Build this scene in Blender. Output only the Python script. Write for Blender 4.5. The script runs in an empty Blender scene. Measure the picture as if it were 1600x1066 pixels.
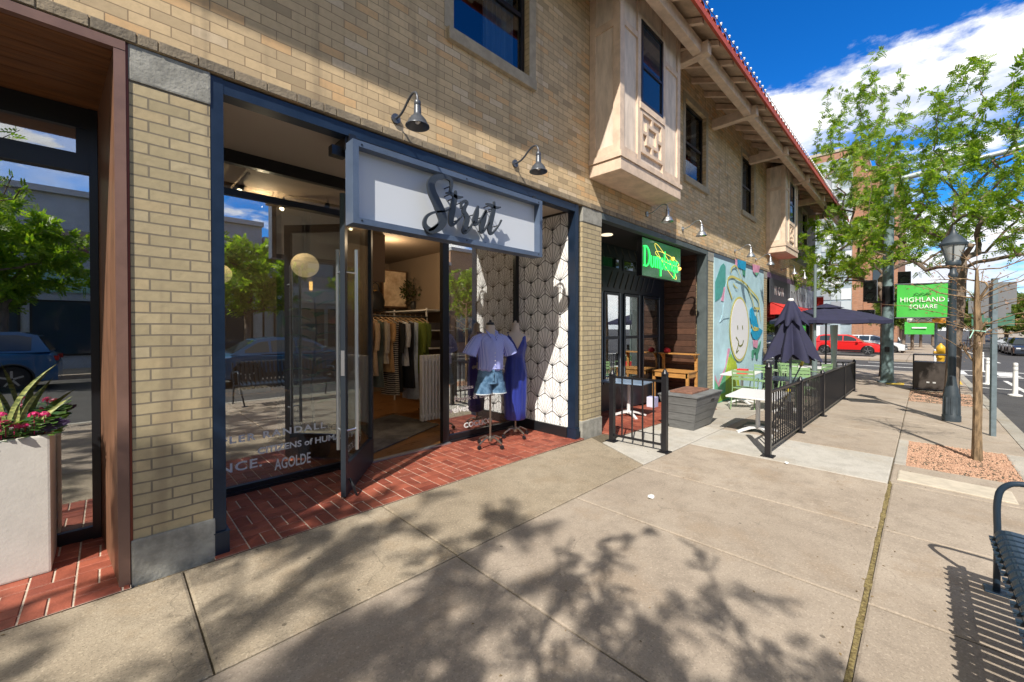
import bpy, bmesh, math, random
import numpy as np
from mathutils import Vector, Matrix
sc = bpy.context.scene
R = math.radians
# ---------------------------------------------------------------- camera
cd = bpy.data.cameras.new('camera'); cam = bpy.data.objects.new('camera', cd)
sc.collection.objects.link(cam); sc.camera = cam
cd.sensor_width = 36; cd.lens = 636/1600*36; cd.shift_y = -14.4/1600
cd.clip_start = .05; cd.clip_end = 2000
EYE = 1.57
cam.location = (0, -3.4, EYE); cam.rotation_euler = (R(89.4), 0, R(45.27-90))
# ---------------------------------------------------------------- sun and sky
SUN_AZ, SUN_EL = R(26), R(46)          # light travels towards +x (27 deg towards the facade)
sd = bpy.data.lights.new('sun', 'SUN'); sun = bpy.data.objects.new('sun', sd); sc.collection.objects.link(sun)
sd.energy = 5.0; sd.angle = R(0.53); sd.color = (1, .93, .82)
dv = Vector((math.cos(SUN_AZ)*math.cos(SUN_EL), math.sin(SUN_AZ)*math.cos(SUN_EL), -math.sin(SUN_EL)))
sun.rotation_euler = dv.to_track_quat('-Z', 'Y').to_euler(); sun.location = (-20, -10, 30)
w = bpy.data.worlds.new('World'); sc.world = w; w.use_nodes = True
wt = w.node_tree; wn = wt.nodes; wn.clear()
def N(t, typ, **kw):
    n = t.nodes.new(typ)
    for k, v in kw.items():
        if k in n.inputs.keys() if not k.startswith('_') else False: n.inputs[k].default_value = v
        else: setattr(n, k.lstrip('_'), v)
    return n
def mth(t, op, a, b=None, c=None):
    n = t.nodes.new('ShaderNodeMath'); n.operation = op
    for i, v in enumerate((a, b, c)):
        if v is None: continue
        if isinstance(v, (int, float)): n.inputs[i].default_value = v
        else: t.links.new(v, n.inputs[i])
    return n.outputs[0]
def sstep(t, v, lo, hi):
    n = t.nodes.new('ShaderNodeMapRange'); n.interpolation_type = 'SMOOTHSTEP'
    t.links.new(v, n.inputs[0]); n.inputs[1].default_value = lo; n.inputs[2].default_value = hi
    return n.outputs[0]
def mixc(t, f, a, b, mode='MIX'):
    n = t.nodes.new('ShaderNodeMix'); n.data_type = 'RGBA'; n.blend_type = mode
    if isinstance(f, (int, float)): n.inputs[0].default_value = f
    else: t.links.new(f, n.inputs[0])
    for i, v in ((6, a), (7, b)):
        if isinstance(v, (tuple, list)): n.inputs[i].default_value = (*v[:3], 1)
        else: t.links.new(v, n.inputs[i])
    return n.outputs[2]
sky = wn.new('ShaderNodeTexSky'); sky.sky_type = 'NISHITA'; sky.sun_disc = False
sky.sun_elevation = SUN_EL; sky.sun_rotation = math.atan2(-dv.x, -dv.y)
sky.altitude = 1600; sky.air_density = 1.0; sky.dust_density = .3; sky.ozone_density = 2.5
hs = wn.new('ShaderNodeHueSaturation'); hs.inputs['Saturation'].default_value = 1.36; hs.inputs['Value'].default_value = 1.0
wt.links.new(sky.outputs[0], hs.inputs['Color'])
tc = wn.new('ShaderNodeTexCoord')
def dot(nv):
    n = wn.new('ShaderNodeVectorMath'); n.operation = 'DOT_PRODUCT'
    wt.links.new(tc.outputs['Generated'], n.inputs[0]); n.inputs[1].default_value = nv; return n.outputs['Value']
def wnoise(scale, detail=6, rough=.6, stretch=(1,1,2.2)):
    m = wn.new('ShaderNodeMapping'); m.inputs['Scale'].default_value = stretch
    wt.links.new(tc.outputs['Generated'], m.inputs[0])
    n = wn.new('ShaderNodeTexNoise'); n.inputs['Scale'].default_value = scale
    n.inputs['Detail'].default_value = detail; n.inputs['Roughness'].default_value = rough
    wt.links.new(m.outputs[0], n.inputs['Vector']); return n.outputs[0]
N1 = (0.4465, -0.0242, -0.8945)
N2 = (0.295, -0.0956, -0.9507)
nz = mth(wt, 'SUBTRACT', wnoise(7, 8, .62), .5); nz2 = mth(wt, 'SUBTRACT', wnoise(2.6, 5, .55), .5)
nsum = mth(wt, 'ADD', mth(wt, 'MULTIPLY', nz, .16), mth(wt, 'MULTIPLY', nz2, .12))
up_edge = sstep(wt, mth(wt, 'ADD', dot(N1), nsum), 0.0, .035)
lo_edge = sstep(wt, mth(wt, 'ADD', mth(wt, 'MULTIPLY', dot(N2), -1), nsum), -.01, .09)
band = mth(wt, 'MULTIPLY', up_edge, lo_edge)
lowm = sstep(wt, mth(wt, 'SUBTRACT', mth(wt, 'ADD', wnoise(4.5, 8, .6, (1,1,3)), .0), mth(wt, 'MULTIPLY', dot((0,0,1)), .75)), .30, .42)
zen = sstep(wt, mth(wt, 'ADD', dot((0,0,1)), mth(wt, 'MULTIPLY', nz2, .5)), .70, .80)  # added cloud overhead, out of view, to lift the shaded sides
back = sstep(wt, mth(wt, 'ADD', dot((-.75,-.5,.45)), mth(wt, 'MULTIPLY', nz2, .8)), .55, .75)  # added cloud behind the camera, unseen, for neutral fill light
cm = mth(wt, 'MAXIMUM', mth(wt, 'MAXIMUM', band, lowm), mth(wt, 'MAXIMUM', zen, back))
shade = sstep(wt, wnoise(5.5, 5, .5), .28, .62)
cc = mixc(wt, shade, (6.2, 6.4, 7.0), (10.2, 10.0, 9.7))
skc = mixc(wt, 1.0, hs.outputs[0], (.45, 1.05, 1.42), 'MULTIPLY')
cc2 = mixc(wt, mth(wt, 'MAXIMUM', zen, back), cc, (4.6, 4.5, 4.3))
col = mixc(wt, mth(wt, 'MULTIPLY', cm, .96), skc, cc2)
bg = wn.new('ShaderNodeBackground'); bg.inputs['Strength'].default_value = .112
wt.links.new(col, bg.inputs[0]); wo = wn.new('ShaderNodeOutputWorld'); wt.links.new(bg.outputs[0], wo.inputs[0])
vs = sc.view_settings; vs.view_transform = 'Standard'; vs.look = 'None'; vs.gamma = 1; vs.exposure = .46
sc.cycles.max_bounces = 8; sc.cycles.transparent_max_bounces = 24
# ---------------------------------------------------------------- ground height
def ss(t): t = max(0, min(1, t)); return t*t*(3-2*t)
def g(x, y): return -0.015*max(0, x-4)-0.12*ss((x-6)/4)*ss((y+1.4)/1.2)*(1-ss((x-14)/3))
# ---------------------------------------------------------------- materials
MC = {}
def pr(m): return m.node_tree.nodes['Principled BSDF']
def mat(name, col, rough=.6, metal=0, var=0, vs_=8, bump=0, bs=60, emis=None, es=1, coord='Object', spec=None, stretch=None, var2=None):
    if name in MC: return MC[name]
    m = bpy.data.materials.new(name); m.use_nodes = True; t = m.node_tree; b = pr(m)
    b.inputs['Base Color'].default_value = (*col, 1); b.inputs['Roughness'].default_value = rough; b.inputs['Metallic'].default_value = metal
    if spec is not None: b.inputs['Specular IOR Level'].default_value = spec
    if emis: b.inputs['Emission Color'].default_value = (*emis, 1); b.inputs['Emission Strength'].default_value = es
    if var or bump:
        tcn = t.nodes.new('ShaderNodeTexCoord'); v = tcn.outputs[coord]
        if stretch:
            mp = t.nodes.new('ShaderNodeMapping'); mp.inputs['Scale'].default_value = stretch; t.links.new(v, mp.inputs[0]); v = mp.outputs[0]
    if var:
        n = t.nodes.new('ShaderNodeTexNoise'); n.inputs['Scale'].default_value = vs_; n.inputs['Detail'].default_value = 6; n.inputs['Roughness'].default_value = .65
        t.links.new(v, n.inputs['Vector'])
        f = sstep(t, n.outputs[0], .3, .7)
        c2 = var2 or tuple(min(1, c*(1+var)) for c in col)
        o = mixc(t, f, tuple(c*(1-var) for c in col), c2); t.links.new(o, b.inputs['Base Color'])
        t.links.new(mth(t, 'ADD', mth(t, 'MULTIPLY', n.outputs[0], .25), rough-.12), b.inputs['Roughness'])
    if bump:
        n = t.nodes.new('ShaderNodeTexNoise'); n.inputs['Scale'].default_value = bs; n.inputs['Detail'].default_value = 5
        t.links.new(v, n.inputs['Vector'])
        bp = t.nodes.new('ShaderNodeBump'); bp.inputs['Strength'].default_value = bump; bp.inputs['Distance'].default_value = .01
        t.links.new(n.outputs[0], bp.inputs['Height']); t.links.new(bp.outputs[0], b.inputs['Normal'])
    MC[name] = m; return m
def island_mat(name, c1, c2, rough=.7, bump=.3, bs=80, dirt=.25):
    if name in MC: return MC[name]
    m = bpy.data.materials.new(name); m.use_nodes = True; t = m.node_tree; b = pr(m)
    ge = t.nodes.new('ShaderNodeNewGeometry')
    o = mixc(t, ge.outputs['Random Per Island'], c1, c2)
    n = t.nodes.new('ShaderNodeTexNoise'); n.inputs['Scale'].default_value = 9; n.inputs['Detail'].default_value = 7
    t.links.new(ge.outputs['Position'], n.inputs['Vector'])
    o = mixc(t, mth(t, 'MULTIPLY', sstep(t, n.outputs[0], .35, .75), dirt), o, tuple(c*.35 for c in c1))
    t.links.new(o, b.inputs['Base Color']); b.inputs['Roughness'].default_value = rough
    if bump:
        n2 = t.nodes.new('ShaderNodeTexNoise'); n2.inputs['Scale'].default_value = bs; t.links.new(ge.outputs['Position'], n2.inputs['Vector'])
        bp = t.nodes.new('ShaderNodeBump'); bp.inputs['Strength'].default_value = bump; bp.inputs['Distance'].default_value = .006
        t.links.new(n2.outputs[0], bp.inputs['Height']); t.links.new(bp.outputs[0], b.inputs['Normal'])
    MC[name] = m; return m
def brick_mat(name, c1, c2, mortar, msize=.006, bump=.6, gray=False, stain=.25, smooth=.08, cv=1):
    m = bpy.data.materials.new(name); m.use_nodes = True; t = m.node_tree; b = pr(m)
    ge = t.nodes.new('ShaderNodeNewGeometry'); sp = t.nodes.new('ShaderNodeSeparateXYZ'); t.links.new(ge.outputs['Position'], sp.inputs[0])
    cb = t.nodes.new('ShaderNodeCombineXYZ')
    wob = t.nodes.new('ShaderNodeTexNoise'); wob.inputs['Scale'].default_value = 3; t.links.new(ge.outputs['Position'], wob.inputs['Vector'])
    wz = mth(t, 'MULTIPLY', mth(t, 'SUBTRACT', wob.outputs[0], .5), .012)
    t.links.new(mth(t, 'ADD', mth(t, 'ADD', sp.outputs[0], sp.outputs[1]), .105), cb.inputs[0])
    t.links.new(mth(t, 'ADD', mth(t, 'ADD', sp.outputs[2], .0305), wz), cb.inputs[1])
    br = t.nodes.new('ShaderNodeTexBrick'); t.links.new(cb.outputs[0], br.inputs['Vector'])
    br.inputs['Scale'].default_value = 1; br.inputs['Brick Width'].default_value = .2015; br.inputs['Row Height'].default_value = .0705
    br.inputs['Mortar Size'].default_value = msize; br.inputs['Mortar Smooth'].default_value = smooth; br.inputs['Bias'].default_value = -.1
    br.inputs['Color1'].default_value = (*c1, 1); br.inputs['Color2'].default_value = (*c2, 1); br.inputs['Mortar'].default_value = (*mortar, 1)
    vv = mth(t, 'FLOOR', mth(t, 'DIVIDE', mth(t, 'ADD', mth(t, 'ADD', sp.outputs[2], .0305), wz), .0705))
    off = mth(t, 'MULTIPLY', mth(t, 'PINGPONG', mth(t, 'ADD', vv, 1), 1), .5)
    uu = mth(t, 'FLOOR', mth(t, 'ADD', mth(t, 'DIVIDE', mth(t, 'ADD', mth(t, 'ADD', sp.outputs[0], sp.outputs[1]), .105), .2015), off))
    cx_ = t.nodes.new('ShaderNodeCombineXYZ'); t.links.new(uu, cx_.inputs[0]); t.links.new(vv, cx_.inputs[1])
    wn2 = t.nodes.new('ShaderNodeTexWhiteNoise'); wn2.noise_dimensions = '2D'; t.links.new(cx_.outputs[0], wn2.inputs['Vector'])
    rp = t.nodes.new('ShaderNodeValToRGB'); t.links.new(wn2.outputs[0], rp.inputs[0]); rp.color_ramp.interpolation = 'CONSTANT'
    while len(rp.color_ramp.elements) < 6: rp.color_ramp.elements.new(.5)
    mid = tuple((a+c)/2 for a, c in zip(c1, c2))
    for e_, (ps, cl) in zip(rp.color_ramp.elements, ((0, mid), (.36, c1), (.55, c2), (.74, (c1[0]*(1-.02*cv), c1[1]*(1-.15*cv), c1[2]*(1-.26*cv))), (.86, (c1[0]*1.0, c1[1]*(1+.06*cv), c1[2]*(1+.22*cv))), (.95, tuple(c*(1-.2*cv) for c in c2)))):
        e_.position = ps; e_.color = (*cl, 1)
    n = t.nodes.new('ShaderNodeTexNoise'); n.inputs['Scale'].default_value = 22; n.inputs['Detail'].default_value = 8; n.inputs['Roughness'].default_value = .7
    t.links.new(ge.outputs['Position'], n.inputs['Vector'])
    o = mixc(t, br.outputs['Fac'], rp.outputs[0], mortar)
    o = mixc(t, mth(t, 'MULTIPLY', sstep(t, n.outputs[0], .35, .7), .30), o, tuple(c*.55 for c in c1))
    n2 = t.nodes.new('ShaderNodeTexNoise'); n2.inputs['Scale'].default_value = 1.6; n2.inputs['Detail'].default_value = 7
    t.links.new(ge.outputs['Position'], n2.inputs['Vector'])
    o = mixc(t, mth(t, 'MULTIPLY', sstep(t, n2.outputs[0], .48, .75), stain), o, (.16, .14, .11))
    mp_ = t.nodes.new('ShaderNodeMapping'); mp_.inputs['Scale'].default_value = (5, 5, .35); t.links.new(ge.outputs['Position'], mp_.inputs[0])
    n3 = t.nodes.new('ShaderNodeTexNoise'); n3.inputs['Scale'].default_value = 1.4; n3.inputs['Detail'].default_value = 5; t.links.new(mp_.outputs[0], n3.inputs['Vector'])
    o = mixc(t, mth(t, 'MULTIPLY', sstep(t, n3.outputs[0], .52, .72), .38), o, (.17, .13, .09))
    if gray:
        f = mth(t, 'MULTIPLY', mth(t, 'GREATER_THAN', sp.outputs[0], 16.05), mth(t, 'GREATER_THAN', sp.outputs[2], 4.05))  # grey put into the brick right of the second bay, where its shadow falls
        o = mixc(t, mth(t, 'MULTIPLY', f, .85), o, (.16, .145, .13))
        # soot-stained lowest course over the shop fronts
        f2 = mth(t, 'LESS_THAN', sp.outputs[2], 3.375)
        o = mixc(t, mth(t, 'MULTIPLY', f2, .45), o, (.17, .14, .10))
    t.links.new(o, b.inputs['Base Color']); b.inputs['Roughness'].default_value = .85
    hgt = mth(t, 'ADD', mth(t, 'MULTIPLY', mth(t, 'SUBTRACT', 1, br.outputs['Fac']), 1.0), mth(t, 'MULTIPLY', n.outputs[0], .35))
    bp = t.nodes.new('ShaderNodeBump'); bp.inputs['Strength'].default_value = bump; bp.inputs['Distance'].default_value = .008
    t.links.new(hgt, bp.inputs['Height']); t.links.new(bp.outputs[0], b.inputs['Normal'])
    MC[name] = m; return m
def glass_mat(name, refl=.3, tint=(.86, .9, .9), rough=.0):
    if name in MC: return MC[name]
    m = bpy.data.materials.new(name); m.use_nodes = True; t = m.node_tree; t.nodes.clear()
    tr = t.nodes.new('ShaderNodeBsdfTransparent'); tr.inputs[0].default_value = (*tint, 1)
    gl = t.nodes.new('ShaderNodeBsdfGlossy'); gl.inputs['Roughness'].default_value = rough; gl.inputs[0].default_value = (1, 1, 1, 1)
    lw = t.nodes.new('ShaderNodeLayerWeight'); lw.inputs[0].default_value = .35
    f = mth(t, 'MINIMUM', mth(t, 'ADD', mth(t, 'MULTIPLY', lw.outputs['Fresnel'], .22 if refl > .1 else .15), refl), 1)
    mx = t.nodes.new('ShaderNodeMixShader'); t.links.new(f, mx.inputs[0]); t.links.new(tr.outputs[0], mx.inputs[1]); t.links.new(gl.outputs[0], mx.inputs[2])
    o = t.nodes.new('ShaderNodeOutputMaterial'); t.links.new(mx.outputs[0], o.inputs[0]); MC[name] = m; return m
def leaf_mat(name, c1, c2, trans=.35):
    if name in MC: return MC[name]
    m = bpy.data.materials.new(name); m.use_nodes = True; t = m.node_tree; t.nodes.clear()
    ge = t.nodes.new('ShaderNodeNewGeometry'); o = mixc(t, ge.outputs['Random Per Island'], c1, c2)
    df = t.nodes.new('ShaderNodeBsdfPrincipled'); df.inputs['Roughness'].default_value = .45; t.links.new(o, df.inputs['Base Color'])
    tl = t.nodes.new('ShaderNodeBsdfTranslucent'); t.links.new(mixc(t, 1, o, (1.6, 1.7, .7), 'MULTIPLY'), tl.inputs[0])
    mx = t.nodes.new('ShaderNodeMixShader'); mx.inputs[0].default_value = trans
    t.links.new(df.outputs[0], mx.inputs[1]); t.links.new(tl.outputs[0], mx.inputs[2])
    ou = t.nodes.new('ShaderNodeOutputMaterial'); t.links.new(mx.outputs[0], ou.inputs[0]); MC[name] = m; return m
def concrete(name, c1, c2, spot=.12, agg=0):
    m = bpy.data.materials.new(name); m.use_nodes = True; t = m.node_tree; b = pr(m)
    ge = t.nodes.new('ShaderNodeNewGeometry'); P = ge.outputs['Position']
    def nn(s, d=6, r=.6):
        n = t.nodes.new('ShaderNodeTexNoise'); n.inputs['Scale'].default_value = s; n.inputs['Detail'].default_value = d; n.inputs['Roughness'].default_value = r
        t.links.new(P, n.inputs['Vector']); return n.outputs[0]
    o = mixc(t, sstep(t, nn(.9, 8, .65), .3, .7), c1, c2)
    o = mixc(t, mth(t, 'MULTIPLY', sstep(t, nn(1.7, 6, .7), .5, .68), .45), o, (c1[0]*.85, c1[1]*.72, c1[2]*.55))
    o = mixc(t, mth(t, 'MULTIPLY', ge.outputs['Random Per Island'], .32), o, tuple(c*.7 for c in c1))
    o = mixc(t, mth(t, 'MULTIPLY', sstep(t, nn(5, 9, .78), .42, .70), .55), o, tuple(c*.6 for c in c1))
    o = mixc(t, mth(t, 'MULTIPLY', sstep(t, nn(60, 5, .7), .5, .75), .35 + agg*.4), o, tuple(min(1, c*1.5) for c in c2))
    o = mixc(t, mth(t, 'MULTIPLY', sstep(t, nn(95, 3, .6), .52, .72), .4+agg*.4), o, tuple(c*.45 for c in c1))
    vo = t.nodes.new('ShaderNodeTexVoronoi'); vo.inputs['Scale'].default_value = 4.5; t.links.new(P, vo.inputs['Vector'])
    sp = mth(t, 'LESS_THAN', vo.outputs['Distance'], .055)
    wn_ = t.nodes.new('ShaderNodeTexWhiteNoise'); t.links.new(vo.outputs['Position'], wn_.inputs['Vector'])
    sp = mth(t, 'MULTIPLY', sp, mth(t, 'GREATER_THAN', wn_.outputs[0], .45))
    o = mixc(t, mth(t, 'MULTIPLY', sp, .75), o, tuple(c*.3 for c in c1))
    wp = t.nodes.new('ShaderNodeVectorMath'); wp.operation = 'MULTIPLY_ADD'; cn = t.nodes.new('ShaderNodeTexNoise'); cn.inputs['Scale'].default_value = 2.5; cn.inputs['Detail'].default_value = 6
    t.links.new(P, cn.inputs['Vector']); t.links.new(cn.outputs['Color'], wp.inputs[0]); wp.inputs[1].default_value = (.5,.5,.0); t.links.new(P, wp.inputs[2])
    ve = t.nodes.new('ShaderNodeTexVoronoi'); ve.feature = 'DISTANCE_TO_EDGE'; ve.inputs['Scale'].default_value = .42; t.links.new(wp.outputs[0], ve.inputs['Vector'])
    ck = mth(t, 'MULTIPLY', mth(t, 'LESS_THAN', ve.outputs['Distance'], .0010), sstep(t, nn(.7, 3), .46, .56))
    o = mixc(t, mth(t, 'MULTIPLY', ck, .35), o, tuple(c*.25 for c in c1))
    t.links.new(o, b.inputs['Base Color']); b.inputs['Roughness'].default_value = .88
    bp = t.nodes.new('ShaderNodeBump'); bp.inputs['Strength'].default_value = .35 + agg*.3; bp.inputs['Distance'].default_value = .004
    t.links.new(nn(110, 4, .7), bp.inputs['Height']); t.links.new(bp.outputs[0], b.inputs['Normal'])
    MC[name] = m; return m
# ---------------------------------------------------------------- mesh builder
class MB:
    def __init__(s): s.v = []; s.f = []; s.m = []; s.mi = 0
    def add(s, vs, fs):
        k = len(s.v); s.v += [tuple(p) for p in vs]; s.f += [tuple(i+k for i in f) for f in fs]; s.m += [s.mi]*len(fs); return s
    def box(s, x0, x1, y0, y1, z0, z1, rz=0, c=None, bev=0):
        if x0 > x1: x0, x1 = x1, x0
        if y0 > y1: y0, y1 = y1, y0
        if z0 > z1: z0, z1 = z1, z0
        if bev:
            return s.bbox(x0, x1, y0, y1, z0, z1, bev)
        vs = [(x, y, z) for z in (z0, z1) for y in (y0, y1) for x in (x0, x1)]
        if rz:
            cx, cy = c or ((x0+x1)/2, (y0+y1)/2); a, b = math.cos(rz), math.sin(rz)
            vs = [(cx+(x-cx)*a-(y-cy)*b, cy+(x-cx)*b+(y-cy)*a, z) for x, y, z in vs]
        return s.add(vs, [(0,2,3,1),(4,5,7,6),(0,1,5,4),(2,6,7,3),(0,4,6,2),(1,3,7,5)])
    def bbox(s, x0, x1, y0, y1, z0, z1, b):
        bm = bmesh.new(); bmesh.ops.create_cube(bm, size=1)
        for v in bm.verts: v.co = Vector((x0+(v.co.x+.5)*(x1-x0), y0+(v.co.y+.5)*(y1-y0), z0+(v.co.z+.5)*(z1-z0)))
        bmesh.ops.bevel(bm, geom=bm.edges[:], offset=b, segments=2, profile=.7, affect='EDGES')
        bm.verts.index_update(); s.add([v.co[:] for v in bm.verts], [[v.index for v in f.verts] for f in bm.faces]); bm.free(); return s
    def beam(s, p, q, w, h, up=(0,0,1)):
        p, q = Vector(p), Vector(q); d = (q-p).normalized(); u = Vector(up)
        if abs(d.dot(u)) > .98: u = Vector((1,0,0))
        r = d.cross(u).normalized()*w/2; u = r.cross(d).normalized()*h/2
        vs = [a+r*i+u*j for a in (p, q) for i, j in ((-1,-1),(1,-1),(1,1),(-1,1))]
        return s.add([v[:] for v in vs], [(0,1,2,3),(7,6,5,4),(0,4,5,1),(1,5,6,2),(2,6,7,3),(3,7,4,0)])
    def tube(s, pts, r, n=8, cap=True):
        pts = [Vector(p) for p in pts]; rs = r if isinstance(r, (list, tuple)) else [r]*len(pts)
        vs = []; prev = None
        for i, p in enumerate(pts):
            d = (pts[min(i+1, len(pts)-1)]-pts[max(i-1, 0)]); d = d.normalized() if d.length > 1e-9 else Vector((0,0,1))
            if prev is None:
                a = Vector((0,0,1)) if abs(d.z) < .9 else Vector((1,0,0)); u = d.cross(a).normalized()
            else:
                u = (prev-d*prev.dot(d)); u = u.normalized() if u.length > 1e-6 else d.orthogonal().normalized()
            prev = u; w_ = d.cross(u)
            for k in range(n):
                a = 2*math.pi*k/n; vs.append((p+(u*math.cos(a)+w_*math.sin(a))*rs[i])[:])
        fs = [(i*n+k, i*n+(k+1) % n, (i+1)*n+(k+1) % n, (i+1)*n+k) for i in range(len(pts)-1) for k in range(n)]
        if cap: fs += [tuple(range(n-1, -1, -1)), tuple((len(pts)-1)*n+k for k in range(n))]
        return s.add(vs, fs)
    def lathe(s, prof, c=(0,0,0), n=20, ax=None):
        vs = []; fs = []
        for r, z in prof:
            for k in range(n):
                a = 2*math.pi*k/n; vs.append((c[0]+r*math.cos(a), c[1]+r*math.sin(a), c[2]+z))
        for i in range(len(prof)-1):
            for k in range(n): fs.append((i*n+k, i*n+(k+1) % n, (i+1)*n+(k+1) % n, (i+1)*n+k))
        if prof[0][0] > 1e-4: fs.append(tuple(range(n-1, -1, -1)))
        if prof[-1][0] > 1e-4: fs.append(tuple((len(prof)-1)*n+k for k in range(n)))
        return s.add(vs, fs)
    def loft(s, rings, n=20, cap=True, fold=0, nf=8, ph=0):
        """rings: (cx, cy, z, rx, ry)"""
        vs = []
        for i, (cx, cy, z, rx, ry) in enumerate(rings):
            for k in range(n):
                a = 2*math.pi*k/n; f = 1+fold*(i/max(1, len(rings)-1))*math.sin(nf*a+ph)
                vs.append((cx+rx*f*math.cos(a), cy+ry*f*math.sin(a), z))
        fs = [(i*n+k, i*n+(k+1) % n, (i+1)*n+(k+1) % n, (i+1)*n+k) for i in range(len(rings)-1) for k in range(n)]
        if cap: fs += [tuple(range(n-1, -1, -1)), tuple((len(rings)-1)*n+k for k in range(n))]
        return s.add(vs, fs)
    def sphere(s, c, r, n=16, m=10, sz=1):
        return s.lathe([(r*math.sin(math.pi*i/m)+(1e-5), -r*sz*math.cos(math.pi*i/m)) for i in range(m+1)], c, n)
    def prism(s, poly, fn, t):
        """poly of 2-D points, fn(a,b,t)->3-D; thickness from 0 to t"""
        n = len(poly); vs = [fn(a, b, 0) for a, b in poly]+[fn(a, b, t) for a, b in poly]
        fs = [tuple(range(n)), tuple(range(2*n-1, n-1, -1))]+[(i, (i+1) % n, n+(i+1) % n, n+i) for i in range(n)]
        return s.add(vs, fs)
    def build(s, name, m, parent=None, world=False, smooth=False, origin=None):
        off = Vector((0,0,0))
        if world:
            r = parent
            while r is not None and r.parent: r = r.parent
            if r is not None: off = Vector(r.location)
        if origin: off = Vector(origin)
        me = bpy.data.meshes.new(name); me.from_pydata([tuple(Vector(v)-off) for v in s.v], [], s.f)
        ms = m if isinstance(m, (list, tuple)) else [m]
        for x in ms: me.materials.append(x)
        if len(ms) > 1: me.polygons.foreach_set('material_index', s.m)
        if smooth: me.polygons.foreach_set('use_smooth', [True]*len(me.polygons))
        me.update()
        bm = bmesh.new(); bm.from_mesh(me); bmesh.ops.recalc_face_normals(bm, faces=bm.faces[:]); bm.to_mesh(me); bm.free()
        if smooth:
            try: me.set_sharp_from_angle(angle=R(42))
            except Exception: pass
        o = bpy.data.objects.new(name, me); sc.collection.objects.link(o)
        if origin and not parent: o.location = origin
        if parent is not None: o.parent = parent
        return o
def thing(name, label, cat, loc=(0,0,0), rz=0, group=None):
    o = bpy.data.objects.new(name, None); sc.collection.objects.link(o); o.empty_display_size = .1
    o.location = loc; o.rotation_euler = (0, 0, rz); o['label'] = label; o['category'] = cat
    if group: o['group'] = group
    return o
def tag(o, label, cat, group=None):
    o['label'] = label; o['category'] = cat
    if group: o['group'] = group
    return o
def struct(o): o['kind'] = 'structure'; return o
def kids(o): return [c for c in bpy.data.objects if c.parent == o]
def dup(o, loc=None, rz=None, label=None, parent=None, sc_=None):
    c = o.copy(); sc.collection.objects.link(c)
    if parent is not None: c.parent = parent
    if loc is not None: c.location = loc
    if rz is not None: c.rotation_euler = (0, 0, rz)
    if sc_: c.scale = (sc_,)*3
    if label: c['label'] = label
    for k in kids(o): dup(k, parent=c)
    return c
def text_mesh(body, size, ext=.001, shear=0, bevel=0, align='LEFT', space=1, bold=0):
    cu = bpy.data.curves.new('t', 'FONT'); cu.body = body; cu.size = size; cu.extrude = ext; cu.shear = shear; cu.bevel_depth = bevel
    cu.align_x = align; cu.space_character = space; cu.offset = bold; cu.resolution_u = 3
    o = bpy.data.objects.new('t', cu); sc.collection.objects.link(o)
    bpy.context.view_layer.update()
    me = bpy.data.meshes.new_from_object(o.evaluated_get(bpy.context.evaluated_depsgraph_get()))
    bpy.data.objects.remove(o); return me
def text(name, body, loc, size, m, parent, rot=(R(90), 0, 0), sx=1, world=True, **kw):
    me = text_mesh(body, size, **kw); me.name = name; me.materials.clear(); me.materials.append(m)
    loc = Vector(loc)
    if world:
        r = parent
        while r.parent: r = r.parent
        loc = loc-Vector(r.location)
    from mathutils import Euler
    me.transform(Matrix.Translation(loc) @ Euler(rot).to_matrix().to_4x4() @ Matrix.Diagonal((sx, 1, 1, 1)))
    o = bpy.data.objects.new(name, me); sc.collection.objects.link(o); o.parent = parent; return o
# ================================================================ MATERIALS IN USE
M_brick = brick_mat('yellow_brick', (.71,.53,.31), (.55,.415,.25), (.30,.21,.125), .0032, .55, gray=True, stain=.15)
M_pier = brick_mat('pier_brick', (.50,.41,.25), (.43,.355,.215), (.20,.17,.125), .0050, 1.0, stain=.3, smooth=.02, cv=.25)
M_stone = mat('cut_stone', (.30,.295,.265), .85, var=.3, vs_=7, bump=.4, bs=50)
M_sill = mat('sill_stone', (.40,.34,.25), .85, var=.15, vs_=9, bump=.3)
M_trim = mat('cream_timber', (.68,.53,.41), .7, var=.14, vs_=6, bump=.15, bs=40)
M_trim2 = mat('worn_cream_panel', (.72,.61,.51), .75, var=.16, vs_=10, bump=.25, bs=30, stretch=(1,1,.25))
M_soffit = mat('soffit_boards', (.48,.37,.27), .8, var=.18, vs_=5)
M_blue = mat('dark_blue_steel', (.008,.020,.045), .38, var=.2, vs_=6, metal=.0)
M_black = mat('black_metal', (.012,.013,.016), .35)
M_bronze = mat('black_bronze', (.02,.02,.024), .3, metal=.3)
M_redtile = mat('red_clay_tile', (.36,.07,.035), .75, var=.25, vs_=14, bump=.2)
M_glass = glass_mat('shop_glass', .37)
M_glass2 = glass_mat('upper_glass', .05, (.62,.68,.74))
M_white = mat('white_paint', (.75,.75,.74), .5)
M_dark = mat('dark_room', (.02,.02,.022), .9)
M_wood = mat('cedar_boards', (.19,.085,.032), .45, var=.35, vs_=5, stretch=(.6,6,6), bump=.1)
M_brownm = mat('bronze_brown_metal', (.20,.115,.09), .38, var=.12, vs_=5)
M_redm = mat('red_brown_strip', (.20,.04,.018), .5)
M_plaster = mat('recess_plaster', (.46,.40,.33), .8)
M_curtain = mat('net_curtain', (.35,.42,.42), .9, var=.2, vs_=3, stretch=(30,1,.3))
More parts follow.
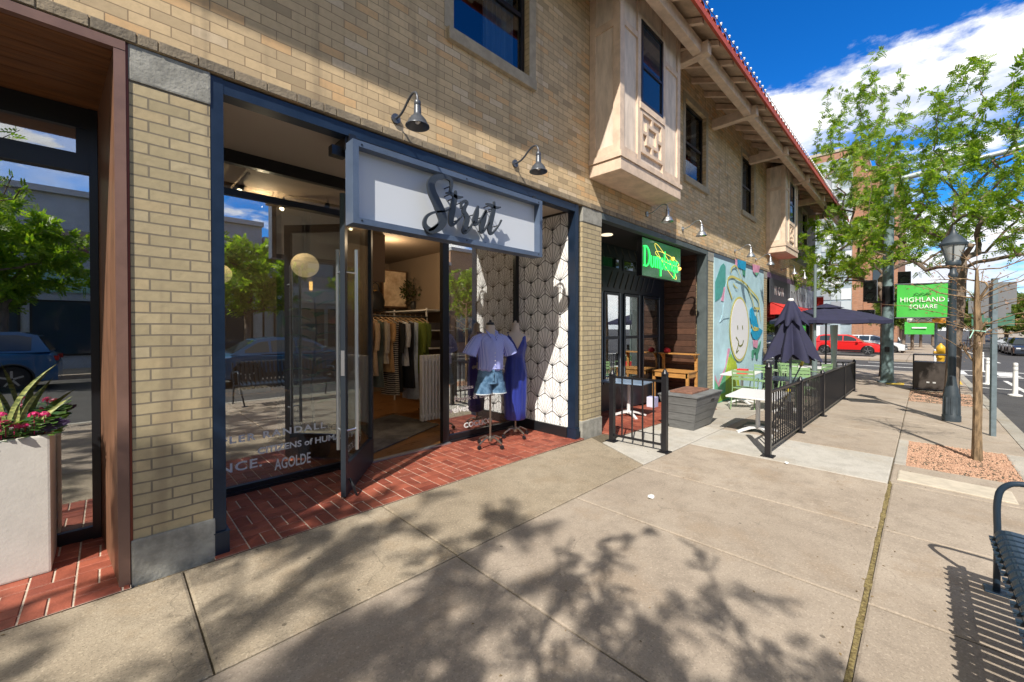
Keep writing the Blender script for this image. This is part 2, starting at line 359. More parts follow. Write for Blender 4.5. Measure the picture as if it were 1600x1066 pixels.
# ================================================================ GROUND
def grid_sheet(mb, x0, x1, y0, y1, fz, nx, ny, dz=0):
    vs = []; fs = []
    for i in range(nx+1):
        for j in range(ny+1):
            x = x0+(x1-x0)*i/nx; y = y0+(y1-y0)*j/ny; vs.append((x, y, fz(x, y)+dz))
    for i in range(nx):
        for j in range(ny):
            a = i*(ny+1)+j; fs.append((a, a+ny+1, a+ny+2, a+1))
    mb.add(vs, fs)
def slab(mb, poly, dz=0, n=None, th=.06, step=.45):
    """quad slab (4 corners, ccw) following the ground, with worn rounded rim"""
    (ax,ay),(bx,by),(cx,cy),(dx_,dy) = poly
    nu = max(1, int(math.hypot(bx-ax, by-ay)/step)); nv = max(1, int(math.hypot(dx_-ax, dy-ay)/step))
    us = [0, .012/max(.2, math.hypot(bx-ax, by-ay))]+[i/nu for i in range(1, nu)]+[1-.012/max(.2, math.hypot(bx-ax, by-ay)), 1]
    vv = [0, .012/max(.2, math.hypot(dx_-ax, dy-ay))]+[i/nv for i in range(1, nv)]+[1-.012/max(.2, math.hypot(dx_-ax, dy-ay)), 1]
    vs = []; fs = []; W = len(vv)
    for i, u in enumerate(us):
        for j, v in enumerate(vv):
            x = (ax*(1-u)+bx*u)*(1-v)+(dx_*(1-u)+cx*u)*v; y = (ay*(1-u)+by*u)*(1-v)+(dy*(1-u)+cy*u)*v
            e = i in (0, len(us)-1) or j in (0, W-1)
            vs.append((x, y, g(x, y)+dz-(.005 if e else 0)))
    for i in range(len(us)-1):
        for j in range(W-1): fs.append((i*W+j, (i+1)*W+j, (i+1)*W+j+1, i*W+j+1))
    k = len(vs); rim = [i*W for i in range(len(us))]+[(len(us)-1)*W+j for j in range(1, W)]+[i*W+W-1 for i in range(len(us)-2, -1, -1)]+[j for j in range(W-2, 0, -1)]
    for r_ in rim: vs.append((vs[r_][0], vs[r_][1], vs[r_][2]-th))
    for i in range(len(rim)): fs.append((rim[i], rim[(i+1) % len(rim)], k+(i+1) % len(rim), k+i))
    mb.add(vs, fs)
M_asph = concrete('asphalt', (.050,.050,.052), (.075,.073,.07), agg=1)
M_cA = concrete('aggregate_concrete', (.28,.23,.165), (.40,.34,.255), agg=1.0)
M_cB = concrete('tan_concrete', (.325,.27,.215), (.41,.35,.285), agg=.5)
M_cW = concrete('pale_concrete', (.43,.41,.37), (.52,.50,.46))
M_cG = concrete('grey_concrete', (.36,.335,.295), (.46,.43,.38), agg=.2)
M_cK = concrete('kerb_concrete', (.30,.28,.24), (.40,.38,.33))
M_dirt = mat('joint_dirt', (.11,.09,.06), .95, var=.4, vs_=30)
M_weed = mat('weedy_joint', (.20,.14,.045), .95, var=.55, vs_=45, bump=1, bs=120, var2=(.30,.24,.10))
ROADZ = -.15
# one ground sheet reaching the horizon: road asphalt level
gb = MB()
xs = [-400,-120,-60,-30,-12,0,4,8,12,16,20,24,30,36,44,60,90,140,400,900]
ys = [-700,-200,-60,-19,-12,-8,-4.4,0,6,15,40,200,700]
vs = [(x, y, -0.015*max(0, min(x, 200)-4)+ROADZ-(.22 if -4.3 < y < 12 and x < 24.5 else 0)) for x in xs for y in ys]
fs = [(i*len(ys)+j, (i+1)*len(ys)+j, (i+1)*len(ys)+j+1, i*len(ys)+j+1) for i in range(len(xs)-1) for j in range(len(ys)-1)]
gb.add(vs, fs); struct(gb.build('road', M_asph))
db = MB(); grid_sheet(db, -9, 24.2, -4.42, -.02, g, 60, 10, -.015); struct(db.build('sidewalk_bed', M_dirt))
GAP = .005
sA, sB, sW, sG = MB(), MB(), MB(), MB()
xsA = [-9.19,-7.83,-6.47,-5.11,-3.75,-2.39,-1.03,.33,1.70,4.42]
for a, b in zip(xsA[:-1], xsA[1:]):
    if b > 4.3: slab(sA, [(a+GAP,-1.145),(4.36,-1.145),(4.93,-.055),(a+GAP,-.055)])
    else: slab(sA, [(a+GAP,-1.145),(b-GAP,-1.145),(b-GAP,-.055),(a+GAP,-.055)])
slab(sW, [(4.37,-1.145),(6.9,-1.145),(6.9,-.30),(4.83,-.30)])
slab(sG, [(6.91,-1.145),(9.3,-1.145),(9.3,-.30),(6.91,-.30)])
for a, b in ((9.31,11.6),(11.61,14),(14.01,17),(17.01,20),(20.01,24.2)): slab(sG, [(a,-1.145),(b,-1.145),(b,-.012),(a,-.012)])
xsB = [-9.35,-7.99,-6.63,-5.27,-3.91,-2.55,-1.19,.20,1.69,3.05,4.26,5.66]
for a, b in zip(xsB[:-1], xsB[1:]): slab(sB, [(a+GAP,-3.162),(b-GAP,-3.162),(b-GAP,-1.155),(a+GAP,-1.155)])
slab(sW, [(5.665,-3.155),(6.93,-3.155),(6.93,-1.155),(5.665,-1.155)])
xq = [6.935,8.6,10.3,12.0,13.7,15.4,17.1,18.8,20.5,22.2,24.2]
for a, b in zip(xq[:-1], xq[1:]): slab(sB, [(a+GAP/3,-3.16),(b-GAP/3,-3.16),(b-GAP/3,-1.155),(a+GAP/3,-1.155)])
xsC = [-9.3,-7.9,-6.5,-5.1,-3.7,-2.3,-.9,.5,1.75,3.06,4.28,5.70]
for a, b in zip(xsC[:-1], xsC[1:]): slab(sB, [(a+GAP,-4.36),(b-GAP,-4.36),(b-GAP,-3.192),(a+GAP,-3.192)])
slab(sB, [(5.71,-4.36),(6.60,-4.36),(6.60,-3.17),(5.71,-3.17)])
slab(sG, [(6.61,-3.27),(8.2,-3.27),(8.2,-3.168),(6.61,-3.168)])
slab(sG, [(6.61,-4.36),(8.2,-4.36),(8.2,-4.16),(6.61,-4.16)])
for a, b in ((8.21,9.9),(9.91,11.6),(11.61,13.2),(16.0,18.0),(18.01,20),(20.01,22),(22.01,24.2)): slab(sB, [(a,-4.36),(b,-4.36),(b,-3.17),(a,-3.17)])
slab(sG, [(13.21,-4.36),(15.99,-4.36),(15.99,-4.28),(13.21,-4.28)])
for nm, mb, m in (('sidewalk_aggregate', sA, M_cA), ('sidewalk', sB, M_cB), ('sidewalk_patch', sW, M_cW), ('sidewalk_strip', sG, M_cG)):
    struct(mb.build(nm, m))
wb = MB(); vsw = []
rng = random.Random(4)
for a in np.arange(-9, 5.65, .12):
    wj = .010+.008*rng.random(); wb.add([(a,-3.176-wj,g(a,-3.17)-.004),(a+.12,-3.176-wj,g(a,-3.17)-.004),(a+.12,-3.176+wj,g(a,-3.17)-.002),(a,-3.176+wj,g(a,-3.17)-.002)], [(0,1,2,3)])
wj = wb.build('weeds', M_weed); wj['kind'] = 'stuff'
# raised pale utility vault lid
vb = MB(); slab(vb, [(5.80,-4.02),(6.22,-4.02),(6.28,-3.22),(5.86,-3.22)], dz=.012, th=.05); vl = vb.build('utility_vault_lid', mat('vault_concrete', (.48,.43,.35), .85, var=.12, vs_=8, bump=.4), origin=(6.02,-3.6,-.03))
tag(vl, 'pale rectangular concrete slab set in the pavement near the young tree bed', 'vault lid')
# kerb
kb = MB()
def kerb_run(x0, x1):
    n = int((x1-x0)/1.5)
    for i in range(n):
        a = x0+(x1-x0)*i/n; b = x0+(x1-x0)*(i+1)/n-.006
        for (xx0, xx1) in ((a, b),):
            z0, z1 = g(xx0, -4.4), g(xx1, -4.4)
            kb.add([(xx0,-4.55,z0-.3),(xx1,-4.55,z1-.3),(xx1,-4.365,z1-.3),(xx0,-4.365,z0-.3),(xx0,-4.53,z0),(xx1,-4.53,z1),(xx1,-4.365,z1+.002),(xx0,-4.365,z0+.002),(xx0,-4.55,z0-.03),(xx1,-4.55,z1-.03)],
                   [(0,1,9,8),(8,9,5,4),(4,5,6,7),(3,7,6,2),(0,8,4,7,3),(1,2,6,5,9)])
kerb_run(-30, 24.2)
kb.box(24.2, 24.38, -4.55, 14, -.7, g(24.2,-3)-.002)
struct(kb.build('kerb', M_cK))
yk = MB(); yk.box(18.6, 20.6, -4.30, -3.9, -.26, g(19.6,-4)+.008); yk.box(17.2,18.0,-3.0,-2.6,-.25,g(17.6,-2.8)+.010)
struct(yk.build('yellow_kerb_paint', mat('yellow_paint', (.62,.42,.04), .7, var=.25, vs_=14)))
# gravel beds: pink crushed stone
M_grav = mat('pink_gravel', (.50,.28,.19), .95, var=.35, vs_=60, bump=1, bs=160, coord='Object', var2=(.62,.40,.28))
def gravel(x0, x1, y0, y1, seed, n):
    r = random.Random(seed); b = MB()
    grid_sheet(b, x0, x1, y0, y1, lambda x, y: g(x, y)-.02+.012*math.sin(x*9+seed)*math.sin(y*8), 30, 20)
    for _ in range(n):
        x = r.uniform(x0, x1); y = r.uniform(y0, y1); s_ = r.uniform(.006, .016); z = g(x, y)-.016+r.random()*.008; a = r.random()*6
        c, d = math.cos(a)*s_, math.sin(a)*s_
        b.add([(x+c,y+d,z),(x-d,y+c,z),(x-c,y-d,z),(x+d,y-c,z),(x,y,z+s_*.9)], [(0,1,4),(1,2,4),(2,3,4),(3,0,4)])
    o = b.build('gravel', M_grav); o['kind'] = 'stuff'; return o
gravel(6.6, 8.22, -4.18, -3.255, 1, 4200); gravel(13.2, 16.0, -4.3, -3.165, 2, 1500)
b = MB(); r = random.Random(77)
for k in range(420):
    if k < 170: x, y = r.uniform(-3, 14), -.06-abs(r.gauss(0, .03))
    elif k < 260: x, y = r.uniform(-2, 5.6), -3.175+r.gauss(0, .05)
    else: x, y = r.uniform(-2, 12), r.uniform(-4.3, -.1)
    s_ = r.uniform(.004, .011); a = r.random()*6; z = g(x, y)+.001; c, d = math.cos(a)*s_, math.sin(a)*s_
    b.add([(x-c,y-d,z),(x+d*.5,y-c*.5,z+s_*.5),(x+c,y+d,z+.001),(x-d*.5,y+c*.5,z+s_*.3)], [(0,1,2,3)])
lt = b.build('fallen_leaf_litter', island_mat('dry_litter', (.10,.07,.035), (.28,.20,.10), .9, 0)); lt['kind'] = 'stuff'
# fallen debris
for (x, y, s_, lb) in ((3.54,-1.65,.05,'crumpled scrap of white paper on the open pavement slab'), (5.62,-2.29,.045,'small white scrap of litter beside the foot of the front fence post')):
    b = MB(); r = random.Random(int(x*10)); z = g(x,y)
    pts = [(x+s_*math.cos(a)*r.uniform(.6,1), y+s_*.7*math.sin(a)*r.uniform(.6,1), z+.006+r.random()*.012) for a in np.linspace(0, 5.6, 8)]
    b.add(pts+[(p[0],p[1],p[2]+.003) for p in pts]+[(x,y,z+.022)], [(i,(i+1)%8,8+(i+1)%8,8+i) for i in range(8)]+[(8+i,8+(i+1)%8,16) for i in range(8)]+[tuple(range(7,-1,-1))])
    tag(b.build('paper_scrap', M_white, origin=(x,y,z)), lb, 'litter')
# ---- far side of the main street (behind the camera) and cross street
ob = MB()
for a in np.arange(-40, 24, 2.0): slab(ob, [(a,-17.6),(a+1.985,-17.6),(a+1.985,-14.6),(a,-14.6)], th=.3, step=1.2)
struct(ob.build('opposite_sidewalk', M_cB))
fb = MB()
for a in np.arange(36.2, 120, 2.4):
    for y0, y1 in ((-4.4,-2.7),(-2.68,-.9)): slab(fb, [(a,y0),(a+2.385,y0),(a+2.385,y1),(a,y1)], th=.3, step=1.2)
for a in np.arange(-.88, 30, 2.4): slab(fb, [(36.2,a),(38.8,a),(38.8,a+2.385),(36.2,a+2.385)], th=.3, step=1.2)
struct(fb.build('far_sidewalk', M_cB))
# road markings
mk = MB()
def mark(x0, x1, y0, y1): 
    gz = lambda x: -0.015*max(0, x-4)+ROADZ+.006
    mk.add([(x0,y0,gz(x0)),(x1,y0,gz(x1)),(x1,y1,gz(x1)),(x0,y1,gz(x0))], [(0,1,2,3)])
mark(26.0, 26.35, -9, 10); mark(29.6, 30.0, -9, 10); mark(33.6,33.9,-4,-1)
for k in range(6): mark(26.7, 29.3, -4.8-k*1.5, -4.2-k*1.5)
for (x0, x1, y) in ((-20,24,-6.9),(-20,24,-7.9),(14,24,-5.6)): mark(x0, x1, y-.06, y+.06)
mark(18,22,-8.6,-8.4); mark(-20,24,-10.6,-10.48); mark(40, 110, -6.9, -6.78); mark(20.1,20.3,-7.9,-4.7)
struct(mk.build('road_markings', mat('road_white', (.62,.62,.60), .7, var=.2, vs_=12)))
# ================================================================ BRICK BUILDING
BLD = thing('brick_building', 'long two-storey tan brick building with shop fronts below and a red tiled roof', 'building', (0,0,0))
Z0, Z1, XL, XR = 3.30, 6.80, -5.0, 22.4
wins = [(2.53,3.66,4.60,6.16),(8.30,9.40,4.64,6.20),(11.96,13.04,4.68,6.22),(-.6,.5,4.6,6.16),(-3.6,-2.5,4.6,6.16),(19.6,20.5,4.75,6.2)]
ub = MB()
def wall_holes(mb, x0, x1, z0, z1, holes, dep=.13):
    xs_ = sorted({x0, x1, *[h[0] for h in holes], *[h[1] for h in holes]}); zs_ = sorted({z0, z1, *[h[2] for h in holes], *[h[3] for h in holes]})
    for a, b in zip(xs_[:-1], xs_[1:]):
        for c, d in zip(zs_[:-1], zs_[1:]):
            if any(h[0] <= a and b <= h[1] and h[2] <= c and d <= h[3] for h in holes): continue
            mb.add([(a,0,c),(b,0,c),(b,0,d),(a,0,d)], [(0,1,2,3)])
    for (a, b, c, d) in holes:
        for q in ([(a,0,c),(a,dep,c),(a,dep,d),(a,0,d)], [(b,0,c),(b,dep,c),(b,dep,d),(b,0,d)], [(a,0,c),(b,0,c),(b,dep,c),(a,dep,c)], [(a,0,d),(b,0,d),(b,dep,d),(a,dep,d)]): mb.add(q, [(0,1,2,3)])
wall_holes(ub, XL, XR, Z0, Z1, wins)
ub.add([(XL,0,Z0),(XR,0,Z0),(XR,.30,Z0),(XL,.30,Z0)], [(0,1,2,3)])
ub.add([(XR,0,-.6),(XR,9,-.6),(XR,9,Z1),(XR,0,Z1)], [(0,1,2,3)])
ub.add([(XL,0,-.1),(XL,9,-.1),(XL,9,Z1),(XL,0,Z1)], [(0,1,2,3)]); ub.add([(XL,9,-.6),(XR,9,-.6),(XR,9,Z1),(XL,9,Z1)], [(0,1,2,3)])
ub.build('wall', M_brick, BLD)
# soldier-course quoin beside bay, brick patch repairs
def pier(x0, x1, zb, y1=1.3, cap=True, y0=.012):
    p = MB(); p.box(x0, x1, y0, y1, zb+.26, 3.075); p.box(x0+.01, x1-.01, y0+.01, y1-.02, zb+.2, 3.1)
    o = p.build('pier', M_pier, BLD)
    c = MB(); c.bbox(x0-.004, x1+.004, y0-.008, .40, 3.078, 3.296, .012)
    c.build('stone_cap', M_stone, o)
    b = MB(); b.bbox(x0-.012, x1+.012, y0-.014, .40, zb-.12, zb+.262, .014); b.build('stone_base', M_stone, o)
pier(.098, .498, 0); pier(4.785, 5.27, -.03); pier(9.56, 9.93, -.2); pier(14.07, 14.5, -.3); pier(21.9, 22.395, -.3)
pier(-4.99, -4.5, 0)
b = MB(); r_ = random.Random(2); x = XL
while x < XR:
    w_ = .2015 if r_.random() < .8 else .10
    b.bbox(x+.004, min(x+w_, XR)-.004, -.006-r_.random()*.006, .02, 3.303, 3.368, .003); x += w_
b.build('weathered_brick_course', island_mat('sooty_brick', (.20,.17,.13), (.36,.29,.20), .9, .7, 60, .5), BLD)
# windows upstairs
def upwin(x0, x1, z0, z1, y=0.0, sill=True, curt=False, n='window'):
    f = MB(); d0, d1 = y+.075, y+.125; t = .055
    f.box(x0, x0+t, d0, d1, z0, z1); f.box(x1-t, x1, d0, d1, z0, z1); f.box(x0+t, x1-t, d0, d1, z1-t, z1); f.box(x0+t, x1-t, d0, d1, z0, z0+t*1.2)
    zm = (z0+z1)/2; f.box(x0+t, x1-t, d0+.008, d1-.004, zm-.025, zm+.025)
    o = f.build(n, M_bronze, BLD)
    p = MB(); p.box(x0+t, x1-t, d0+.03, d0+.034, zm+.024, z1-t+.002); p.box(x0+t, x1-t, d0+.02, d0+.024, z0+t, zm-.024); p.build('pane', M_glass2, o)
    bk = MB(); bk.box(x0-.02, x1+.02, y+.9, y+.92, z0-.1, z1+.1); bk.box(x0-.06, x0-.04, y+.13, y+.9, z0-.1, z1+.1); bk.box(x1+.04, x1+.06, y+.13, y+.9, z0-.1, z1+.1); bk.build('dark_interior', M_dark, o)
    c = MB(); xa = x0+(x1-x0)*(.5 if curt else .72); n_ = 24
    vs = []; 
    for i in range(n_+1):
        x = xa+(x1-.06-xa)*i/n_; yy = y+.2+.02*math.sin(i*1.9); vs += [(x,yy,z0+.02),(x,yy,z1-.02)]
    c.add(vs, [(2*i,2*i+2,2*i+3,2*i+1) for i in range(n_)]); c.build('curtain', M_curtain, o)
    if sill:
        s_ = MB(); s_.bbox(x0-.09, x1+.09, y-.05, y+.12, z0-.13, z0-.004, .01); s_.build('sill', M_sill, o)
        j = MB(); j.box(x1+.004, x1+.12, y-.006, y+.1, z0, z1+.12); j.box(x0-.12, x0-.004, y-.006, y+.1, z0, z1+.12); j.box(x0-.003, x1+.003, y-.006, y+.1, z1+.004, z1+.12); j.build('surround', M_sill, o)
    return o
for i, (a, b, c, d) in enumerate(wins): upwin(a, b, c, d, curt=(i == 0))
# timber bay windows
def bay(x0, x1, zb, yo=-.50, wx=None):
    zt = 6.42; t = .11
    b = MB(); b.box(x0+.02, x1-.02, yo+.025, -.002, zb+.2, zt)
    o = b.build('bay_window', M_trim2, BLD)
    s_ = MB()
    s_.box(x0, x0+t, yo, yo+t, zb+.2, zt); s_.box(x1-t, x1, yo, yo+t, zb+.2, zt)                  # corner posts
    s_.box(x0, x0+.025, -.10, -.004, zb+.2, zt); s_.box(x1-.025, x1, -.10, -.004, zb+.2, zt)
    w0, w1 = wx
    for q in (w0-.09, w1+.0): s_.box(q, q+.09, yo-.004, yo+.03, zb+.24, zt)
    s_.box(x0-.02, x1+.02, yo-.03, -.003, zb+.17, zb+.245)                                        # ledge
    s_.box(x0+t, w0-.09, yo, yo+.03, zb+.245, zb+.34); s_.box(w1+.09, x1-t, yo, yo+.03, zb+.245, zb+.34)
    s_.box(x0+.002, x0+.03, yo+t, -.1, zb+.245, zb+.36); s_.box(x0+.002, x0+.03, yo+t, -.1, 5.7, 5.8)
    s_.box(x0+t, w0-.09, yo, yo+.03, 5.72, 5.80); s_.box(w1+.09, x1-t, yo, yo+.03, 5.72, 5.80)
    s_.box(w0-.04, w1+.04, yo-.02, yo+.03, 4.74, 4.83)                                            # window sill
    s_.box(w0+.0, w1+.0, yo+.002, yo+.03, 6.03, 6.12)
    s_.build('trim', M_trim, o)
    c = MB(); c.bbox(x0-.0, x1+.0, yo-.012, -.002, zb, zb+.168, .008); c.build('corbel_base', M_trim, o)
    l = MB(); W = w1-w0; za, zc = zb+.40, 4.735; H_ = zc-za
    def bar(a0, a1, c0, c1): l.box(w0+W*a0, w0+W*a1, yo-.008, yo+.03, za+H_*c0, za+H_*c1)
    bar(0,1,0,.08); bar(0,1,.92,1); bar(0,.08,.08,.92); bar(.92,1,.08,.92)
    bar(.24,.76,.24,.32); bar(.24,.76,.68,.76); bar(.24,.32,.32,.68); bar(.68,.76,.32,.68)
    bar(.46,.54,.08,.24); bar(.46,.54,.76,.92); bar(.08,.24,.46,.54); bar(.76,.92,.46,.54)
    l.build('lattice_panel', M_trim, o)
    f = MB(); z0, z1 = 4.83, 6.03; d0 = yo-.012; tt = .05
    f.box(w0, w0+tt, d0, d0+.04, z0, z1); f.box(w1-tt, w1, d0, d0+.04, z0, z1); f.box(w0+tt, w1-tt, d0, d0+.04, z1-tt, z1); f.box(w0+tt, w1-tt, d0, d0+.04, z0, z0+tt)
    zm = 5.38; f.box(w0+tt, w1-tt, d0+.004, d0+.036, zm-.02, zm+.02); f.build('window_frame', M_bronze, o)
    p = MB(); p.box(w0+tt, w1-tt, d0+.02, d0+.024, z0+tt, z1-tt); p.build('pane', mat('bay_glass', (.02,.035,.05), .06, spec=.8), o)
bay(4.93, 6.86, 3.72, wx=(5.50,6.20)); bay(14.30, 16.0, 3.84, wx=(14.85,15.45))
# roof: outriggers, fascia beam, rafter tails, soffit, tiles
def roofz(y, dz=0): return 6.32+(y+1.0)*.42+dz
for x in (-3.9,-1.1,1.6,4.30,7.05,9.80,12.60,15.42,18.2,21.0):
    b = MB(); b.bbox(x-.08, x+.08, -.90, .0, 6.07, 6.27, .012); b.build('outrigger_beam', M_trim, BLD)
b = MB(); b.bbox(XL, XR+.7, -.80, -.66, 6.10, 6.30, .01); b.build('purlin_beam', M_trim, BLD)
proto_r = None
for i in range(39):
    x = XL+.3+i*.7
    r_ = MB(); r_.add([(x-.04,-1.0,roofz(-1)-.10),(x+.04,-1.0,roofz(-1)-.10),(x+.04,-1.0,roofz(-1)-.02),(x-.04,-1.0,roofz(-1)-.02),(x-.04,0,roofz(0)-.13),(x+.04,0,roofz(0)-.13),(x+.04,0,roofz(0)-.02),(x-.04,0,roofz(0)-.02)],
                      [(0,1,2,3),(7,6,5,4),(0,4,5,1),(1,5,6,2),(2,6,7,3),(3,7,4,0)])
    r_.build('rafter_tail', M_trim, BLD)
b = MB(); b.add([(XL-.5,-1.02,roofz(-1.02)),(XR+.9,-1.02,roofz(-1.02)),(XR+.9,4.5,roofz(4.5)),(XL-.5,4.5,roofz(4.5)),(XL-.5,-1.02,roofz(-1.02,.03)),(XR+.9,-1.02,roofz(-1.02,.03)),(XR+.9,4.5,roofz(4.5,.03)),(XL-.5,4.5,roofz(4.5,.03)),(XL-.5,9.5,6.5),(XR+.9,9.5,6.5)],
                [(0,1,2,3),(7,6,5,4),(0,4,5,1),(3,2,6,7),(0,3,7,4),(1,5,6,2),(3,2,9,8)])
RF = b.build('roof', M_soffit, BLD)
b = MB()
for i in range(int((XR+1.4-XL)/.24)):
    x = XL-.5+i*.24
    for y0, y1, dz in ((-1.08,-.66,0),(-.70,-.2,.012),(-.25,.4,.024)):
        n = 6; vs = []
        for yy in (y0, y1):
            for k in range(n+1):
                a = math.pi*k/n; vs.append((x+.085*math.cos(a), yy, roofz(yy, .035+dz)+.075*math.sin(a)))
            for k in range(n+1):
                a = math.pi*k/n; vs.append((x+.068*math.cos(a), yy, roofz(yy, .035+dz)+.058*math.sin(a)))
        m_ = 2*(n+1); fs = [(k,k+1,m_+k+1,m_+k) for k in range(n)]+[(n+1+k,m_+n+1+k,m_+n+2+k,n+2+k) for k in range(n)]+[(k,n+1+k,n+2+k,k+1) for k in range(n)]
        b.add(vs, fs)
    b.add([(x+.07,-1.06,roofz(-1.06,.05)),(x+.17,-1.06,roofz(-1.06,.05)),(x+.17,.4,roofz(.4,.05)),(x+.07,.4,roofz(.4,.05)),(x+.07,-1.06,roofz(-1.06,.034)),(x+.17,-1.06,roofz(-1.06,.034))], [(0,1,2,3),(0,4,5,1)])
b.build('tiles', M_redtile, RF)
b = MB(); b.box(XL-.5, XR+.9, -1.075, -1.035, roofz(-1.02)-.075, roofz(-1.02)+.028); b.build('fascia', mat('red_fascia', (.42,.065,.03), .6, var=.2, vs_=5), RF)
# string of bulbs along the eave
SL = thing('string_lights', 'string of small clear bulbs clipped along the red tiled eave', 'string lights', (4,-1.1,roofz(-1.08,.12)))
b = MB(); pts = []
for i in range(190): 
    x = XL+i*.145; pts.append((x, -1.09, roofz(-1.08,.115)+.012*math.sin(i*2.1)))
b.tube(pts, .005, 5); b.build('cable', M_black, SL, world=True)
bm_ = MB(); bm_.sphere((0,0,.03), .021, 10, 7); bm_.tube([(0,0,0),(0,0,.018)], .012, 8); M_bulb = mat('clear_bulb', (.85,.87,.9), .15)
b0 = bm_.build('bulb', M_bulb, SL)
for i in range(90):
    c = b0 if i == 0 else dup(b0, parent=SL)
    x = 4.6+i*.2; c.location = (x-4, .012, -.002)
# ================================================================ interior shell of the building (floors, party walls)
b = MB(); b.box(XL+.02, XR-.02, .30, 8.9, 3.30, 3.42); b.build('upper_floor_slab', M_plaster, BLD)
# ================================================================ PAVERS
M_pav = island_mat('red_paver', (.21,.048,.030), (.36,.10,.058), .65, .4, 90, .5)
M_mort = mat('pale_mortar', (.50,.42,.34), .9, var=.25, vs_=30)
def pavers(name, x0, x1, y0, y1, z, seed=0):
    b = MB(); b.mi = 0; c = .2032; gp = .0045; r = random.Random(seed)
    ni = int(math.ceil((x1-x0)/c)); nj = int(math.ceil((y1-y0)/c))
    def pb(a0, a1, b0, b1):
        a0 = max(a0, x0); a1 = min(a1, x1); b0 = max(b0, y0); b1 = min(b1, y1)
        if a1-a0 < .02 or b1-b0 < .02: return
        h = z(a0, b0) if callable(z) else z; h += r.uniform(-.0012, .0012)
        e = .004; q = [(a0+gp,b0+gp),(a1-gp,b0+gp),(a1-gp,b1-gp),(a0+gp,b1-gp)]; q2 = [(a0+gp+e,b0+gp+e),(a1-gp-e,b0+gp+e),(a1-gp-e,b1-gp-e),(a0+gp+e,b1-gp-e)]
        k = len(b.v); b.add([(p[0],p[1],h-.05) for p in q]+[(p[0],p[1],h-.004) for p in q]+[(p[0],p[1],h) for p in q2],
              [(0,1,5,4),(1,2,6,5),(2,3,7,6),(3,0,4,7),(4,5,9,8),(5,6,10,9),(6,7,11,10),(7,4,8,11),(8,9,10,11)])
    for i in range(ni):
        for j in range(nj):
            a = x0+i*c; d = y0+j*c
            if (i+j) % 2: pb(a, a+c/2, d, d+c); pb(a+c/2, a+c, d, d+c)
            else: pb(a, a+c, d, d+c/2); pb(a, a+c, d+c/2, d+c)
    o = b.build(name, M_pav); struct(o)
    m = MB(); grid_sheet(m, x0, x1, y0, y1, (z if callable(z) else (lambda x, y: z)), max(2, int((x1-x0)/.6)), 3, -.0055); mm = m.build('mortar_bed', M_mort); struct(mm)
pavers('paver_floor', .50, 4.76, -.050, 1.16, .004, 1)
pavers('paver_floor', -3.0, .085, -.050, .96, .004, 2)
pavers('paver_floor', 5.285, 9.4, -.285, .92, lambda x, y: g(x, -.3)+.003, 3)
for (x0, x1, y0) in ((5.0,9.6,0),):
    pass
# ================================================================ SHOP 0 : timber portal at the left edge
P0 = thing('timber_portal', 'recessed cedar-lined shop entrance with brown metal edging at the far left', 'shop front', (-1.6,0,0))
b = MB(); b.box(.031, .083, -.004, .05, 0, 3.235); b.build('metal_edge', M_brownm, P0, world=True)
b = MB(); b.box(-4.4, .083, -.006, .05, 3.238, 3.292); b.build('metal_edge', M_brownm, P0, world=True)
b = MB(); b.box(.0845, .0965, .01, .3, 0, 3.29); b.build('side_strip', M_redm, P0, world=True)
b = MB(); b.add([(.031,.03,0),(-.05,.95,0),(-.05,.95,3.17),(.031,.03,3.236),(.05,.03,0),(.05,.95,0),(.05,.95,3.2),(.05,.03,3.24)], [(0,1,2,3),(5,4,7,6),(4,0,3,7),(1,5,6,2),(3,2,6,7)])
b.build('side_lining', mat('cedar_jamb', (.17,.085,.05), .45, var=.35, vs_=6, stretch=(4,4,.5)), P0, world=True)
b = MB()
for k in range(8):
    y0 = .045+k*.115; y1 = y0+.111; z0_, z1_ = 3.236-(y0-.03)*.07, 3.236-(y1-.03)*.07
    b.add([(-4.4,y0,z0_),(.03,y0,z0_),(.03-.08*(y1/.95),y1,z1_),(-4.4,y1,z1_),(-4.4,y0,z0_+.02),(.03,y0,z0_+.02),(.03,y1,z1_+.02),(-4.4,y1,z1_+.02)], [(0,1,2,3),(7,6,5,4),(0,4,5,1),(3,2,6,7)])
b.build('soffit_boards', M_wood, P0, world=True)
F0 = MB(); y = .95
F0.box(-.095, -.05, y-.04, y+.02, 0, 3.17); F0.box(-4.4, -.095, y-.03, y+.02, 3.02, 3.17); F0.box(-4.4, -.095, y-.045, y+.02, 2.70, 2.80)
F0.box(-4.4, -.095, y-.02, y+.02, 0, .09); F0.box(-.60, -.56, y-.02, y+.01, .09, .10); F0.box(-.16, -.095, y-.02, y+.02, 2.80, 3.02)
F0.box(-4.4,-.095,y-.03,y+.02,2.80,2.835)
FR0 = F0.build('window_frame', M_black, P0, world=True)
b = MB(); b.box(-4.4, -.095, y-.002, y+.003, .09, 2.70); b.build('pane', M_glass, FR0, world=True)
b = MB(); b.box(-4.4, -.16, y-.004, y+.001, 2.835, 3.02); b.build('transom_pane', M_glass, FR0, world=True)
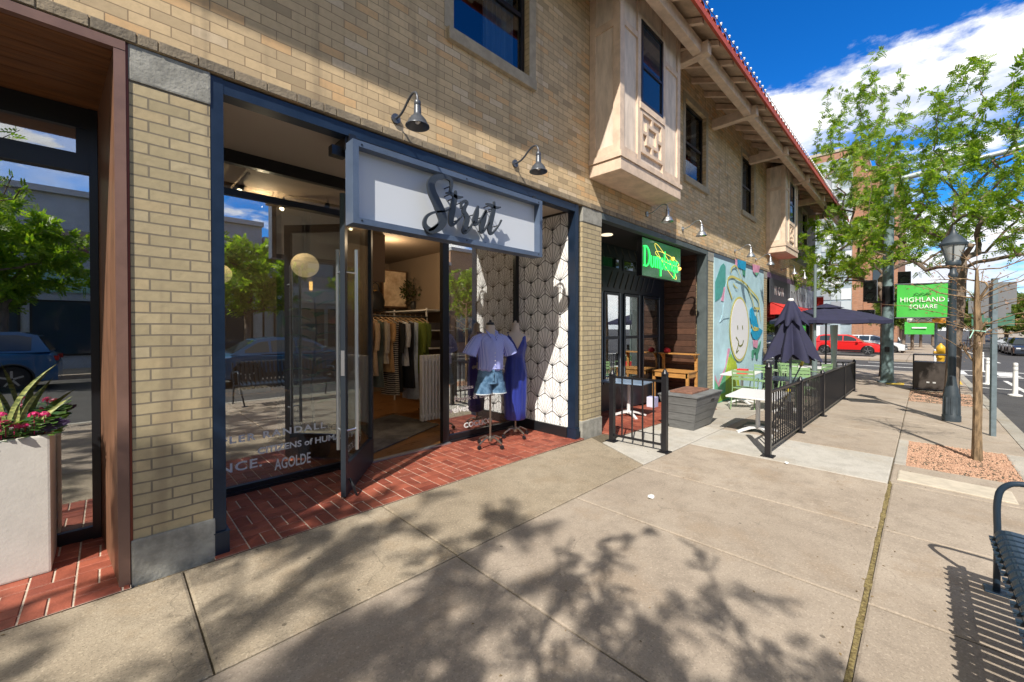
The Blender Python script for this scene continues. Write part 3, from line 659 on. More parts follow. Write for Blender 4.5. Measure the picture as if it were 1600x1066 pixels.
# interior of shop 0
I0 = MB(); I0.box(-4.5, .3, 5.8, 5.9, 0, 3.2); I0.box(-4.5, .3, .98, 5.8, -.02, .0); I0.box(-4.5, .3, .98, 5.8, 3.17, 3.19); I0.box(.05, .07, .96, 5.8, 0, 3.2)
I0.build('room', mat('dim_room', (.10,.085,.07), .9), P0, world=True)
sh = MB(); sh.box(-3, -.25, 1.5, 1.9, .70, .725); sh.box(-.35, -.31, 1.55, 1.6, 0, .7); sh.box(-2.9, -2.86, 1.55, 1.6, 0, .7)
tag(sh.build('display_shelf', M_white, origin=(-1.6,1.7,0)), 'narrow white display shelf inside the far left shop window', 'shelf')
bx = MB(); bx.box(-.62, -.36, 1.58, 1.80, .727, 1.10, bev=.02); tag(bx.build('display_box', mat('teal_box', (.05,.12,.13), .5), origin=(-.5,1.7,.727)), 'teal arched box displayed on the white shelf behind the left window', 'box')
# ================================================================ SHOP 1 : clothes boutique
P1 = thing('boutique_shopfront', 'recessed boutique shop front with dark blue steel frame and tall glass', 'shop front', (2.6,.6,0))
b = MB(); b.box(.5, .574, .015, .14, .155, 3.286); b.box(4.625, 4.70, .015, .14, .155, 3.286); b.box(.574, 4.625, .018, .14, 3.186, 3.282); b.build('steel_portal', M_blue, P1, world=True)
b = MB(); b.box(.5, .590, .0, .15, .0, .15); b.box(.5,.592,-.004,.15,.15,.158); b.build('portal_foot', M_blue, P1, world=True)
b = MB(); b.box(4.62, 4.71, .0, .15, 0, .15); b.box(4.615,4.71,-.004,.15,.15,.158); b.build('portal_foot', M_blue, P1, world=True)
b = MB(); b.box(.574, 4.70, .14, 1.3, 3.22, 3.25); b.build('recess_ceiling', M_plaster, P1, world=True)
b = MB(); b.box(.5, .56, .14, 1.25, 0, 3.22); b.build('recess_side', M_plaster, P1, world=True)
# patterned side panel: hex fans
b = MB(); b.box(4.632, 4.70, .14, 1.12, .15, 3.22); SP = b.build('patterned_panel', mat('white_wallpaper', (.84,.84,.84), .6), P1, world=True)
lb = MB(); XP = 4.629
def seg(y0, z0, y1, z1, w_):
    # clip to the panel
    ya, yb, za, zb = .145, 1.115, .155, 3.215
    t0, t1 = 0.0, 1.0; dy, dz = y1-y0, z1-z0
    for p, q in ((-dy, y0-ya), (dy, yb-y0), (-dz, z0-za), (dz, zb-z0)):
        if abs(p) < 1e-9:
            if q < 0: return
            continue
        r = q/p
        if p < 0: t0 = max(t0, r)
        else: t1 = min(t1, r)
    if t0 >= t1: return
    y0, z0, y1, z1 = y0+dy*t0, z0+dz*t0, y0+dy*t1, z0+dz*t1
    l = math.hypot(y1-y0, z1-z0)+1e-9; nx, nz = -(z1-z0)/l*w_/2, (y1-y0)/l*w_/2
    k = [(y0+nx,z0+nz),(y1+nx,z1+nz),(y1-nx,z1-nz),(y0-nx,z0-nz)]
    lb.add([(XP,a,c) for a, c in k]+[(XP+.003,a,c) for a, c in k], [(0,1,2,3),(0,4,5,1),(2,6,7,3)])
S = .165; cw = S*math.sqrt(3)
for j in range(-1, 16):
    for i in range(-1, 6):
        cy = .145+i*cw+(cw/2 if j % 2 else 0); cz = .18+j*S*1.5
        pts = [(cy+S*math.sin(math.pi/3*k), cz+S*math.cos(math.pi/3*k)) for k in range(6)]
        for k in (0, 1, 5): seg(*pts[k], *pts[(k+1) % 6] if k != 5 else pts[0], .0085)
        seg(*pts[1], *pts[2], .0085)
        bt = pts[3]; seg(*pts[2], *bt, .0085)
        for k in range(1, 8):
            # fan rays from the bottom vertex to points along the upper edges
            f = k/8; 
            if f < .25: e = (pts[4][0]+(pts[5][0]-pts[4][0])*f/.25*1, pts[4][1]+(pts[5][1]-pts[4][1])*f/.25)
            elif f < .5: e = (pts[5][0]+(pts[0][0]-pts[5][0])*(f-.25)/.25, pts[5][1]+(pts[0][1]-pts[5][1])*(f-.25)/.25)
            elif f < .75: e = (pts[0][0]+(pts[1][0]-pts[0][0])*(f-.5)/.25, pts[0][1]+(pts[1][1]-pts[0][1])*(f-.5)/.25)
            else: e = (pts[1][0]+(pts[2][0]-pts[1][0])*(f-.75)/.25, pts[1][1]+(pts[2][1]-pts[1][1])*(f-.75)/.25)
            e = (bt[0]+(e[0]-bt[0])*.97, bt[1]+(e[1]-bt[1])*.97); seg(*bt, *e, .0030)
lb.build('fan_pattern', mat('pattern_ink', (.03,.03,.035), .6), SP, world=True)
b = MB(); b.box(4.61,4.70,.15,1.12,3.195,3.219); b.build('top_trim', M_black, P1, world=True)
b = MB(); b.box(4.605, 4.70, .15, 1.12, 0, .148); b.build('skirting', M_black, P1, world=True)
# glazing
GY = 1.15
f = MB(); f.box(.56, 4.64, GY-.03, GY+.04, 3.10, 3.22); f.box(.56, .62, GY-.03, GY+.03, 0, 3.10)
f.box(2.10, 2.17, GY-.03, GY+.03, 0, 3.10); f.box(3.17, 3.27, GY-.04, GY+.03, 0, 3.10); f.box(4.56, 4.64, GY-.03, GY+.03, 0, 3.10)
f.box(.62, 2.10, GY-.025, GY+.03, 2.80, 2.86); f.box(2.17, 3.17, GY-.025, GY+.03, 2.83, 2.89); f.box(.62, 2.10, GY-.025, GY+.03, 0, .075); f.box(3.27, 4.56, GY-.025, GY+.03, 0, .10)
f.box(.62, 2.10, GY-.05, GY-.025, 0, .03); f.box(3.27, 4.56, GY-.05, GY-.025, 0, .03)
FR = f.build('window_frame', M_black, P1, world=True)
for nm, (a, c, d, e) in (('left_pane', (.62,2.10,.075,2.80)), ('transom_pane', (.62,2.10,2.86,3.10)), ('transom_pane', (2.17,3.17,2.89,3.10)), ('right_pane', (3.27,4.56,.10,3.10))):
    b = MB(); b.box(a, c, GY, GY+.005, d, e); b.build(nm.split('_',1)[1] if nm[:4] != 'tran' else 'transom_pane', M_glass, FR, world=True)
b = MB(); b.box(2.10, 3.27, 1.06, 1.13, .006, .022); b.build('threshold', mat('aluminium', (.55,.57,.60), .3, metal=.8), P1, world=True)
M_dec = mat('white_vinyl', (.9,.9,.9), .6)
def decal(s_, x, z, size, w_=None, **kw):
    o = text('window_lettering', s_, (x, GY-.002, z), size, M_dec, FR, ext=.0006, bold=.0022, **kw)
    if w_:
        xs_ = [v.co.x for v in o.data.vertices]; a, c = min(xs_), max(xs_)
        for v in o.data.vertices: v.co.x = a+(v.co.x-a)*w_/(c-a)
    return o
decal('LOEFFLER RANDALL', .40, .485, .092, 1.26, space=1.25); decal('CITIZENS of HUMANITY', 1.02, .335, .088, 1.02)
decal('VINCE.', .56, .215, .12, .50, space=1.1); decal('AGOLDE', 1.17, .145, .155, .34)
decal('Frank & Eileen', 3.38, .545, .085, .76); decal('velvet', 3.30, .39, .13, .34); decal('COCLICO', 3.55, .15, .10, .53); decal('oats', 3.50, .70, .07, .22); decal('Rails', 4.25,.70,.12,.26); decal('O', 4.3,.92,.09)
# open door
DR = thing('glass_shop_door', 'black framed glass shop door standing open onto the brick step', 'door', (2.16,1.10,0), math.atan2(.30-1.10, 1.50-2.16))
Wd, Hd, s_ = 1.02, 2.79, .075
b = MB(); b.box(0, s_, -.022, .022, .018, Hd); b.box(Wd-s_, Wd, -.022, .022, .018, Hd); b.box(s_, Wd-s_, -.021, .021, Hd-.09, Hd); b.box(s_, Wd-s_, -.021, .021, .018, .30)
b.build('door_frame', mat('door_black_metal', (.035,.045,.06), .3, metal=.4), DR)
b = MB(); b.box(s_, Wd-s_, -.004, .004, .30, Hd-.09); b.build('pane', glass_mat('door_glass', .16), DR)
for sgn in (-1, 1):
    b = MB(); yy = sgn*.085; b.tube([(Wd-.13,yy,.42),(Wd-.13,yy,2.30)], .017, 12)
    for z in (.62, 2.08): b.tube([(Wd-.13,yy,z),(Wd-.04,sgn*.02,z)], .009, 8)
    b.build('pull_handle', mat('brushed_steel', (.55,.58,.62), .28, metal=.9), DR, smooth=True)
b = MB(); b.box(Wd-.001, Wd+.003, -.016, .016, 1.13, 1.36); b.build('lock_plate', mat('lock_plate', (.4,.4,.42), .35, metal=.8), DR)
text('door_lettering', 'COCLICO', (.35,-.0255,.36), .10, M_dec, DR, world=False, ext=.0006)
b = MB(); b.tube([(Wd-.09,.03,.16),(Wd-.06,.07,.10),(Wd-.06,.10,.015)], .012, 8); b.build('door_stop', M_black, DR)
# hanging sign
SG = thing('shop_sign', 'large white boxed sign with raised grey script letters reading Strut', 'sign', (2.6,-.05,2.45))
x0, x1, z0, z1 = 1.435, 3.80, 2.435, 3.125
ry = lambda k: k
SG_Y = -.095
b = MB(); t = .05
b.box(x0, x1, SG_Y, .055, z0, z0+t); b.box(x0, x1, SG_Y, .055, z1-t, z1); b.box(x0, x0+t, SG_Y, .055, z0+t, z1-t); b.box(x1-t, x1, SG_Y, .055, z0+t, z1-t)
b.build('sign_frame', mat('grey_blue_metal', (.085,.12,.19), .4, var=.1, vs_=5), SG, world=True)
b = MB(); b.box(x0+t, x1-t, -.005, .045, z0+t, z1-t); b.build('sign_panel', mat('sign_panel_white', (.62,.66,.72), .45), SG, world=True)
for xx in (1.45, 3.74): b = MB(); b.box(xx, xx+.055, .0, .05, z1-.01, 3.20); b.box(xx-.02, xx+.05, .04, .30, 3.08, 3.19); b.box(xx-.1, xx+.02, .12, .2, 3.04, 3.12); b.build('bracket', M_black, SG, world=True)
for xx in (1.51, 2.62, 3.73):
    for zz in (2.465, 3.095): b = MB(); b.tube([(xx,SG_Y-.004,zz),(xx,SG_Y+.002,zz)], .008, 8); b.build('screw', M_black, SG, world=True)
# script letters as swept strokes (brush width varies)
SW = []
def cat(pts, n=7):
    out = []
    for i in range(len(pts)-1):
        p0 = pts[max(0,i-1)]; p1 = pts[i]; p2 = pts[i+1]; p3 = pts[min(len(pts)-1,i+2)]
        for k in range(n):
            t = k/n; out.append(tuple(.5*((2*p1[j])+(-p0[j]+p2[j])*t+(2*p0[j]-5*p1[j]+4*p2[j]-p3[j])*t*t+(-p0[j]+3*p1[j]-3*p2[j]+p3[j])*t**3) for j in range(3)))
    out.append(pts[-1]); return out
def stroke(mb, pts, fn, depth):
    P = cat(pts); n = len(P); vs = []
    for i in range(n):
        a = P[max(0,i-1)]; c = P[min(n-1,i+1)]; dx, dz = c[0]-a[0], c[1]-a[1]; l = math.hypot(dx, dz)+1e-9; nx, nz = -dz/l, dx/l; h = P[i][2]/2*(1.3 if depth > .01 else 1)
        for s2 in (1, -1):
            for d in (0, depth): vs.append(fn(P[i][0]+nx*h*s2, P[i][1]+nz*h*s2, d))
    fs = []
    for i in range(n-1):
        k = 4*i; fs += [(k,k+4,k+6,k+2),(k+1,k+3,k+7,k+5),(k,k+1,k+5,k+4),(k+2,k+6,k+7,k+3)]
    fs += [(0,2,3,1),(4*n-4,4*n-3,4*n-1,4*n-2)]; mb.add(vs, fs)
strk = [[(2.391, 2.892, 0.02), (2.407, 2.965, 0.022), (2.396, 3.023, 0.03), (2.323, 3.034, 0.035), (2.222, 2.995, 0.045), (2.172, 2.932, 0.06), (2.182, 2.852, 0.07), (2.231, 2.772, 0.075), (2.281, 2.681, 0.08), (2.302, 2.6, 0.07), (2.261, 2.534, 0.055), (2.181, 2.487, 0.045), (2.123, 2.502, 0.04), (2.099, 2.547, 0.03), (2.123, 2.609, 0.022), (2.181, 2.653, 0.018), (2.251, 2.679, 0.014), (2.322, 2.698, 0.012), (2.396, 2.738, 0.012)], [(2.137, 2.48, 0.014), (2.191, 2.509, 0.022), (2.246, 2.561, 0.014)], [(2.46, 2.93, 0.012), (2.449, 2.854, 0.04), (2.422, 2.744, 0.05), (2.401, 2.653, 0.05), (2.406, 2.594, 0.04), (2.438, 2.595, 0.02), (2.492, 2.644, 0.012), (2.559, 2.719, 0.01)], [(2.344, 2.881, 0.012), (2.407, 2.887, 0.022), (2.471, 2.867, 0.028), (2.548, 2.885, 0.01)], [(2.526, 2.765, 0.014), (2.537, 2.829, 0.02), (2.582, 2.852, 0.022), (2.604, 2.835, 0.02), (2.57, 2.783, 0.03), (2.565, 2.738, 0.04), (2.604, 2.683, 0.045), (2.581, 2.599, 0.045), (2.564, 2.542, 0.04), (2.604, 2.549, 0.02), (2.65, 2.602, 0.014), (2.697, 2.673, 0.012)], [(2.75, 2.839, 0.012), (2.726, 2.752, 0.045), (2.703, 2.656, 0.045), (2.738, 2.653, 0.018), (2.804, 2.73, 0.014), (2.86, 2.815, 0.016)], [(2.86, 2.815, 0.016), (2.829, 2.716, 0.045), (2.798, 2.627, 0.045), (2.798, 2.576, 0.03), (2.841, 2.607, 0.016), (2.903, 2.692, 0.012)], [(2.977, 2.934, 0.012), (2.967, 2.837, 0.035), (2.928, 2.716, 0.045), (2.909, 2.637, 0.045), (2.922, 2.583, 0.03), (2.967, 2.604, 0.016), (3.045, 2.689, 0.01), (3.084, 2.754, 0.012)], [(2.86, 2.885, 0.012), (2.929, 2.885, 0.024), (2.993, 2.87, 0.026), (3.071, 2.891, 0.01)]]
b = MB()
for s_ in strk: stroke(b, s_, lambda a, c, d: (a, -.13+d, c), .022)
b.build('script_letters', mat('letter_grey', (.035,.042,.05), .35), SG, world=True)
for s_ in strk:
    for q in (1, -2): b = MB(); b.tube([(s_[q][0],-.108,s_[q][1]),(s_[q][0],-.004,s_[q][1])], .006, 6); b.build('letter_pin', M_black, SG, world=True)
# ================================================================ GOOSENECK LAMPS
M_galv = mat('lamp_grey_metal', (.085,.095,.115), .35, metal=.3, var=.15, vs_=10)
M_galv2 = mat('galvanised_shade', (.42,.44,.47), .38, metal=.85, var=.15, vs_=10)
def gooseneck(x, z, label, mm, sx=0.0, reach=.40, grp='gooseneck lamps along the facade'):
    L = thing('wall_lamp', label, 'lamp', (x, -.0, z-.02), 0, grp); L.scale = (.92,.92,.92)
    b = MB(); b.tube([(0,-.0,0),(0,-.022,0)], .048, 14); b.build('mount_plate', mm, L)
    b = MB(); pts = [(0,-.02,0)]
    cr = [(0,-.02,-.0),(sx*.2,-.10,.005),(sx*.4,-.17,.035),(sx*.65,-.24,.085),(sx*.85,-.31,.118),(sx,-.37,.112),(sx,-reach,.075),(sx,-reach-.008,.03),(sx,-reach-.008,.0)]
    b.tube(cat([(p[0],p[1],p[2]) for p in cr], 4), .0115, 9); b.build('gooseneck_arm', mm, L, smooth=True)
    b = MB(); b.lathe([(.001,.02),(.026,.02),(.031,.008),(.031,-.02),(.028,-.024),(.033,-.04),(.034,-.10),(.040,-.112),(.062,-.135),(.082,-.16),(.088,-.185),(.108,-.205),(.110,-.215),(.105,-.215),(.085,-.195),(.055,-.14),(.028,-.115)], (sx,-reach-.008,0), 26)
    b.build('lamp_shade', mm, L, smooth=True)
    b = MB(); b.sphere((sx,-reach-.008,-.165), .028, 12, 8); b.build('bulb', mat('frosted_bulb', (.7,.7,.66), .3), L, smooth=True)
    return L
for x, z, lb, mm in ((1.87,3.49,'dark grey gooseneck lamp above the left end of the white script sign',M_galv), (3.41,3.52,'dark grey gooseneck lamp above the right end of the white script sign',M_galv),
    (6.66,3.56,'silver gooseneck lamp under the first bay window above the green neon sign',M_galv2), (8.15,3.56,'silver gooseneck lamp right of the green neon sign above the plank wall',M_galv2),
    (11.35,3.55,'gooseneck lamp over the left half of the painted mural',M_galv2), (13.2,3.55,'gooseneck lamp over the right end of the painted mural',M_galv2),
    (16.2,3.56,'first gooseneck lamp from the mural over the black and grey sign board',M_galv2), (17.9,3.56,'second gooseneck lamp from the mural over the black and grey sign board',M_galv2),
    (19.8,3.56,'third gooseneck lamp from the mural over the black and grey sign board',M_galv2), (21.6,3.56,'gooseneck lamp at the far street corner of the brick building',M_galv2)):
    gooseneck(x, z, lb, mm)
# ================================================================ SHOP 2 : recessed dark cafe front
P2 = thing('cafe_shopfront', 'dark recessed cafe front with sash windows and horizontal plank side wall', 'shop front', (7.3,.5,0))
b = MB(); b.box(5.28, 9.56, .0, .12, 3.20, 3.292); b.box(9.46, 9.555, .0, .20, -.2, 3.2); b.build('steel_header', mat('grey_green_steel', (.075,.095,.10), .5, var=.2, vs_=4), P2, world=True)
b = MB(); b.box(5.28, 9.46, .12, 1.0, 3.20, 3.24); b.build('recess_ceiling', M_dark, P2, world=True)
b = MB(); b.tube([(6.2,.5,3.198),(6.2,.5,3.185)], .10, 20); b.build('ceiling_light', mat('round_downlight', (.8,.75,.65), .4, emis=(1,.85,.6), es=1.0), P2, world=True)
M_plank = island_mat('dark_planks', (.045,.022,.015), (.13,.06,.035), .55, .3, 40, .4)
b = MB()
for k in range(24):
    z = -.1+k*.138; b.bbox(9.36, 9.42, .20, .93, z, z+.131, .006)
b.build('plank_wall', M_plank, P2, world=True)
CY = .92; M_cf = mat('cafe_frame', (.014,.018,.026), .4)
f = MB(); f.box(5.28, 9.36, CY, CY+.08, 2.28, 3.2); f.box(5.28, 9.36, CY, CY+.08, -.1, .48)
cols = [(5.45,6.05),(6.11,6.68),(6.76,7.33),(7.50,8.12),(8.28,9.05)]
f.box(5.28, cols[0][0], CY, CY+.08, .48, 2.28)
for (a, c), (d, e) in zip(cols[:-1], cols[1:]): f.box(c, d, CY, CY+.08, .48, 2.28)
f.box(9.05, 9.36, CY, CY+.08, .48, 2.28); CF = f.build('wall_panel', M_cf, P2, world=True)
M_bt = mat('cafe_batten', (.07,.062,.06), .6)
for k in range(21):         # slanting battens over and above the windows
    if k < 9: x = 6.9+k*.22; q = ((x,CY-.006,2.36),(x+.17,CY-.006,2.68))
    elif k < 13: x = 5.9+(k-9)*.22; q = ((x,CY-.006,2.68),(x+.17,CY-.006,2.36))
    else: x = 6.1+(k-13)*.26; q = ((x,CY-.006,3.17),(x+.12,CY-.006,3.0))
    f = MB(); f.beam(*q, .035, .012, (0,1,0)); f.build('batten', M_bt, CF, world=True)
for a, c in cols:
    w_ = MB(); t = .045; y0 = CY-.025
    w_.box(a, a+t, y0, y0+.03, .48, 2.26); w_.box(c-t, c, y0, y0+.03, .48, 2.26); w_.box(a+t, c-t, y0, y0+.03, 2.21, 2.26); w_.box(a+t, c-t, y0, y0+.03, .48, .54); w_.box(a+t, c-t, y0, y0+.03, 1.34, 1.40)
    o = w_.build('window', M_cf, P2, world=True)
    w_ = MB(); w_.box(a-.004,a+.003,y0-.004,y0-.001,.48,2.26); w_.box(c-.008,c+.006,y0-.004,y0-.001,.48,2.26); w_.build('metal_trim', mat('pale_trim', (.30,.36,.42), .35), o, world=True)
    w_ = MB(); w_.box(a+t, c-t, y0+.012, y0+.016, .54, 1.34); w_.box(a+t, c-t, y0+.012, y0+.016, 1.40, 2.21); w_.build('pane', M_glass, o, world=True)
    w_ = MB(); w_.box(a+t, c-t, y0+.07, y0+.075, 1.95, 2.21); w_.build('roller_blind', mat('blind', (.5,.52,.5), .8), o, world=True)
for a, c in ((5.45,6.05),(6.65,7.3),(7.45,8.0)):
    w_ = MB(); y0 = CY-.02; w_.box(a, c, y0, y0+.012, 2.73, 2.98); o = w_.build('transom_window', M_cf, P2, world=True)
    w_ = MB(); w_.box(a+.03, c-.03, y0-.003, y0-.001, 2.755, 2.955); w_.build('pane', mat('dark_mirror_glass', (.01,.02,.015), .03, spec=1.0), o, world=True)
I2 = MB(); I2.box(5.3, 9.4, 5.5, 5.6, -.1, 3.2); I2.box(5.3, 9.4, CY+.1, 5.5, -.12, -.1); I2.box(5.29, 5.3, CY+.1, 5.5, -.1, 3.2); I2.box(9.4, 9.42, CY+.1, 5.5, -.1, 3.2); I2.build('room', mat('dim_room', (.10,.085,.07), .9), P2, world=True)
b = MB(); b.box(5.285, 5.34, .10, .92, -.1, 3.2); b.build('side_wall', M_cf, P2, world=True)
# neon sign
NS = thing('neon_sign', 'green neon dumplings sign with yellow orbit rings on a hanging clear board', 'sign', (7.5,.10,2.5))
b = MB(); b.box(6.71, 8.31, .10, .112, 2.50, 3.17); b.build('board', mat('neon_board', (.012,.05,.022), .12, spec=.8, emis=(.02,.13,.035), es=.55), NS, world=True)
b = MB(); b.box(6.71,8.31,.113,.19,2.49,2.50); b.box(6.695,6.71,.10,.2,2.49,3.17); b.box(8.31,8.325,.10,.2,2.49,3.17); b.box(7.0,7.02,.12,.14,3.17,3.2); b.box(8.0,8.02,.12,.14,3.17,3.2); b.build('board_edge', M_black, NS, world=True)
M_ng = mat('green_neon', (.05,.9,.1), .4, emis=(.03,1,.12), es=2.0); M_ny = mat('yellow_neon', (.9,.8,.2), .4, emis=(1,.78,.12), es=.9)
def neon(strokes, m, name='neon_tube', r=.011):
    b = MB()
    for s2 in strokes: b.tube([(p[0],.088 if r > .006 else .096,p[1]) for p in cat([(a,c,0) for a, c in s2], 5)], r, 6)
    return b.build(name, m, NS, world=True, smooth=True)
X0, Zb, CH = 6.78, 2.68, .15
def ch(x, pts): return [(X0+x+a, Zb+c) for a, c in pts]
w_ = .12; st = []
st += [ch(0, [(0,0),(.0,.17),(0,.34)]), ch(0, [(-.03,.34),(.08,.34),(.17,.25),(.17,.09),(.08,0),(-.03,0)])]
cx = .24
st.append(ch(cx, [(0,.2),(0,.05),(.05,0),(.1,.05),(.1,.2)])); cx += .17
st.append(ch(cx, [(0,0),(0,.2)])); st.append(ch(cx, [(0,.12),(.04,.2),(.08,.15),(.08,0)])); st.append(ch(cx, [(.08,.12),(.12,.2),(.16,.15),(.16,0)])); cx += .22
st.append(ch(cx, [(0,.2),(0,-.14)])); st.append(ch(cx, [(0,.16),(.06,.2),(.11,.1),(.06,0),(0,.04)])); cx += .17
st.append(ch(cx, [(0,.34),(0,.05),(.03,0)])); cx += .10; st.append(ch(cx, [(0,.2),(0,.0)])); cx += .08
st.append(ch(cx, [(0,0),(0,.2)])); st.append(ch(cx, [(0,.12),(.05,.2),(.1,.14),(.1,0)])); cx += .16
st.append(ch(cx, [(.10,.18),(.04,.2),(0,.1),(.04,0),(.1,.04),(.1,.2),(.1,-.08),(.04,-.13)])); cx += .16
st.append(ch(cx, [(.09,.18),(.03,.2),(.01,.13),(.08,.08),(.06,0),(0,.02)])); 
neon(st, M_ng)
def ell(cx, cz, a, c_, rot, n=18): return [(cx+a*math.cos(t)*math.cos(rot)-c_*math.sin(t)*math.sin(rot), cz+a*math.cos(t)*math.sin(rot)+c_*math.sin(t)*math.cos(rot)) for t in [2*math.pi*k/n for k in range(n+1)]]
neon([ell(7.65,2.83,.55,.09,-.55), ell(7.72,2.90,.52,.08,-.12)], M_ny, 'neon_ring', .0045)
b = MB(); b.sphere((7.93,.085,2.93), .035, 10, 8); b.sphere((8.23,.085,2.76), .035, 10, 8); b.build('neon_dot', mat('orange_neon', (.9,.5,.1), .4, emis=(1,.55,.08), es=1.8), NS, world=True)
# ================================================================ MURAL
MU = thing('mural_wall', 'pale blue painted wall with a smiling white face, teal shapes and green hills', 'mural', (12,0,-.2))
b = MB(); b.box(9.93, 14.07, -.004, .25, -.45, 3.19); b.build('painted_wall', mat('mural_blue', (.42,.62,.70), .75, var=.10, vs_=2.5, bump=.35, bs=30), MU, world=True)
b = MB(); b.box(9.93, 14.07, .0, .2, 3.19, 3.295); b.build('dark_band', mat('slate_band', (.075,.11,.15), .7), MU, world=True)
_PC = {'teal': (0.07, 0.33, 0.3), 'blue': (0.03, 0.17, 0.36), 'cyan': (0.0, 0.3, 0.55), 'yellow': (0.55, 0.50, 0.14), 'white': (0.72, 0.72, 0.76), 'green': (0.24, 0.42, 0.05), 'lgreen': (0.12, 0.42, 0.25), 'pink': (0.62, 0.28, 0.42), 'olive': (0.35, 0.45, 0.03), 'dgreen': (0.05, 0.25, 0.16)}
for i_, (cn, pl) in enumerate([('pink', [(10.004, 0.48), (10.209, 0.252), (10.706, 0.621), (10.875, 1.051), (11.056, 1.045), (10.825, 0.493), (10.265, 0.132), (10.006, 0.329)]), ('lgreen', [(9.992, -0.198), (9.984, 0.368), (10.265, 0.151), (10.685, 0.504), (11.056, 1.004), (11.453, -0.265)]), ('green', [(9.992, -0.198), (9.991, -0.085), (10.267, -0.023), (10.717, -0.015), (10.732, 0.5), (11.119, 0.92), (11.567, 0.606), (11.915, -0.15)]), ('olive', [(10.732, 0.46), (10.938, 0.848), (11.501, 0.694), (11.873, -0.102), (11.584, -0.302)]), ('teal', [(9.973, 2.623), (10.17, 2.847), (10.33, 3.035), (10.529, 3.115), (10.667, 3.051), (10.674, 2.638), (10.474, 2.351), (10.233, 2.242), (9.979, 2.173)]), ('pink', [(10.561, 2.551), (10.675, 2.559), (10.655, 2.401), (10.544, 2.199), (10.365, 2.21)]), ('blue', [(10.652, 2.597), (10.905, 2.856), (11.334, 2.895), (11.427, 2.654), (11.355, 2.4), (11.097, 2.223), (10.946, 1.814), (10.573, 1.788), (10.263, 1.695), (10.459, 1.884)]), ('cyan', [(11.519, 3.329), (12.267, 3.351), (12.229, 3.106), (11.587, 3.127)]), ('pink', [(11.39, 3.313), (11.519, 3.32), (11.522, 3.12), (11.394, 3.128)]), ('dgreen', [(11.977, 3.103), (12.201, 3.095), (12.176, 2.935), (12.007, 2.976)]), ('pink', [(12.876, 3.352), (13.584, 3.381), (13.455, 3.156), (13.101, 3.076), (12.911, 3.15)]), ('lgreen', [(13.005, 3.127), (13.455, 3.17), (13.229, 3.055)]), ('cyan', [(12.629, 2.068), (12.809, 2.141), (12.966, 2.032), (13.094, 1.897), (13.319, 1.901), (13.457, 1.573), (13.901, 1.476), (13.63, 1.31), (13.269, 1.199), (12.92, 1.261), (12.732, 1.437), (12.821, 1.573), (12.633, 1.843)]), ('pink', [(12.921, 1.216), (13.4, 1.196), (13.339, 0.962), (12.987, 1.021)]), ('dgreen', [(12.834, 0.935), (13.274, 0.964), (13.718, 1.189), (13.605, 0.952), (13.408, 0.818), (13.395, 0.653), (13.249, 0.661), (13.18, 0.851), (12.991, 0.846), (12.962, 0.7), (12.839, 0.706)])]):
    b = MB(); b.prism(pl, lambda a, c, t: (a, -.005-.0012*i_-t, c), .001+.0008*i_); b.build('painted_shape', mat('mural_'+cn, _PC[cn], .75, var=.14, vs_=9, bump=.2), MU, world=True)
b = MB(); b.prism([(12.536, 1.528), (12.522, 1.354), (12.475, 1.187), (12.397, 1.036), (12.292, 0.906), (12.165, 0.802), (12.021, 0.729), (11.868, 0.689), (11.711, 0.681), (11.556, 0.707), (11.41, 0.762), (11.277, 0.846), (11.162, 0.953), (11.069, 1.08), (10.999, 1.223), (10.955, 1.375), (10.939, 1.532), (10.95, 1.69), (10.989, 1.841), (11.053, 1.983), (11.143, 2.109), (11.254, 2.215), (11.383, 2.298), (11.527, 2.352), (11.68, 2.376), (11.837, 2.368), (11.991, 2.327), (12.137, 2.254), (12.268, 2.151), (12.378, 2.021), (12.462, 1.869), (12.515, 1.703)], lambda a, c, t: (a, -.026-t, c), .003); b.build('face_outline', mat('mural_yellow', _PC['yellow'], .7), MU, world=True)
b = MB(); b.prism([(12.447, 1.528), (12.435, 1.367), (12.394, 1.213), (12.324, 1.072), (12.231, 0.952), (12.117, 0.855), (11.989, 0.787), (11.851, 0.748), (11.71, 0.741), (11.571, 0.763), (11.439, 0.815), (11.319, 0.892), (11.214, 0.992), (11.129, 1.11), (11.066, 1.243), (11.026, 1.385), (11.011, 1.532), (11.021, 1.679), (11.056, 1.821), (11.115, 1.953), (11.196, 2.07), (11.296, 2.169), (11.413, 2.245), (11.543, 2.296), (11.681, 2.317), (11.822, 2.309), (11.961, 2.27), (12.091, 2.201), (12.208, 2.105), (12.307, 1.984), (12.381, 1.844), (12.429, 1.69)], lambda a, c, t: (a, -.030-t, c), .003); b.build('painted_face', mat('mural_white', _PC['white'], .7), MU, world=True)
b = MB()
for s_ in [[(11.626, 0.982, 0.03), (11.432, 0.927, 0.05), (11.559, 1.069, 0.04), (11.622, 1.193, 0.03), (11.4, 1.323, 0.05)], [(11.557, 1.174, 0.03), (11.717, 1.085, 0.05), (11.932, 1.121, 0.05), (12.026, 1.226, 0.04), (11.959, 1.163, 0.03)], [(11.523, 1.623, 0.05), (11.537, 1.548, 0.07), (11.525, 1.531, 0.05)], [(11.922, 1.624, 0.05), (11.938, 1.547, 0.07), (11.924, 1.53, 0.05)]]: stroke(b, s_, lambda a, c, d: (a, -.0345-d, c), .002)
b.build('smile_line', mat('mural_olive_line', (.16,.17,.04), .7), MU, world=True)
b = MB()
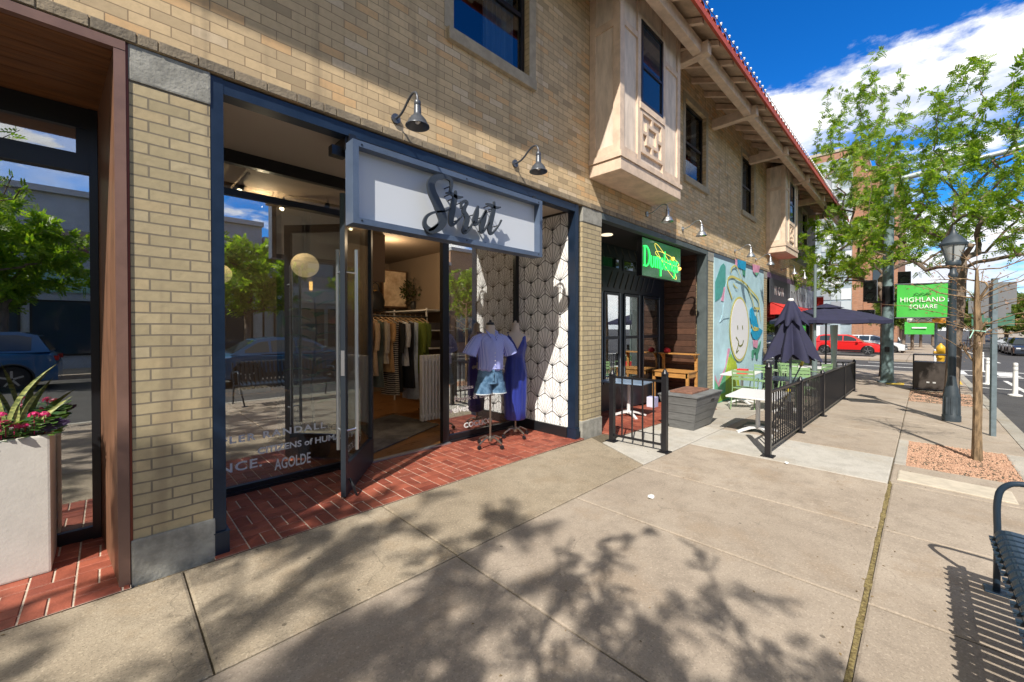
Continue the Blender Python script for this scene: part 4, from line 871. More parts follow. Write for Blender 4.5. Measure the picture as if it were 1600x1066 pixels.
for s_ in [[(11.024, 2.927, 0.06), (11.022, 3.028, 0.08), (11.267, 3.135, 0.08), (11.497, 3.097, 0.06), (11.723, 2.929, 0.05), (11.956, 2.735, 0.05)], [(11.096, 2.284, 0.1), (10.912, 2.456, 0.1), (10.767, 2.606, 0.1), (10.788, 2.766, 0.12), (11.086, 2.84, 0.12), (11.528, 2.82, 0.1), (12.067, 2.765, 0.1), (12.648, 2.608, 0.1), (13.357, 2.395, 0.12), (13.528, 2.143, 0.08), (13.705, 1.765, 0.06)], [(12.279, 2.738, 0.08), (12.727, 2.432, 0.1), (12.963, 2.17, 0.08), (13.122, 2.083, 0.06)], [(12.964, 2.124, 0.1), (13.528, 2.119, 0.12)], [(12.743, 1.641, 0.08), (12.977, 1.504, 0.1), (13.458, 1.526, 0.08), (12.975, 1.573, 0.1)], [(13.315, 2.089, 0.06), (13.254, 1.9, 0.08), (13.389, 1.667, 0.06)], [(11.175, 2.676, 0.05), (11.339, 2.606, 0.07), (11.532, 2.578, 0.04)]]: stroke(b, [(a_, c_, w__*.55) for a_, c_, w__ in s_], lambda a, c, d: (a, -.034-d, c), .002)
b.build('painted_line', mat('mural_yellow', _PC['yellow'], .7), MU, world=True)
# ================================================================ SHOP 3
P3 = thing('corner_shopfront', 'corner shop front with purple fascia and dark display windows', 'shop front', (18,.2,-.3))
b = MB(); b.box(14.5, 21.9, -.02, .12, 3.13, 3.292); b.build('fascia', mat('purple_fascia', (.10,.055,.11), .6, var=.15, vs_=5), P3, world=True)
b = MB(); b.box(14.5, 21.9, .12, .18, 2.3, 3.13); b.box(14.5, 21.9, .1, .2, -.4, .45)
for x in (14.5,16.3,18.1,19.9,21.7): b.box(x, x+.12, .08, .2, .45, 2.3)
b.build('window_frame', M_cf, P3, world=True)
for x in (14.62,16.42,18.22,20.02):
    b = MB(); b.box(x, x+1.68, .13, .134, .45, 2.3); b.build('pane', M_glass, P3, world=True)
b = MB(); b.box(14.45, 21.95, 3.0, 3.1, -.4, 3.2); b.box(14.5,21.9,.2,3.0,-.42,-.40); b.build('room', mat('dim_room2', (.16,.12,.09), .9), P3, world=True)
gs = thing('bottle_display', 'wooden shelves of bottles inside the corner shop window', 'display shelf', (16,.5,-.3))
b = MB(); 
for z in (.45,.9,1.35,1.8): b.box(14.8, 19.5, .45, .75, z, z+.03)
for x in (14.8,16.3,17.8,19.4): b.box(x,x+.04,.46,.74,-.35,2.1)
b.build('shelves', M_wood, gs, world=True)
b = MB(); r = random.Random(5)
for z in (.48,.93,1.38):
    for k in range(40): b.lathe([(.035,0),(.035,.18),(.013,.22),(.013,.28)], (14.9+k*.112, .55+.05*r.random(), z), 7)
b.build('bottles', island_mat('bottle_glass', (.02,.06,.03), (.25,.10,.03), .15, 0), gs, world=True)
SB = thing('sign_board', 'long black and grey sign board reading MONDO VINO above red awnings', 'sign', (18,-.03,2.5))
b = MB(); b.box(14.72, 17.3, -.05, .0, 2.36, 3.12); b.build('dark_board', mat('charcoal_board', (.028,.032,.042), .6), SB, world=True)
b = MB(); b.box(17.31, 21.85, -.05, .0, 2.36, 3.12); b.build('grey_board', mat('grey_board', (.30,.33,.37), .6, var=.12, vs_=3), SB, world=True)
text('letter', 'MON', (15.15,-.052,2.62), .42, mat('sign_letter_white', (.7,.7,.7), .6), SB, ext=.002, space=1.75, sx=.9)
text('letter', 'DO  VINO', (17.45,-.052,2.58), .44, mat('sign_letter_black', (.02,.02,.025), .6), SB, ext=.002, space=1.7, sx=.82)
M_red = mat('red_canvas', (.55,.03,.025), .75, var=.15, vs_=6)
for i, (x0, x1, lb) in enumerate(((14.75,17.9,'red canvas awning nearer the mural under the charcoal part of the sign board'),(18.1,21.6,'red canvas awning nearer the street corner under the grey part of the sign board'))):
    A = thing('awning', lb, 'awning', ((x0+x1)/2,-.3,2.1))
    b = MB(); n = 12; zt, zb, yo = 2.38, 1.98, -.75
    b.add([(x0,-.02,zt),(x1,-.02,zt),(x1,yo,zb),(x0,yo,zb),(x0,-.02,zt-.02),(x1,-.02,zt-.02),(x1,yo,zb-.02),(x0,yo,zb-.02)], [(0,1,2,3),(7,6,5,4),(0,3,7,4),(1,5,6,2)])
    b.add([(x0,-.02,zt),(x0,yo,zb),(x0,-.02,zb)], [(0,1,2)]); b.add([(x1,-.02,zt),(x1,yo,zb),(x1,-.02,zb)], [(0,1,2)])
    b.build('canopy', M_red, A, world=True)
    b = MB(); vs = []
    for k in range(61):
        x = x0+(x1-x0)*k/60; d = .16+.03*abs(math.sin(k*math.pi/6)); vs += [(x,yo-.004,zb),(x,yo-.012,zb-d)]
    b.add(vs, [(2*k,2*k+2,2*k+3,2*k+1) for k in range(60)]); b.build('valance', M_red, A, world=True)
text('awning_lettering', 'Mondo', (19.0,-.770,1.86), .13, M_white, A, ext=.001)
fl = thing('wall_banner', 'narrow red vertical banner hanging from the far corner pier', 'banner', (22.1,-.2,1.9))
b = MB(); b.box(22.06,22.10,-.35,-.03,1.7,2.9); b.build('cloth', M_red, fl, world=True)
b = MB(); b.tube([(22.08,-.36,2.92),(22.08,.0,2.92)], .012, 6); b.build('bracket', M_black, fl, world=True)
# ================================================================ BOUTIQUE INTERIOR
b = MB(); b.box(.56, 4.98, GY+.03, 6.0, -.02, .006); struct(b.build('shop_floor', mat('oak_floor', (.22,.10,.035), .3, var=.35, vs_=3, stretch=(.7,9,1))))
M_cream = mat('warm_cream_wall', (.22,.165,.115), .85)
b = MB(); b.box(.50, .56, GY+.03, 6, 0, 3.2); b.box(4.98, 5.04, GY+.03, 6, 0, 3.2); b.box(.5, 5.04, 6.0, 6.05, 0, 3.2); b.box(.5,5.04,GY+.04,6.05,3.16,3.2)
b.build('interior_wall', M_cream, P1, world=True)
b = MB(); b.box(1.72, 1.98, 2.9, 3.15, 0, 3.16); b.build('column', mat('dark_column', (.05,.035,.03), .6), P1, world=True)
b = MB(); b.box(1.0, 3.4, 3.15, 3.2, 2.35, 3.16); b.build('bulkhead', mat('brown_bulkhead', (.09,.06,.045), .8), P1, world=True)
rg = MB(); vs = [(2.25,1.35,.012),(3.75,2.05,.012),(3.6,3.25,.012),(2.1,2.7,.012)]; rg.add(vs+[(a,c,.024) for a,c,_ in vs], [(3,2,1,0),(4,5,6,7),(0,1,5,4),(1,2,6,5),(2,3,7,6),(3,0,4,7)])
tag(rg.build('rug', mat('grey_rug', (.12,.115,.11), .95, var=.45, vs_=3, bump=.6, bs=200), origin=(2.9,2.3,.012)), 'large dark grey rug on the wooden shop floor inside the open door', 'rug')
# lamps that are on
M_globe = mat('glowing_globe', (.9,.75,.5), .5, emis=(1,.70,.34), es=.42)
def pendant(x, y, z, r, lb):
    P = thing('pendant_lamp', lb, 'lamp', (x,y,z+.5), 0, 'pendant lamps inside the boutique')
    b = MB(); b.sphere((x,y,z), r, 24, 14, .93); b.build('globe_shade', M_globe, P, world=True, smooth=True)
    b = MB(); b.tube([(x,y,z+r*.9),(x,y,3.16)], .006, 6); b.build('cord', M_black, P, world=True)
pendant(1.80, 2.2, 2.37, .165, 'round glowing paper globe pendant nearest the open door')
pendant(.93, 2.4, 2.20, .12, 'smaller round glowing globe pendant at the left edge of the shop window')  # added globe standing in for a lamp reflection in the glass
Pb = thing('glass_pendant', 'clear glass bulb pendant with amber filament below the globe lamp', 'lamp', (1.92,2.35,2.6))
b = MB(); b.lathe([(.02,.16),(.03,.12),(.10,.06),(.12,-.02),(.09,-.10),(.001,-.13)], (1.92,2.35,2.13), 20); b.build('glass_shade', glass_mat('clear_glass', .06, (.95,.95,.95)), Pb, world=True, smooth=True)
b = MB(); b.tube([(1.92,2.35,2.18),(1.92,2.35,2.07)], .022, 8); b.build('filament', mat('filament', (1,.5,.1), .4, emis=(1,.5,.12), es=2.5), Pb, world=True)
b = MB(); b.tube([(1.92,2.35,2.25),(1.92,2.35,3.16)], .005, 6); b.build('cord', M_black, Pb, world=True)
TR = thing('track_light', 'black ceiling track with small warm spot heads inside the boutique', 'lamp', (2,1.9,3.1))
b = MB(); b.box(1.0, 1.03, 1.4, 5.2, 3.11, 3.14); b.build('track_rail', M_black, TR, world=True)
M_spot = mat('spot_glow', (1,.8,.5), .4, emis=(1,.78,.45), es=9)
for (x, y) in ((1.0,1.6),(1.5,2.0),(1.9,1.7),(2.5,2.4),(3.2,3.8),(2.2,4.4)):
    b = MB(); b.tube([(x,y,3.13),(x,y,3.05)], .012, 6); b.tube([(x,y,3.06),(x-.03,y-.04,2.98)], .03, 10); o = b.build('spot_head', M_black, TR, world=True)
    b = MB(); b.tube([(x-.031,y-.041,2.979),(x-.034,y-.045,2.972)], .024, 10); b.build('spot_lens', M_spot, o, world=True)
for i, (x, y, z, e) in enumerate(((1.3,2.1,3.0,20),(3.6,3.4,2.9,22),(2.4,4.6,2.8,14),(3.9,1.9,2.9,7))):
    l = bpy.data.lights.new('room_lamp', 'POINT'); l.energy = e; l.color = (1,.74,.46); l.shadow_soft_size = .008
    o = bpy.data.objects.new('room_lamp', l); sc.collection.objects.link(o); o.location = (x,y,z)
# clothes rail
RK = thing('clothes_rail', 'black clothes rail packed with hanging garments inside the open shop', 'clothes rail', (3.6,3.2,0))
ra, rb = Vector((3.05,3.25,1.78)), Vector((4.15,3.05,1.76))
b = MB(); b.tube([ra-Vector((.1,0,0)), rb+Vector((.05,0,0))], .014, 8); b.build('rail', M_black, RK, world=True)
for p in (ra, rb): 
    b = MB(); b.tube([p,(p.x,p.y,.03)], .014, 8); b.tube([(p.x,p.y-.25,.03),(p.x,p.y+.25,.03)], .014, 8); b.build('leg', M_black, RK, world=True)
def garment(i, f, col, ln, name, lb, w_=.40, sleeve=.0, stripe=False):
    p = ra.lerp(rb, f); G_ = thing(name, lb, 'garment', (p.x, p.y, p.z-.02), R(100+((i*37)%11)-5), 'garments on the clothes rail')
    h = MB(); h.tube([(0,0,.03),(.015,0,.05),(0,0,.06),(0,0,0)], .004, 5); h.tube([(-w_/2,0,-.09),(0,0,0),(w_/2,0,-.09)], .009, 6); h.build('hanger', mat('wood_hanger', (.45,.30,.16), .5), G_)
    m = mat('cloth_%d' % i, col, .85, var=.15, vs_=10) if not stripe else stripe
    c = MB(); rr = random.Random(i); th = .035
    rings = [(0,0,-.06,.05,.02),(0,0,-.10,w_/2,.028),(0,0,-.25,w_*.46,th),(0,0,-ln*.6,w_*.42,th+.01),(0,0,-ln,w_*.50,th+.02)]
    c.loft(rings, 28, True, .12, 7, rr.random()*6)
    if sleeve:
        for sg in (-1, 1): c.tube([(sg*w_*.46,0,-.12),(sg*(w_*.55),.01,-.12-sleeve*.5),(sg*w_*.52,.02,-.12-sleeve)], [.05,.045,.04], 10)
    c.build('cloth', m, G_, smooth=True); return G_
def stripe_mat(name, c1, c2, sc_, d=(1,0,0), ang=0):
    m = bpy.data.materials.new(name); m.use_nodes = True; t = m.node_tree; bb = pr(m)
    tcn = t.nodes.new('ShaderNodeTexCoord'); wv = t.nodes.new('ShaderNodeTexWave'); wv.inputs['Scale'].default_value = sc_; wv.inputs['Distortion'].default_value = ang
    t.links.new(tcn.outputs['Object'], wv.inputs['Vector']); wv.bands_direction = 'X' if d[0] else ('Z' if d[2] else 'Y')
    t.links.new(mixc(t, sstep(t, wv.outputs[0], .42, .58), c1, c2), bb.inputs['Base Color']); bb.inputs['Roughness'].default_value = .85; return m
for i, (f, col, ln, nm, lb, sl, st_) in enumerate((
    (.02,(.30,.17,.09),1.15,'dress','rust brown long dress at the left end of the clothes rail',.35,0),(.10,(.55,.40,.26),1.0,'shirt_dress','sand coloured shirt dress second from the left on the rail',.45,0),
    (.18,(.14,.17,.14),1.2,'trousers','dark sage trousers hanging third from the left on the rail',0,0),(.26,(.50,.44,.36),.8,'blouse','pale stone blouse fourth from the left on the rail',.5,0),
    (.34,(.55,.33,.15),.95,'tunic','ochre tunic near the middle of the rail',.3,0),(.41,(.6,.5,.4),1.35,'wrap_skirt','black and cream zebra striped skirt on the rail',0,1),
    (.49,(.02,.02,.02),1.3,'coat','long black coat beside the zebra striped skirt on the rail',.5,0),(.57,(.60,.60,.62),.85,'white_blouse','white puff-sleeved blouse in the middle of the rail',.4,0),
    (.66,(.02,.02,.025),1.25,'black_dress','black dress right of the white blouse on the rail',0,0),(.74,(.45,.52,.62),1.45,'slip_dress','pale blue slip dress behind the green tops on the rail',0,0),
    (.83,(.17,.22,.03),1.0,'green_shirt','olive green shirt near the right end of the rail',.5,0),(.93,(.12,.17,.03),.9,'green_jacket','olive green jacket with tied waist at the right end of the rail',.4,0))):
    garment(i, f, col, ln, nm, lb, .42, sl, stripe_mat('zebra', (.02,.02,.02), (.55,.5,.42), 9, (0,0,1), 4) if st_ else False)
# shelving, cabinet, picture, plants
sh = thing('wall_shelves', 'white wall shelf unit beside the clothes rail at the back of the shop', 'shelves', (4.6,3.7,0))
b = MB(); 
for z in (.75,1.15,1.5,1.9): b.box(4.35, 4.97, 3.3, 5.2, z, z+.022)
b.build('shelf', M_white, sh, world=True)
b = MB()
for yv in (3.35,4.6): b.box(4.36, 4.385, yv, yv+.025, 0, 1.95)
b.build('upright', M_white, sh, world=True)
r = random.Random(9)
st_things = thing('folded_clothes', 'stacks of dark folded clothes on the white wall shelves', 'clothes', (4.6,4,1.2))
b = MB()
for z in (.772,1.172,1.522):
    for yv in (3.5,3.95,4.4): b.bbox(4.42, 4.80, yv, yv+.32, z+.003, z+.06+r.random()*.1, .015)
b.build('folded_stack', island_mat('dark_clothes', (.015,.015,.02), (.10,.09,.10), .9, 0), st_things, world=True)
cb = thing('white_cabinet', 'white fluted low cabinet on legs at the right of the doorway view', 'cabinet', (4.45,3.2,0))
b = MB(); b.box(4.2, 4.9, 2.75, 3.15, .22, .82)
for k in range(18): b.box(4.2+k*.039, 4.2+k*.039+.026, 2.735, 2.751, .23, .81)
b.build('cabinet_body', M_white, cb, world=True)
for xx in (4.22,4.85):
    for yy in (2.78,3.1): 
        b = MB(); b.tube([(xx,yy,0),(xx,yy,.22)], .014, 8); b.build('leg', M_white, cb, world=True)
b = MB(); b.box(4.22, 4.88, 2.77, 3.13, .822, .90); b.build('dark_blanket', mat('navy_cloth', (.015,.025,.05), .9), cb, world=True)
pc = thing('framed_picture', 'framed abstract picture in warm orange tones leaning on the back wall', 'picture', (5.1,5.9,2.4))
b = MB(); b.box(4.30, 4.90, 5.0, 5.03, 2.02, 2.86); pf = b.build('picture_frame', mat('oak_frame', (.12,.06,.03), .5), pc, world=True)
b = MB(); b.box(4.33, 4.87, 4.994, 4.999, 2.05, 2.83); b.build('canvas', mat('abstract_canvas', (.60,.40,.24), .8, var=.3, vs_=3, var2=(.85,.68,.48)), pf, world=True)
hs2 = MB(); hs2.box(3.3, 4.97, 4.95, 5.35, 1.93, 1.96); tag(hs2.build('high_shelf', M_black, origin=(4.1,5.1,1.93)), 'long dark shelf above the clothes rail under the orange picture', 'shelf')
def leafball(name, lb, c, r, n, m, cat_, seed, stemz=None):
    T = thing(name, lb, cat_, (c[0],c[1],(stemz if stemz is not None else c[2]-r))); rr = random.Random(seed); b = MB()
    for _ in range(n):
        v = Vector((rr.gauss(0,1), rr.gauss(0,1), rr.gauss(0,1))).normalized()*r*rr.random()**.4; p = Vector(c)+v
        d = (v+Vector((rr.gauss(0,.3),rr.gauss(0,.3),rr.gauss(0,.3)))*r).normalized(); s_ = r*rr.uniform(.16,.3); q = d.orthogonal().normalized()*s_*.35
        b.add([p[:], (p+d*s_*.5+q)[:], (p+d*s_)[:], (p+d*s_*.5-q)[:]], [(0,1,2,3)])
    b.build('foliage', m, T, world=True)
    b = MB(); b.tube([(c[0],c[1],c[2]-r*1.1),(c[0],c[1],c[2]-r*.1)], .008, 6)
    for k in range(6): 
        a = k; b.tube([(c[0],c[1],c[2]-r*.6),(c[0]+math.cos(a)*r*.6,c[1]+math.sin(a)*r*.6,c[2]+r*.3)], .004, 5)
    b.build('stem', mat('dry_stem', (.12,.07,.03), .8), T, world=True)
    b = MB(); b.lathe([(.05,0),(.075,.05),(.07,.14),(.05,.18)], (c[0],c[1],c[2]-r*1.1-.1), 16); b.build('vase', mat('dark_vase', (.03,.03,.03), .4), T, world=True, smooth=True)
leafball('dried_arrangement', 'dried golden leaf arrangement on the dark shelf left of the picture', (3.75,5.1,2.42), .34, 420, leaf_mat('dry_leaf', (.30,.15,.03), (.5,.28,.08), .2), 'plant', 1)
leafball('vase_greenery', 'dark trailing greenery in a vase right of the orange picture', (4.95,4.8,2.40), .28, 360, leaf_mat('dim_leaf', (.02,.04,.01), (.06,.08,.02), .2), 'plant', 2)
bg_ = MB(); bg_.loft([(4.12,4.98,1.97,.20,.08),(4.12,4.98,2.15,.22,.10),(4.12,4.98,2.30,.17,.07),(4.12,4.98,2.36,.10,.03)], 20); bg_.tube([(4.03,4.98,2.34),(4.05,4.98,2.50),(4.12,4.98,2.55),(4.19,4.98,2.50),(4.21,4.98,2.34)], .012, 8)
tag(bg_.build('handbag', M_black, origin=(4.12,4.98,1.96), smooth=True), 'black leather handbag with looped handle on the dark shelf', 'bag')
# big-leaved plant just inside the left window
FL = thing('fig_plant', 'tall potted plant with big green leaves behind the left shop window', 'plant', (1.75,1.75,0))
b = MB(); b.lathe([(.13,0),(.17,.04),(.19,.34),(.18,.36),(.15,.35)], (1.75,1.75,0), 20); b.build('basket_pot', mat('woven_basket', (.20,.11,.05), .9, var=.4, vs_=40, bump=1, bs=60), FL, world=True)
b = MB(); b.tube([(1.75,1.75,.3),(1.73,1.77,.9),(1.78,1.74,1.5),(1.76,1.75,1.95)], [.018,.015,.012,.008], 7); b.build('stem', mat('bark_stem', (.12,.08,.05), .9), FL, world=True)
b = MB(); rr = random.Random(3)
for k in range(30):
    z = .65+k*.045; a = k*2.4; L_ = .30; d = Vector((math.cos(a), math.sin(a), .25+rr.random()*.4)).normalized(); q = Vector((-math.sin(a), math.cos(a), 0)); p = Vector((1.75,1.75,z))+d*.04
    u = d.cross(q); cs = [(0,.01),(.25,.07),(.5,.10),(.78,.085),(1,.0)]
    vs = []
    for t_, w2 in cs: 
        c = p+d*L_*t_-Vector((0,0,.10*t_*t_)); vs += [(c+q*w2)[:], (c-q*w2)[:], (c-Vector((0,0,.012)))[:]]
    fs = []
    for j in range(4): fs += [(3*j,3*j+3,3*j+5,3*j+2),(3*j+2,3*j+5,3*j+4,3*j+1)]
    b.add(vs, fs)
b.build('foliage', leaf_mat('fig_leaf', (.035,.10,.015), (.08,.18,.03), .25), FL, world=True, smooth=True)
tb = thing('display_table', 'small wooden display table with folded clothes behind the left window', 'table', (1.35,2.5,0))
b = MB(); b.bbox(.95, 1.65, 2.3, 2.7, .72, .76, .008); b.build('tabletop', mat('light_oak', (.40,.26,.13), .5, var=.2, vs_=6), tb, world=True)
for xx in (.98,1.62):
    for yy in (2.33,2.67): 
        b = MB(); b.box(xx-.02, xx+.02, yy-.02, yy+.02, 0, .72); b.build('leg', mat('light_oak', (0,0,0)), tb, world=True)
b = MB(); b.bbox(1.1,1.45,2.38,2.62,.764,.82,.015); b.build('folded_cloth', M_white, tb, world=True)
# radiator grille + dress form inside right window
rd = thing('window_rail_dress', 'dark red dress hanging inside the right window behind the mannequins', 'garment', (4.0,1.6,1.75))
b = MB(); b.loft([(4.0,1.62,1.70,.05,.02),(4.0,1.62,1.66,.19,.04),(4.0,1.62,1.2,.15,.06),(4.0,1.62,.35,.24,.08)], 28, True, .1, 7); b.build('cloth', mat('maroon_cloth', (.10,.02,.03), .85), rd, world=True, smooth=True)
b = MB(); b.tube([(3.78,1.62,1.64),(4.0,1.62,1.76),(4.22,1.62,1.64)], .012, 6); b.tube([(4.0,1.62,1.76),(4.0,1.62,1.86)], .004, 5); b.build('hanger', mat('pale_green_hanger', (.30,.40,.32), .5), rd, world=True)
rd = thing('radiator', 'white ribbed radiator cover inside the right shop window', 'radiator', (3.7,1.9,0))
b = MB()
for k in range(14): b.bbox(3.35+k*.06, 3.38+k*.06, 1.9, 1.98, .15, 1.15, .008)
b.box(3.34, 4.2, 1.92, 1.96, .2, .24); b.box(3.34, 4.2, 1.92, 1.96, 1.05, 1.09); b.build('ribs', M_white, rd, world=True)
# ================================================================ MANNEQUINS
M_skin = mat('linen_form', (.50,.42,.36), .8); M_stand = mat('steel_stand', (.25,.20,.17), .35, metal=.8)
M_shirt = stripe_mat('blue_stripe_cloth', (.13,.17,.58), (.50,.54,.85), 22)
M_denim = mat('denim', (.04,.12,.24), .9, var=.35, vs_=14, bump=.3, bs=200, var2=(.14,.26,.42))
def stand(b, x, y, zt):
    b.tube([(0,0,.10),(0,0,zt)], .014, 10); b.lathe([(.03,.07),(.035,.10),(.02,.14)], (0,0,0), 12)
def mannequin(name, label, x, y, rz, dress):
    T = thing(name, label, 'mannequin', (x, y, .004), rz, None)
    b = MB(); stand(b, 0, 0, 1.0 if not dress else .8); b.build('stand_pole', M_stand, T, smooth=True)
    for k in range(4):
        a = k*math.pi/2+.4; c, s2 = math.cos(a), math.sin(a)
        l = MB(); l.tube([(0,0,.10),(c*.08,s2*.08,.125),(c*.17,s2*.17,.085),(c*.20,s2*.20,.065)], [.014,.013,.012,.012], 8); l.build('stand_leg', M_stand, T, smooth=True)
        l = MB(); cx, cy = c*.205, s2*.205; l.tube([(cx-s2*.012,cy+c*.012,.028),(cx+s2*.012,cy-c*.012,.028)], .027, 14); l.build('caster', M_black, T)
    # torso: one lofted body with shoulders, bust and neck
    b = MB(); tz = [( .88,.155,.105),(.94,.165,.115),(1.02,.15,.105),(1.12,.122,.088),(1.20,.130,.098),(1.30,.155,.125),(1.36,.165,.125),(1.42,.175,.105),(1.465,.160,.082),(1.49,.10,.065),(1.52,.062,.058),(1.60,.052,.052)]
    b.loft([(0, 0 if z < 1.2 else -.008, z, a, c) for z, a, c in tz], 28); 
    for sg in (-1, 1): b.sphere((sg*.168,0,1.415), .052, 12, 8)
    b.build('torso', M_skin, T, smooth=True)
    b = MB(); b.lathe([(.052,1.60),(.054,1.612),(.050,1.628),(.018,1.64),(.016,1.66),(.001,1.668)], (0,0,0), 18); b.build('neck_cap', M_black if not dress else M_skin, T, smooth=True)
    if not dress:
        # blouse with short wide sleeves
        b = MB(); b.loft([(0,-.004,1.00,.148,.112),(0,-.004,1.03,.172,.138),(0,-.004,1.10,.168,.130),(0,-.008,1.28,.176,.144),(0,-.006,1.38,.190,.135),(0,0,1.44,.185,.108),(0,0,1.475,.15,.085),(0,.01,1.50,.085,.07)], 60, False, -.0, 9)
        for sg in (-1, 1): b.tube([(sg*.12,0,1.435),(sg*.19,-.005,1.40),(sg*.255,-.01,1.31),(sg*.295,-.012,1.215)], [.06,.072,.082,.092], 18, cap=False)
        bv = b.v
        for i_, v_ in enumerate(bv):      # soft creases running down and across the cloth
            a_ = math.atan2(v_[1], v_[0]); k_ = .006*math.sin(7*a_+v_[2]*9)+.004*math.sin(v_[2]*38+5*a_)+.010*max(0,1.12-v_[2])*8*math.sin(11*a_)
            bv[i_] = (v_[0]*(1+k_*3), v_[1]*(1+k_*5), v_[2])
        o = b.build('blouse', M_shirt, T, smooth=True)
        for sg in (-1, 1):
            c = MB(); c.add([(0,-.155,1.30),(sg*.035,-.135,1.42),(sg*.085,-.075,1.51),(sg*.06,.02,1.55),(sg*.03,-.06,1.50),(0,-.157,1.27)], [(0,1,2,4),(2,3,4),(0,4,5)]); c.build('collar', M_shirt, o)
        c = MB(); 
        for k in range(5): c.sphere((0.0,-.160,1.24-k*.05), .006, 8, 6)
        c.build('button', M_white, o)
        b = MB(); b.loft([(0,0,1.035,.152,.112),(0,0,.98,.168,.122),(0,0,.90,.182,.132),(0,0,.84,.188,.136)], 32, False)
        for sg in (-1, 1): b.loft([(sg*.088,0,.86,.100,.128),(sg*.098,0,.78,.108,.128),(sg*.106,0,.715,.116,.132)], 22, False)
        o = b.build('denim_shorts', M_denim, T, smooth=True)
        b = MB(); b.loft([(0,0,1.045,.156,.116),(0,0,1.01,.160,.120)], 32, False); b.build('waistband', M_denim, o, smooth=True)
        b = MB(); b.tube([(-.03,-.125,1.02),(.0,-.14,.99),(.02,-.14,.92),(.03,-.135,.85)], .012, 6); b.tube([(.0,-.13,1.02),(-.02,-.14,.95),(-.015,-.14,.88)], .010, 6); b.build('tied_belt', M_denim, o, smooth=True)
        b = MB()
        for sg in (-1, 1): b.loft([(sg*.106,0,.717,.117,.133),(sg*.107,0,.705,.119,.135)], 22, False)
        b.build('frayed_hem', mat('pale_fray', (.45,.5,.55), .9), o)
    else:
        # long sleeveless v-neck dress: front neckline cut as a V
        b = MB(); rings = [(1.50,.135,.075),(1.44,.165,.105),(1.38,.168,.128),(1.30,.162,.132),(1.20,.138,.105),(1.12,.130,.096),(1.0,.152,.112),(.88,.164,.122),(.6,.160,.125),(.40,.152,.122),(.27,.148,.115),(.25,.130,.10)]
        n = 48; vs = []
        for i, (z, a, c) in enumerate(rings):
            for k in range(n):
                t = 2*math.pi*k/n; f = 1.03+(.045*math.sin(9*t+1) if i > 6 else 0); x_ = a*f*math.cos(t); y_ = c*f*math.sin(t)-.008; zz = z
                if i < 4 and math.sin(t) < 0:         # pull the front down into a V
                    lim = 1.26+abs(x_)*2.0
                    zz = min(z, lim)
                if i < 3 and abs(math.cos(t)) > .86: zz = min(zz, 1.40); x_ *= .93
                vs.append((x_, y_, zz))
        b.add(vs, [(i*n+k,i*n+(k+1)%n,(i+1)*n+(k+1)%n,(i+1)*n+k) for i in range(len(rings)-1) for k in range(n)])
        b.build('long_dress', mat('navy_satin', (.018,.032,.24), .38, var=.2, vs_=5, stretch=(6,6,.8)), T, smooth=True)
    return T
mannequin('mannequin', 'mannequin in a blue striped blouse and denim shorts on a wheeled stand', 3.56, .60, R(-18), False)
mannequin('mannequin', 'mannequin in a long sleeveless navy dress beside the patterned panel', 4.15, .72, R(-32), True)
# ================================================================ WHITE PLANTER WITH FLOWERS
PL = thing('white_planter', 'tall white square planter with pink flowers and snake plant', 'planter', (-.46,.745,.004))
b = MB(); x0, x1, y0, y1, z1 = -.75, -.272, .52, .92, .885
b.bbox(x0, x1, y0, y1, .006, z1, .012); b.build('planter_box', mat('white_fibreclay', (.62,.60,.56), .6, var=.05, vs_=7, bump=.1), PL, world=True)
b = MB(); b.box(x0+.03, x1-.03, y0+.03, y1-.03, z1-.004, z1+.008); b.build('soil', mat('soil', (.04,.028,.02), 1, var=.4, vs_=40, bump=1), PL, world=True)
rr = random.Random(12)
SN = thing('snake_plant', 'variegated snake plant rising from the white planter', 'plant', (-.45,.7,.89)); b = MB()
def blade(b, p, d, L_, w_, bend, seg_=8):
    p = Vector(p); d = Vector(d).normalized(); q = d.cross(Vector((.3,1,.1))).normalized(); vs = []
    for i in range(seg_+1):
        t = i/seg_; w2 = w_*(math.sin(min(1, t*1.15+.25)*math.pi)**.6 if t < .85 else (1-t)/.15*.7*math.sin(min(1,.85*1.15+.25)*math.pi)**.6 if math.sin(min(1,.85*1.15+.25)*math.pi) > 0 else (1-t)*3)
        w2 = w_*(.55+.45*math.sin(t*math.pi))*(1 if t < .7 else (1-t)/.3)
        c = p+d*L_*t+Vector((bend[0],bend[1],-abs(bend[0]+bend[1])*.4))*t*t*L_; vs += [(c+q*w2)[:], c[:], (c-q*w2)[:]]
        vs[-2] = (c+q.cross(d)*w2*.25)[:]
    b.add(vs, [f for i in range(seg_) for f in ((3*i,3*i+3,3*i+4,3*i+1),(3*i+1,3*i+4,3*i+5,3*i+2))])
for (p, d, L_, bd) in (((-.46,.62,.88),(.02,0,1),.62,(.38,.0)),((-.42,.64,.88),(.1,0,1),.42,(.25,0)),((-.46,.66,.88),(-.1,0,1),.55,(-.1,0)),((-.37,.66,.88),(.25,0,1),.28,(.45,0)),((-.36,.7,.88),(.35,0,.9),.32,(.3,0)),((-.42,.62,.88),(.0,0,1),.30,(.05,0)),((-.50,.66,.88),(-.1,0,1),.5,(-.3,0)),((-.55,.7,.88),(-.15,0,1),.6,(-.2,0))):
    blade(b, p, d, L_*.85, .013, bd)
m = mat('snake_leaf', (.10,.17,.06), .4, var=.5, vs_=20, stretch=(1,1,4), var2=(.42,.45,.14)); b.build('leaves', m, SN, world=True, smooth=True)
GE = thing('pink_geranium', 'bright pink flowers and green leaves spilling over the white planter rim', 'flowers', (-.45,.6,.89))
b = MB()
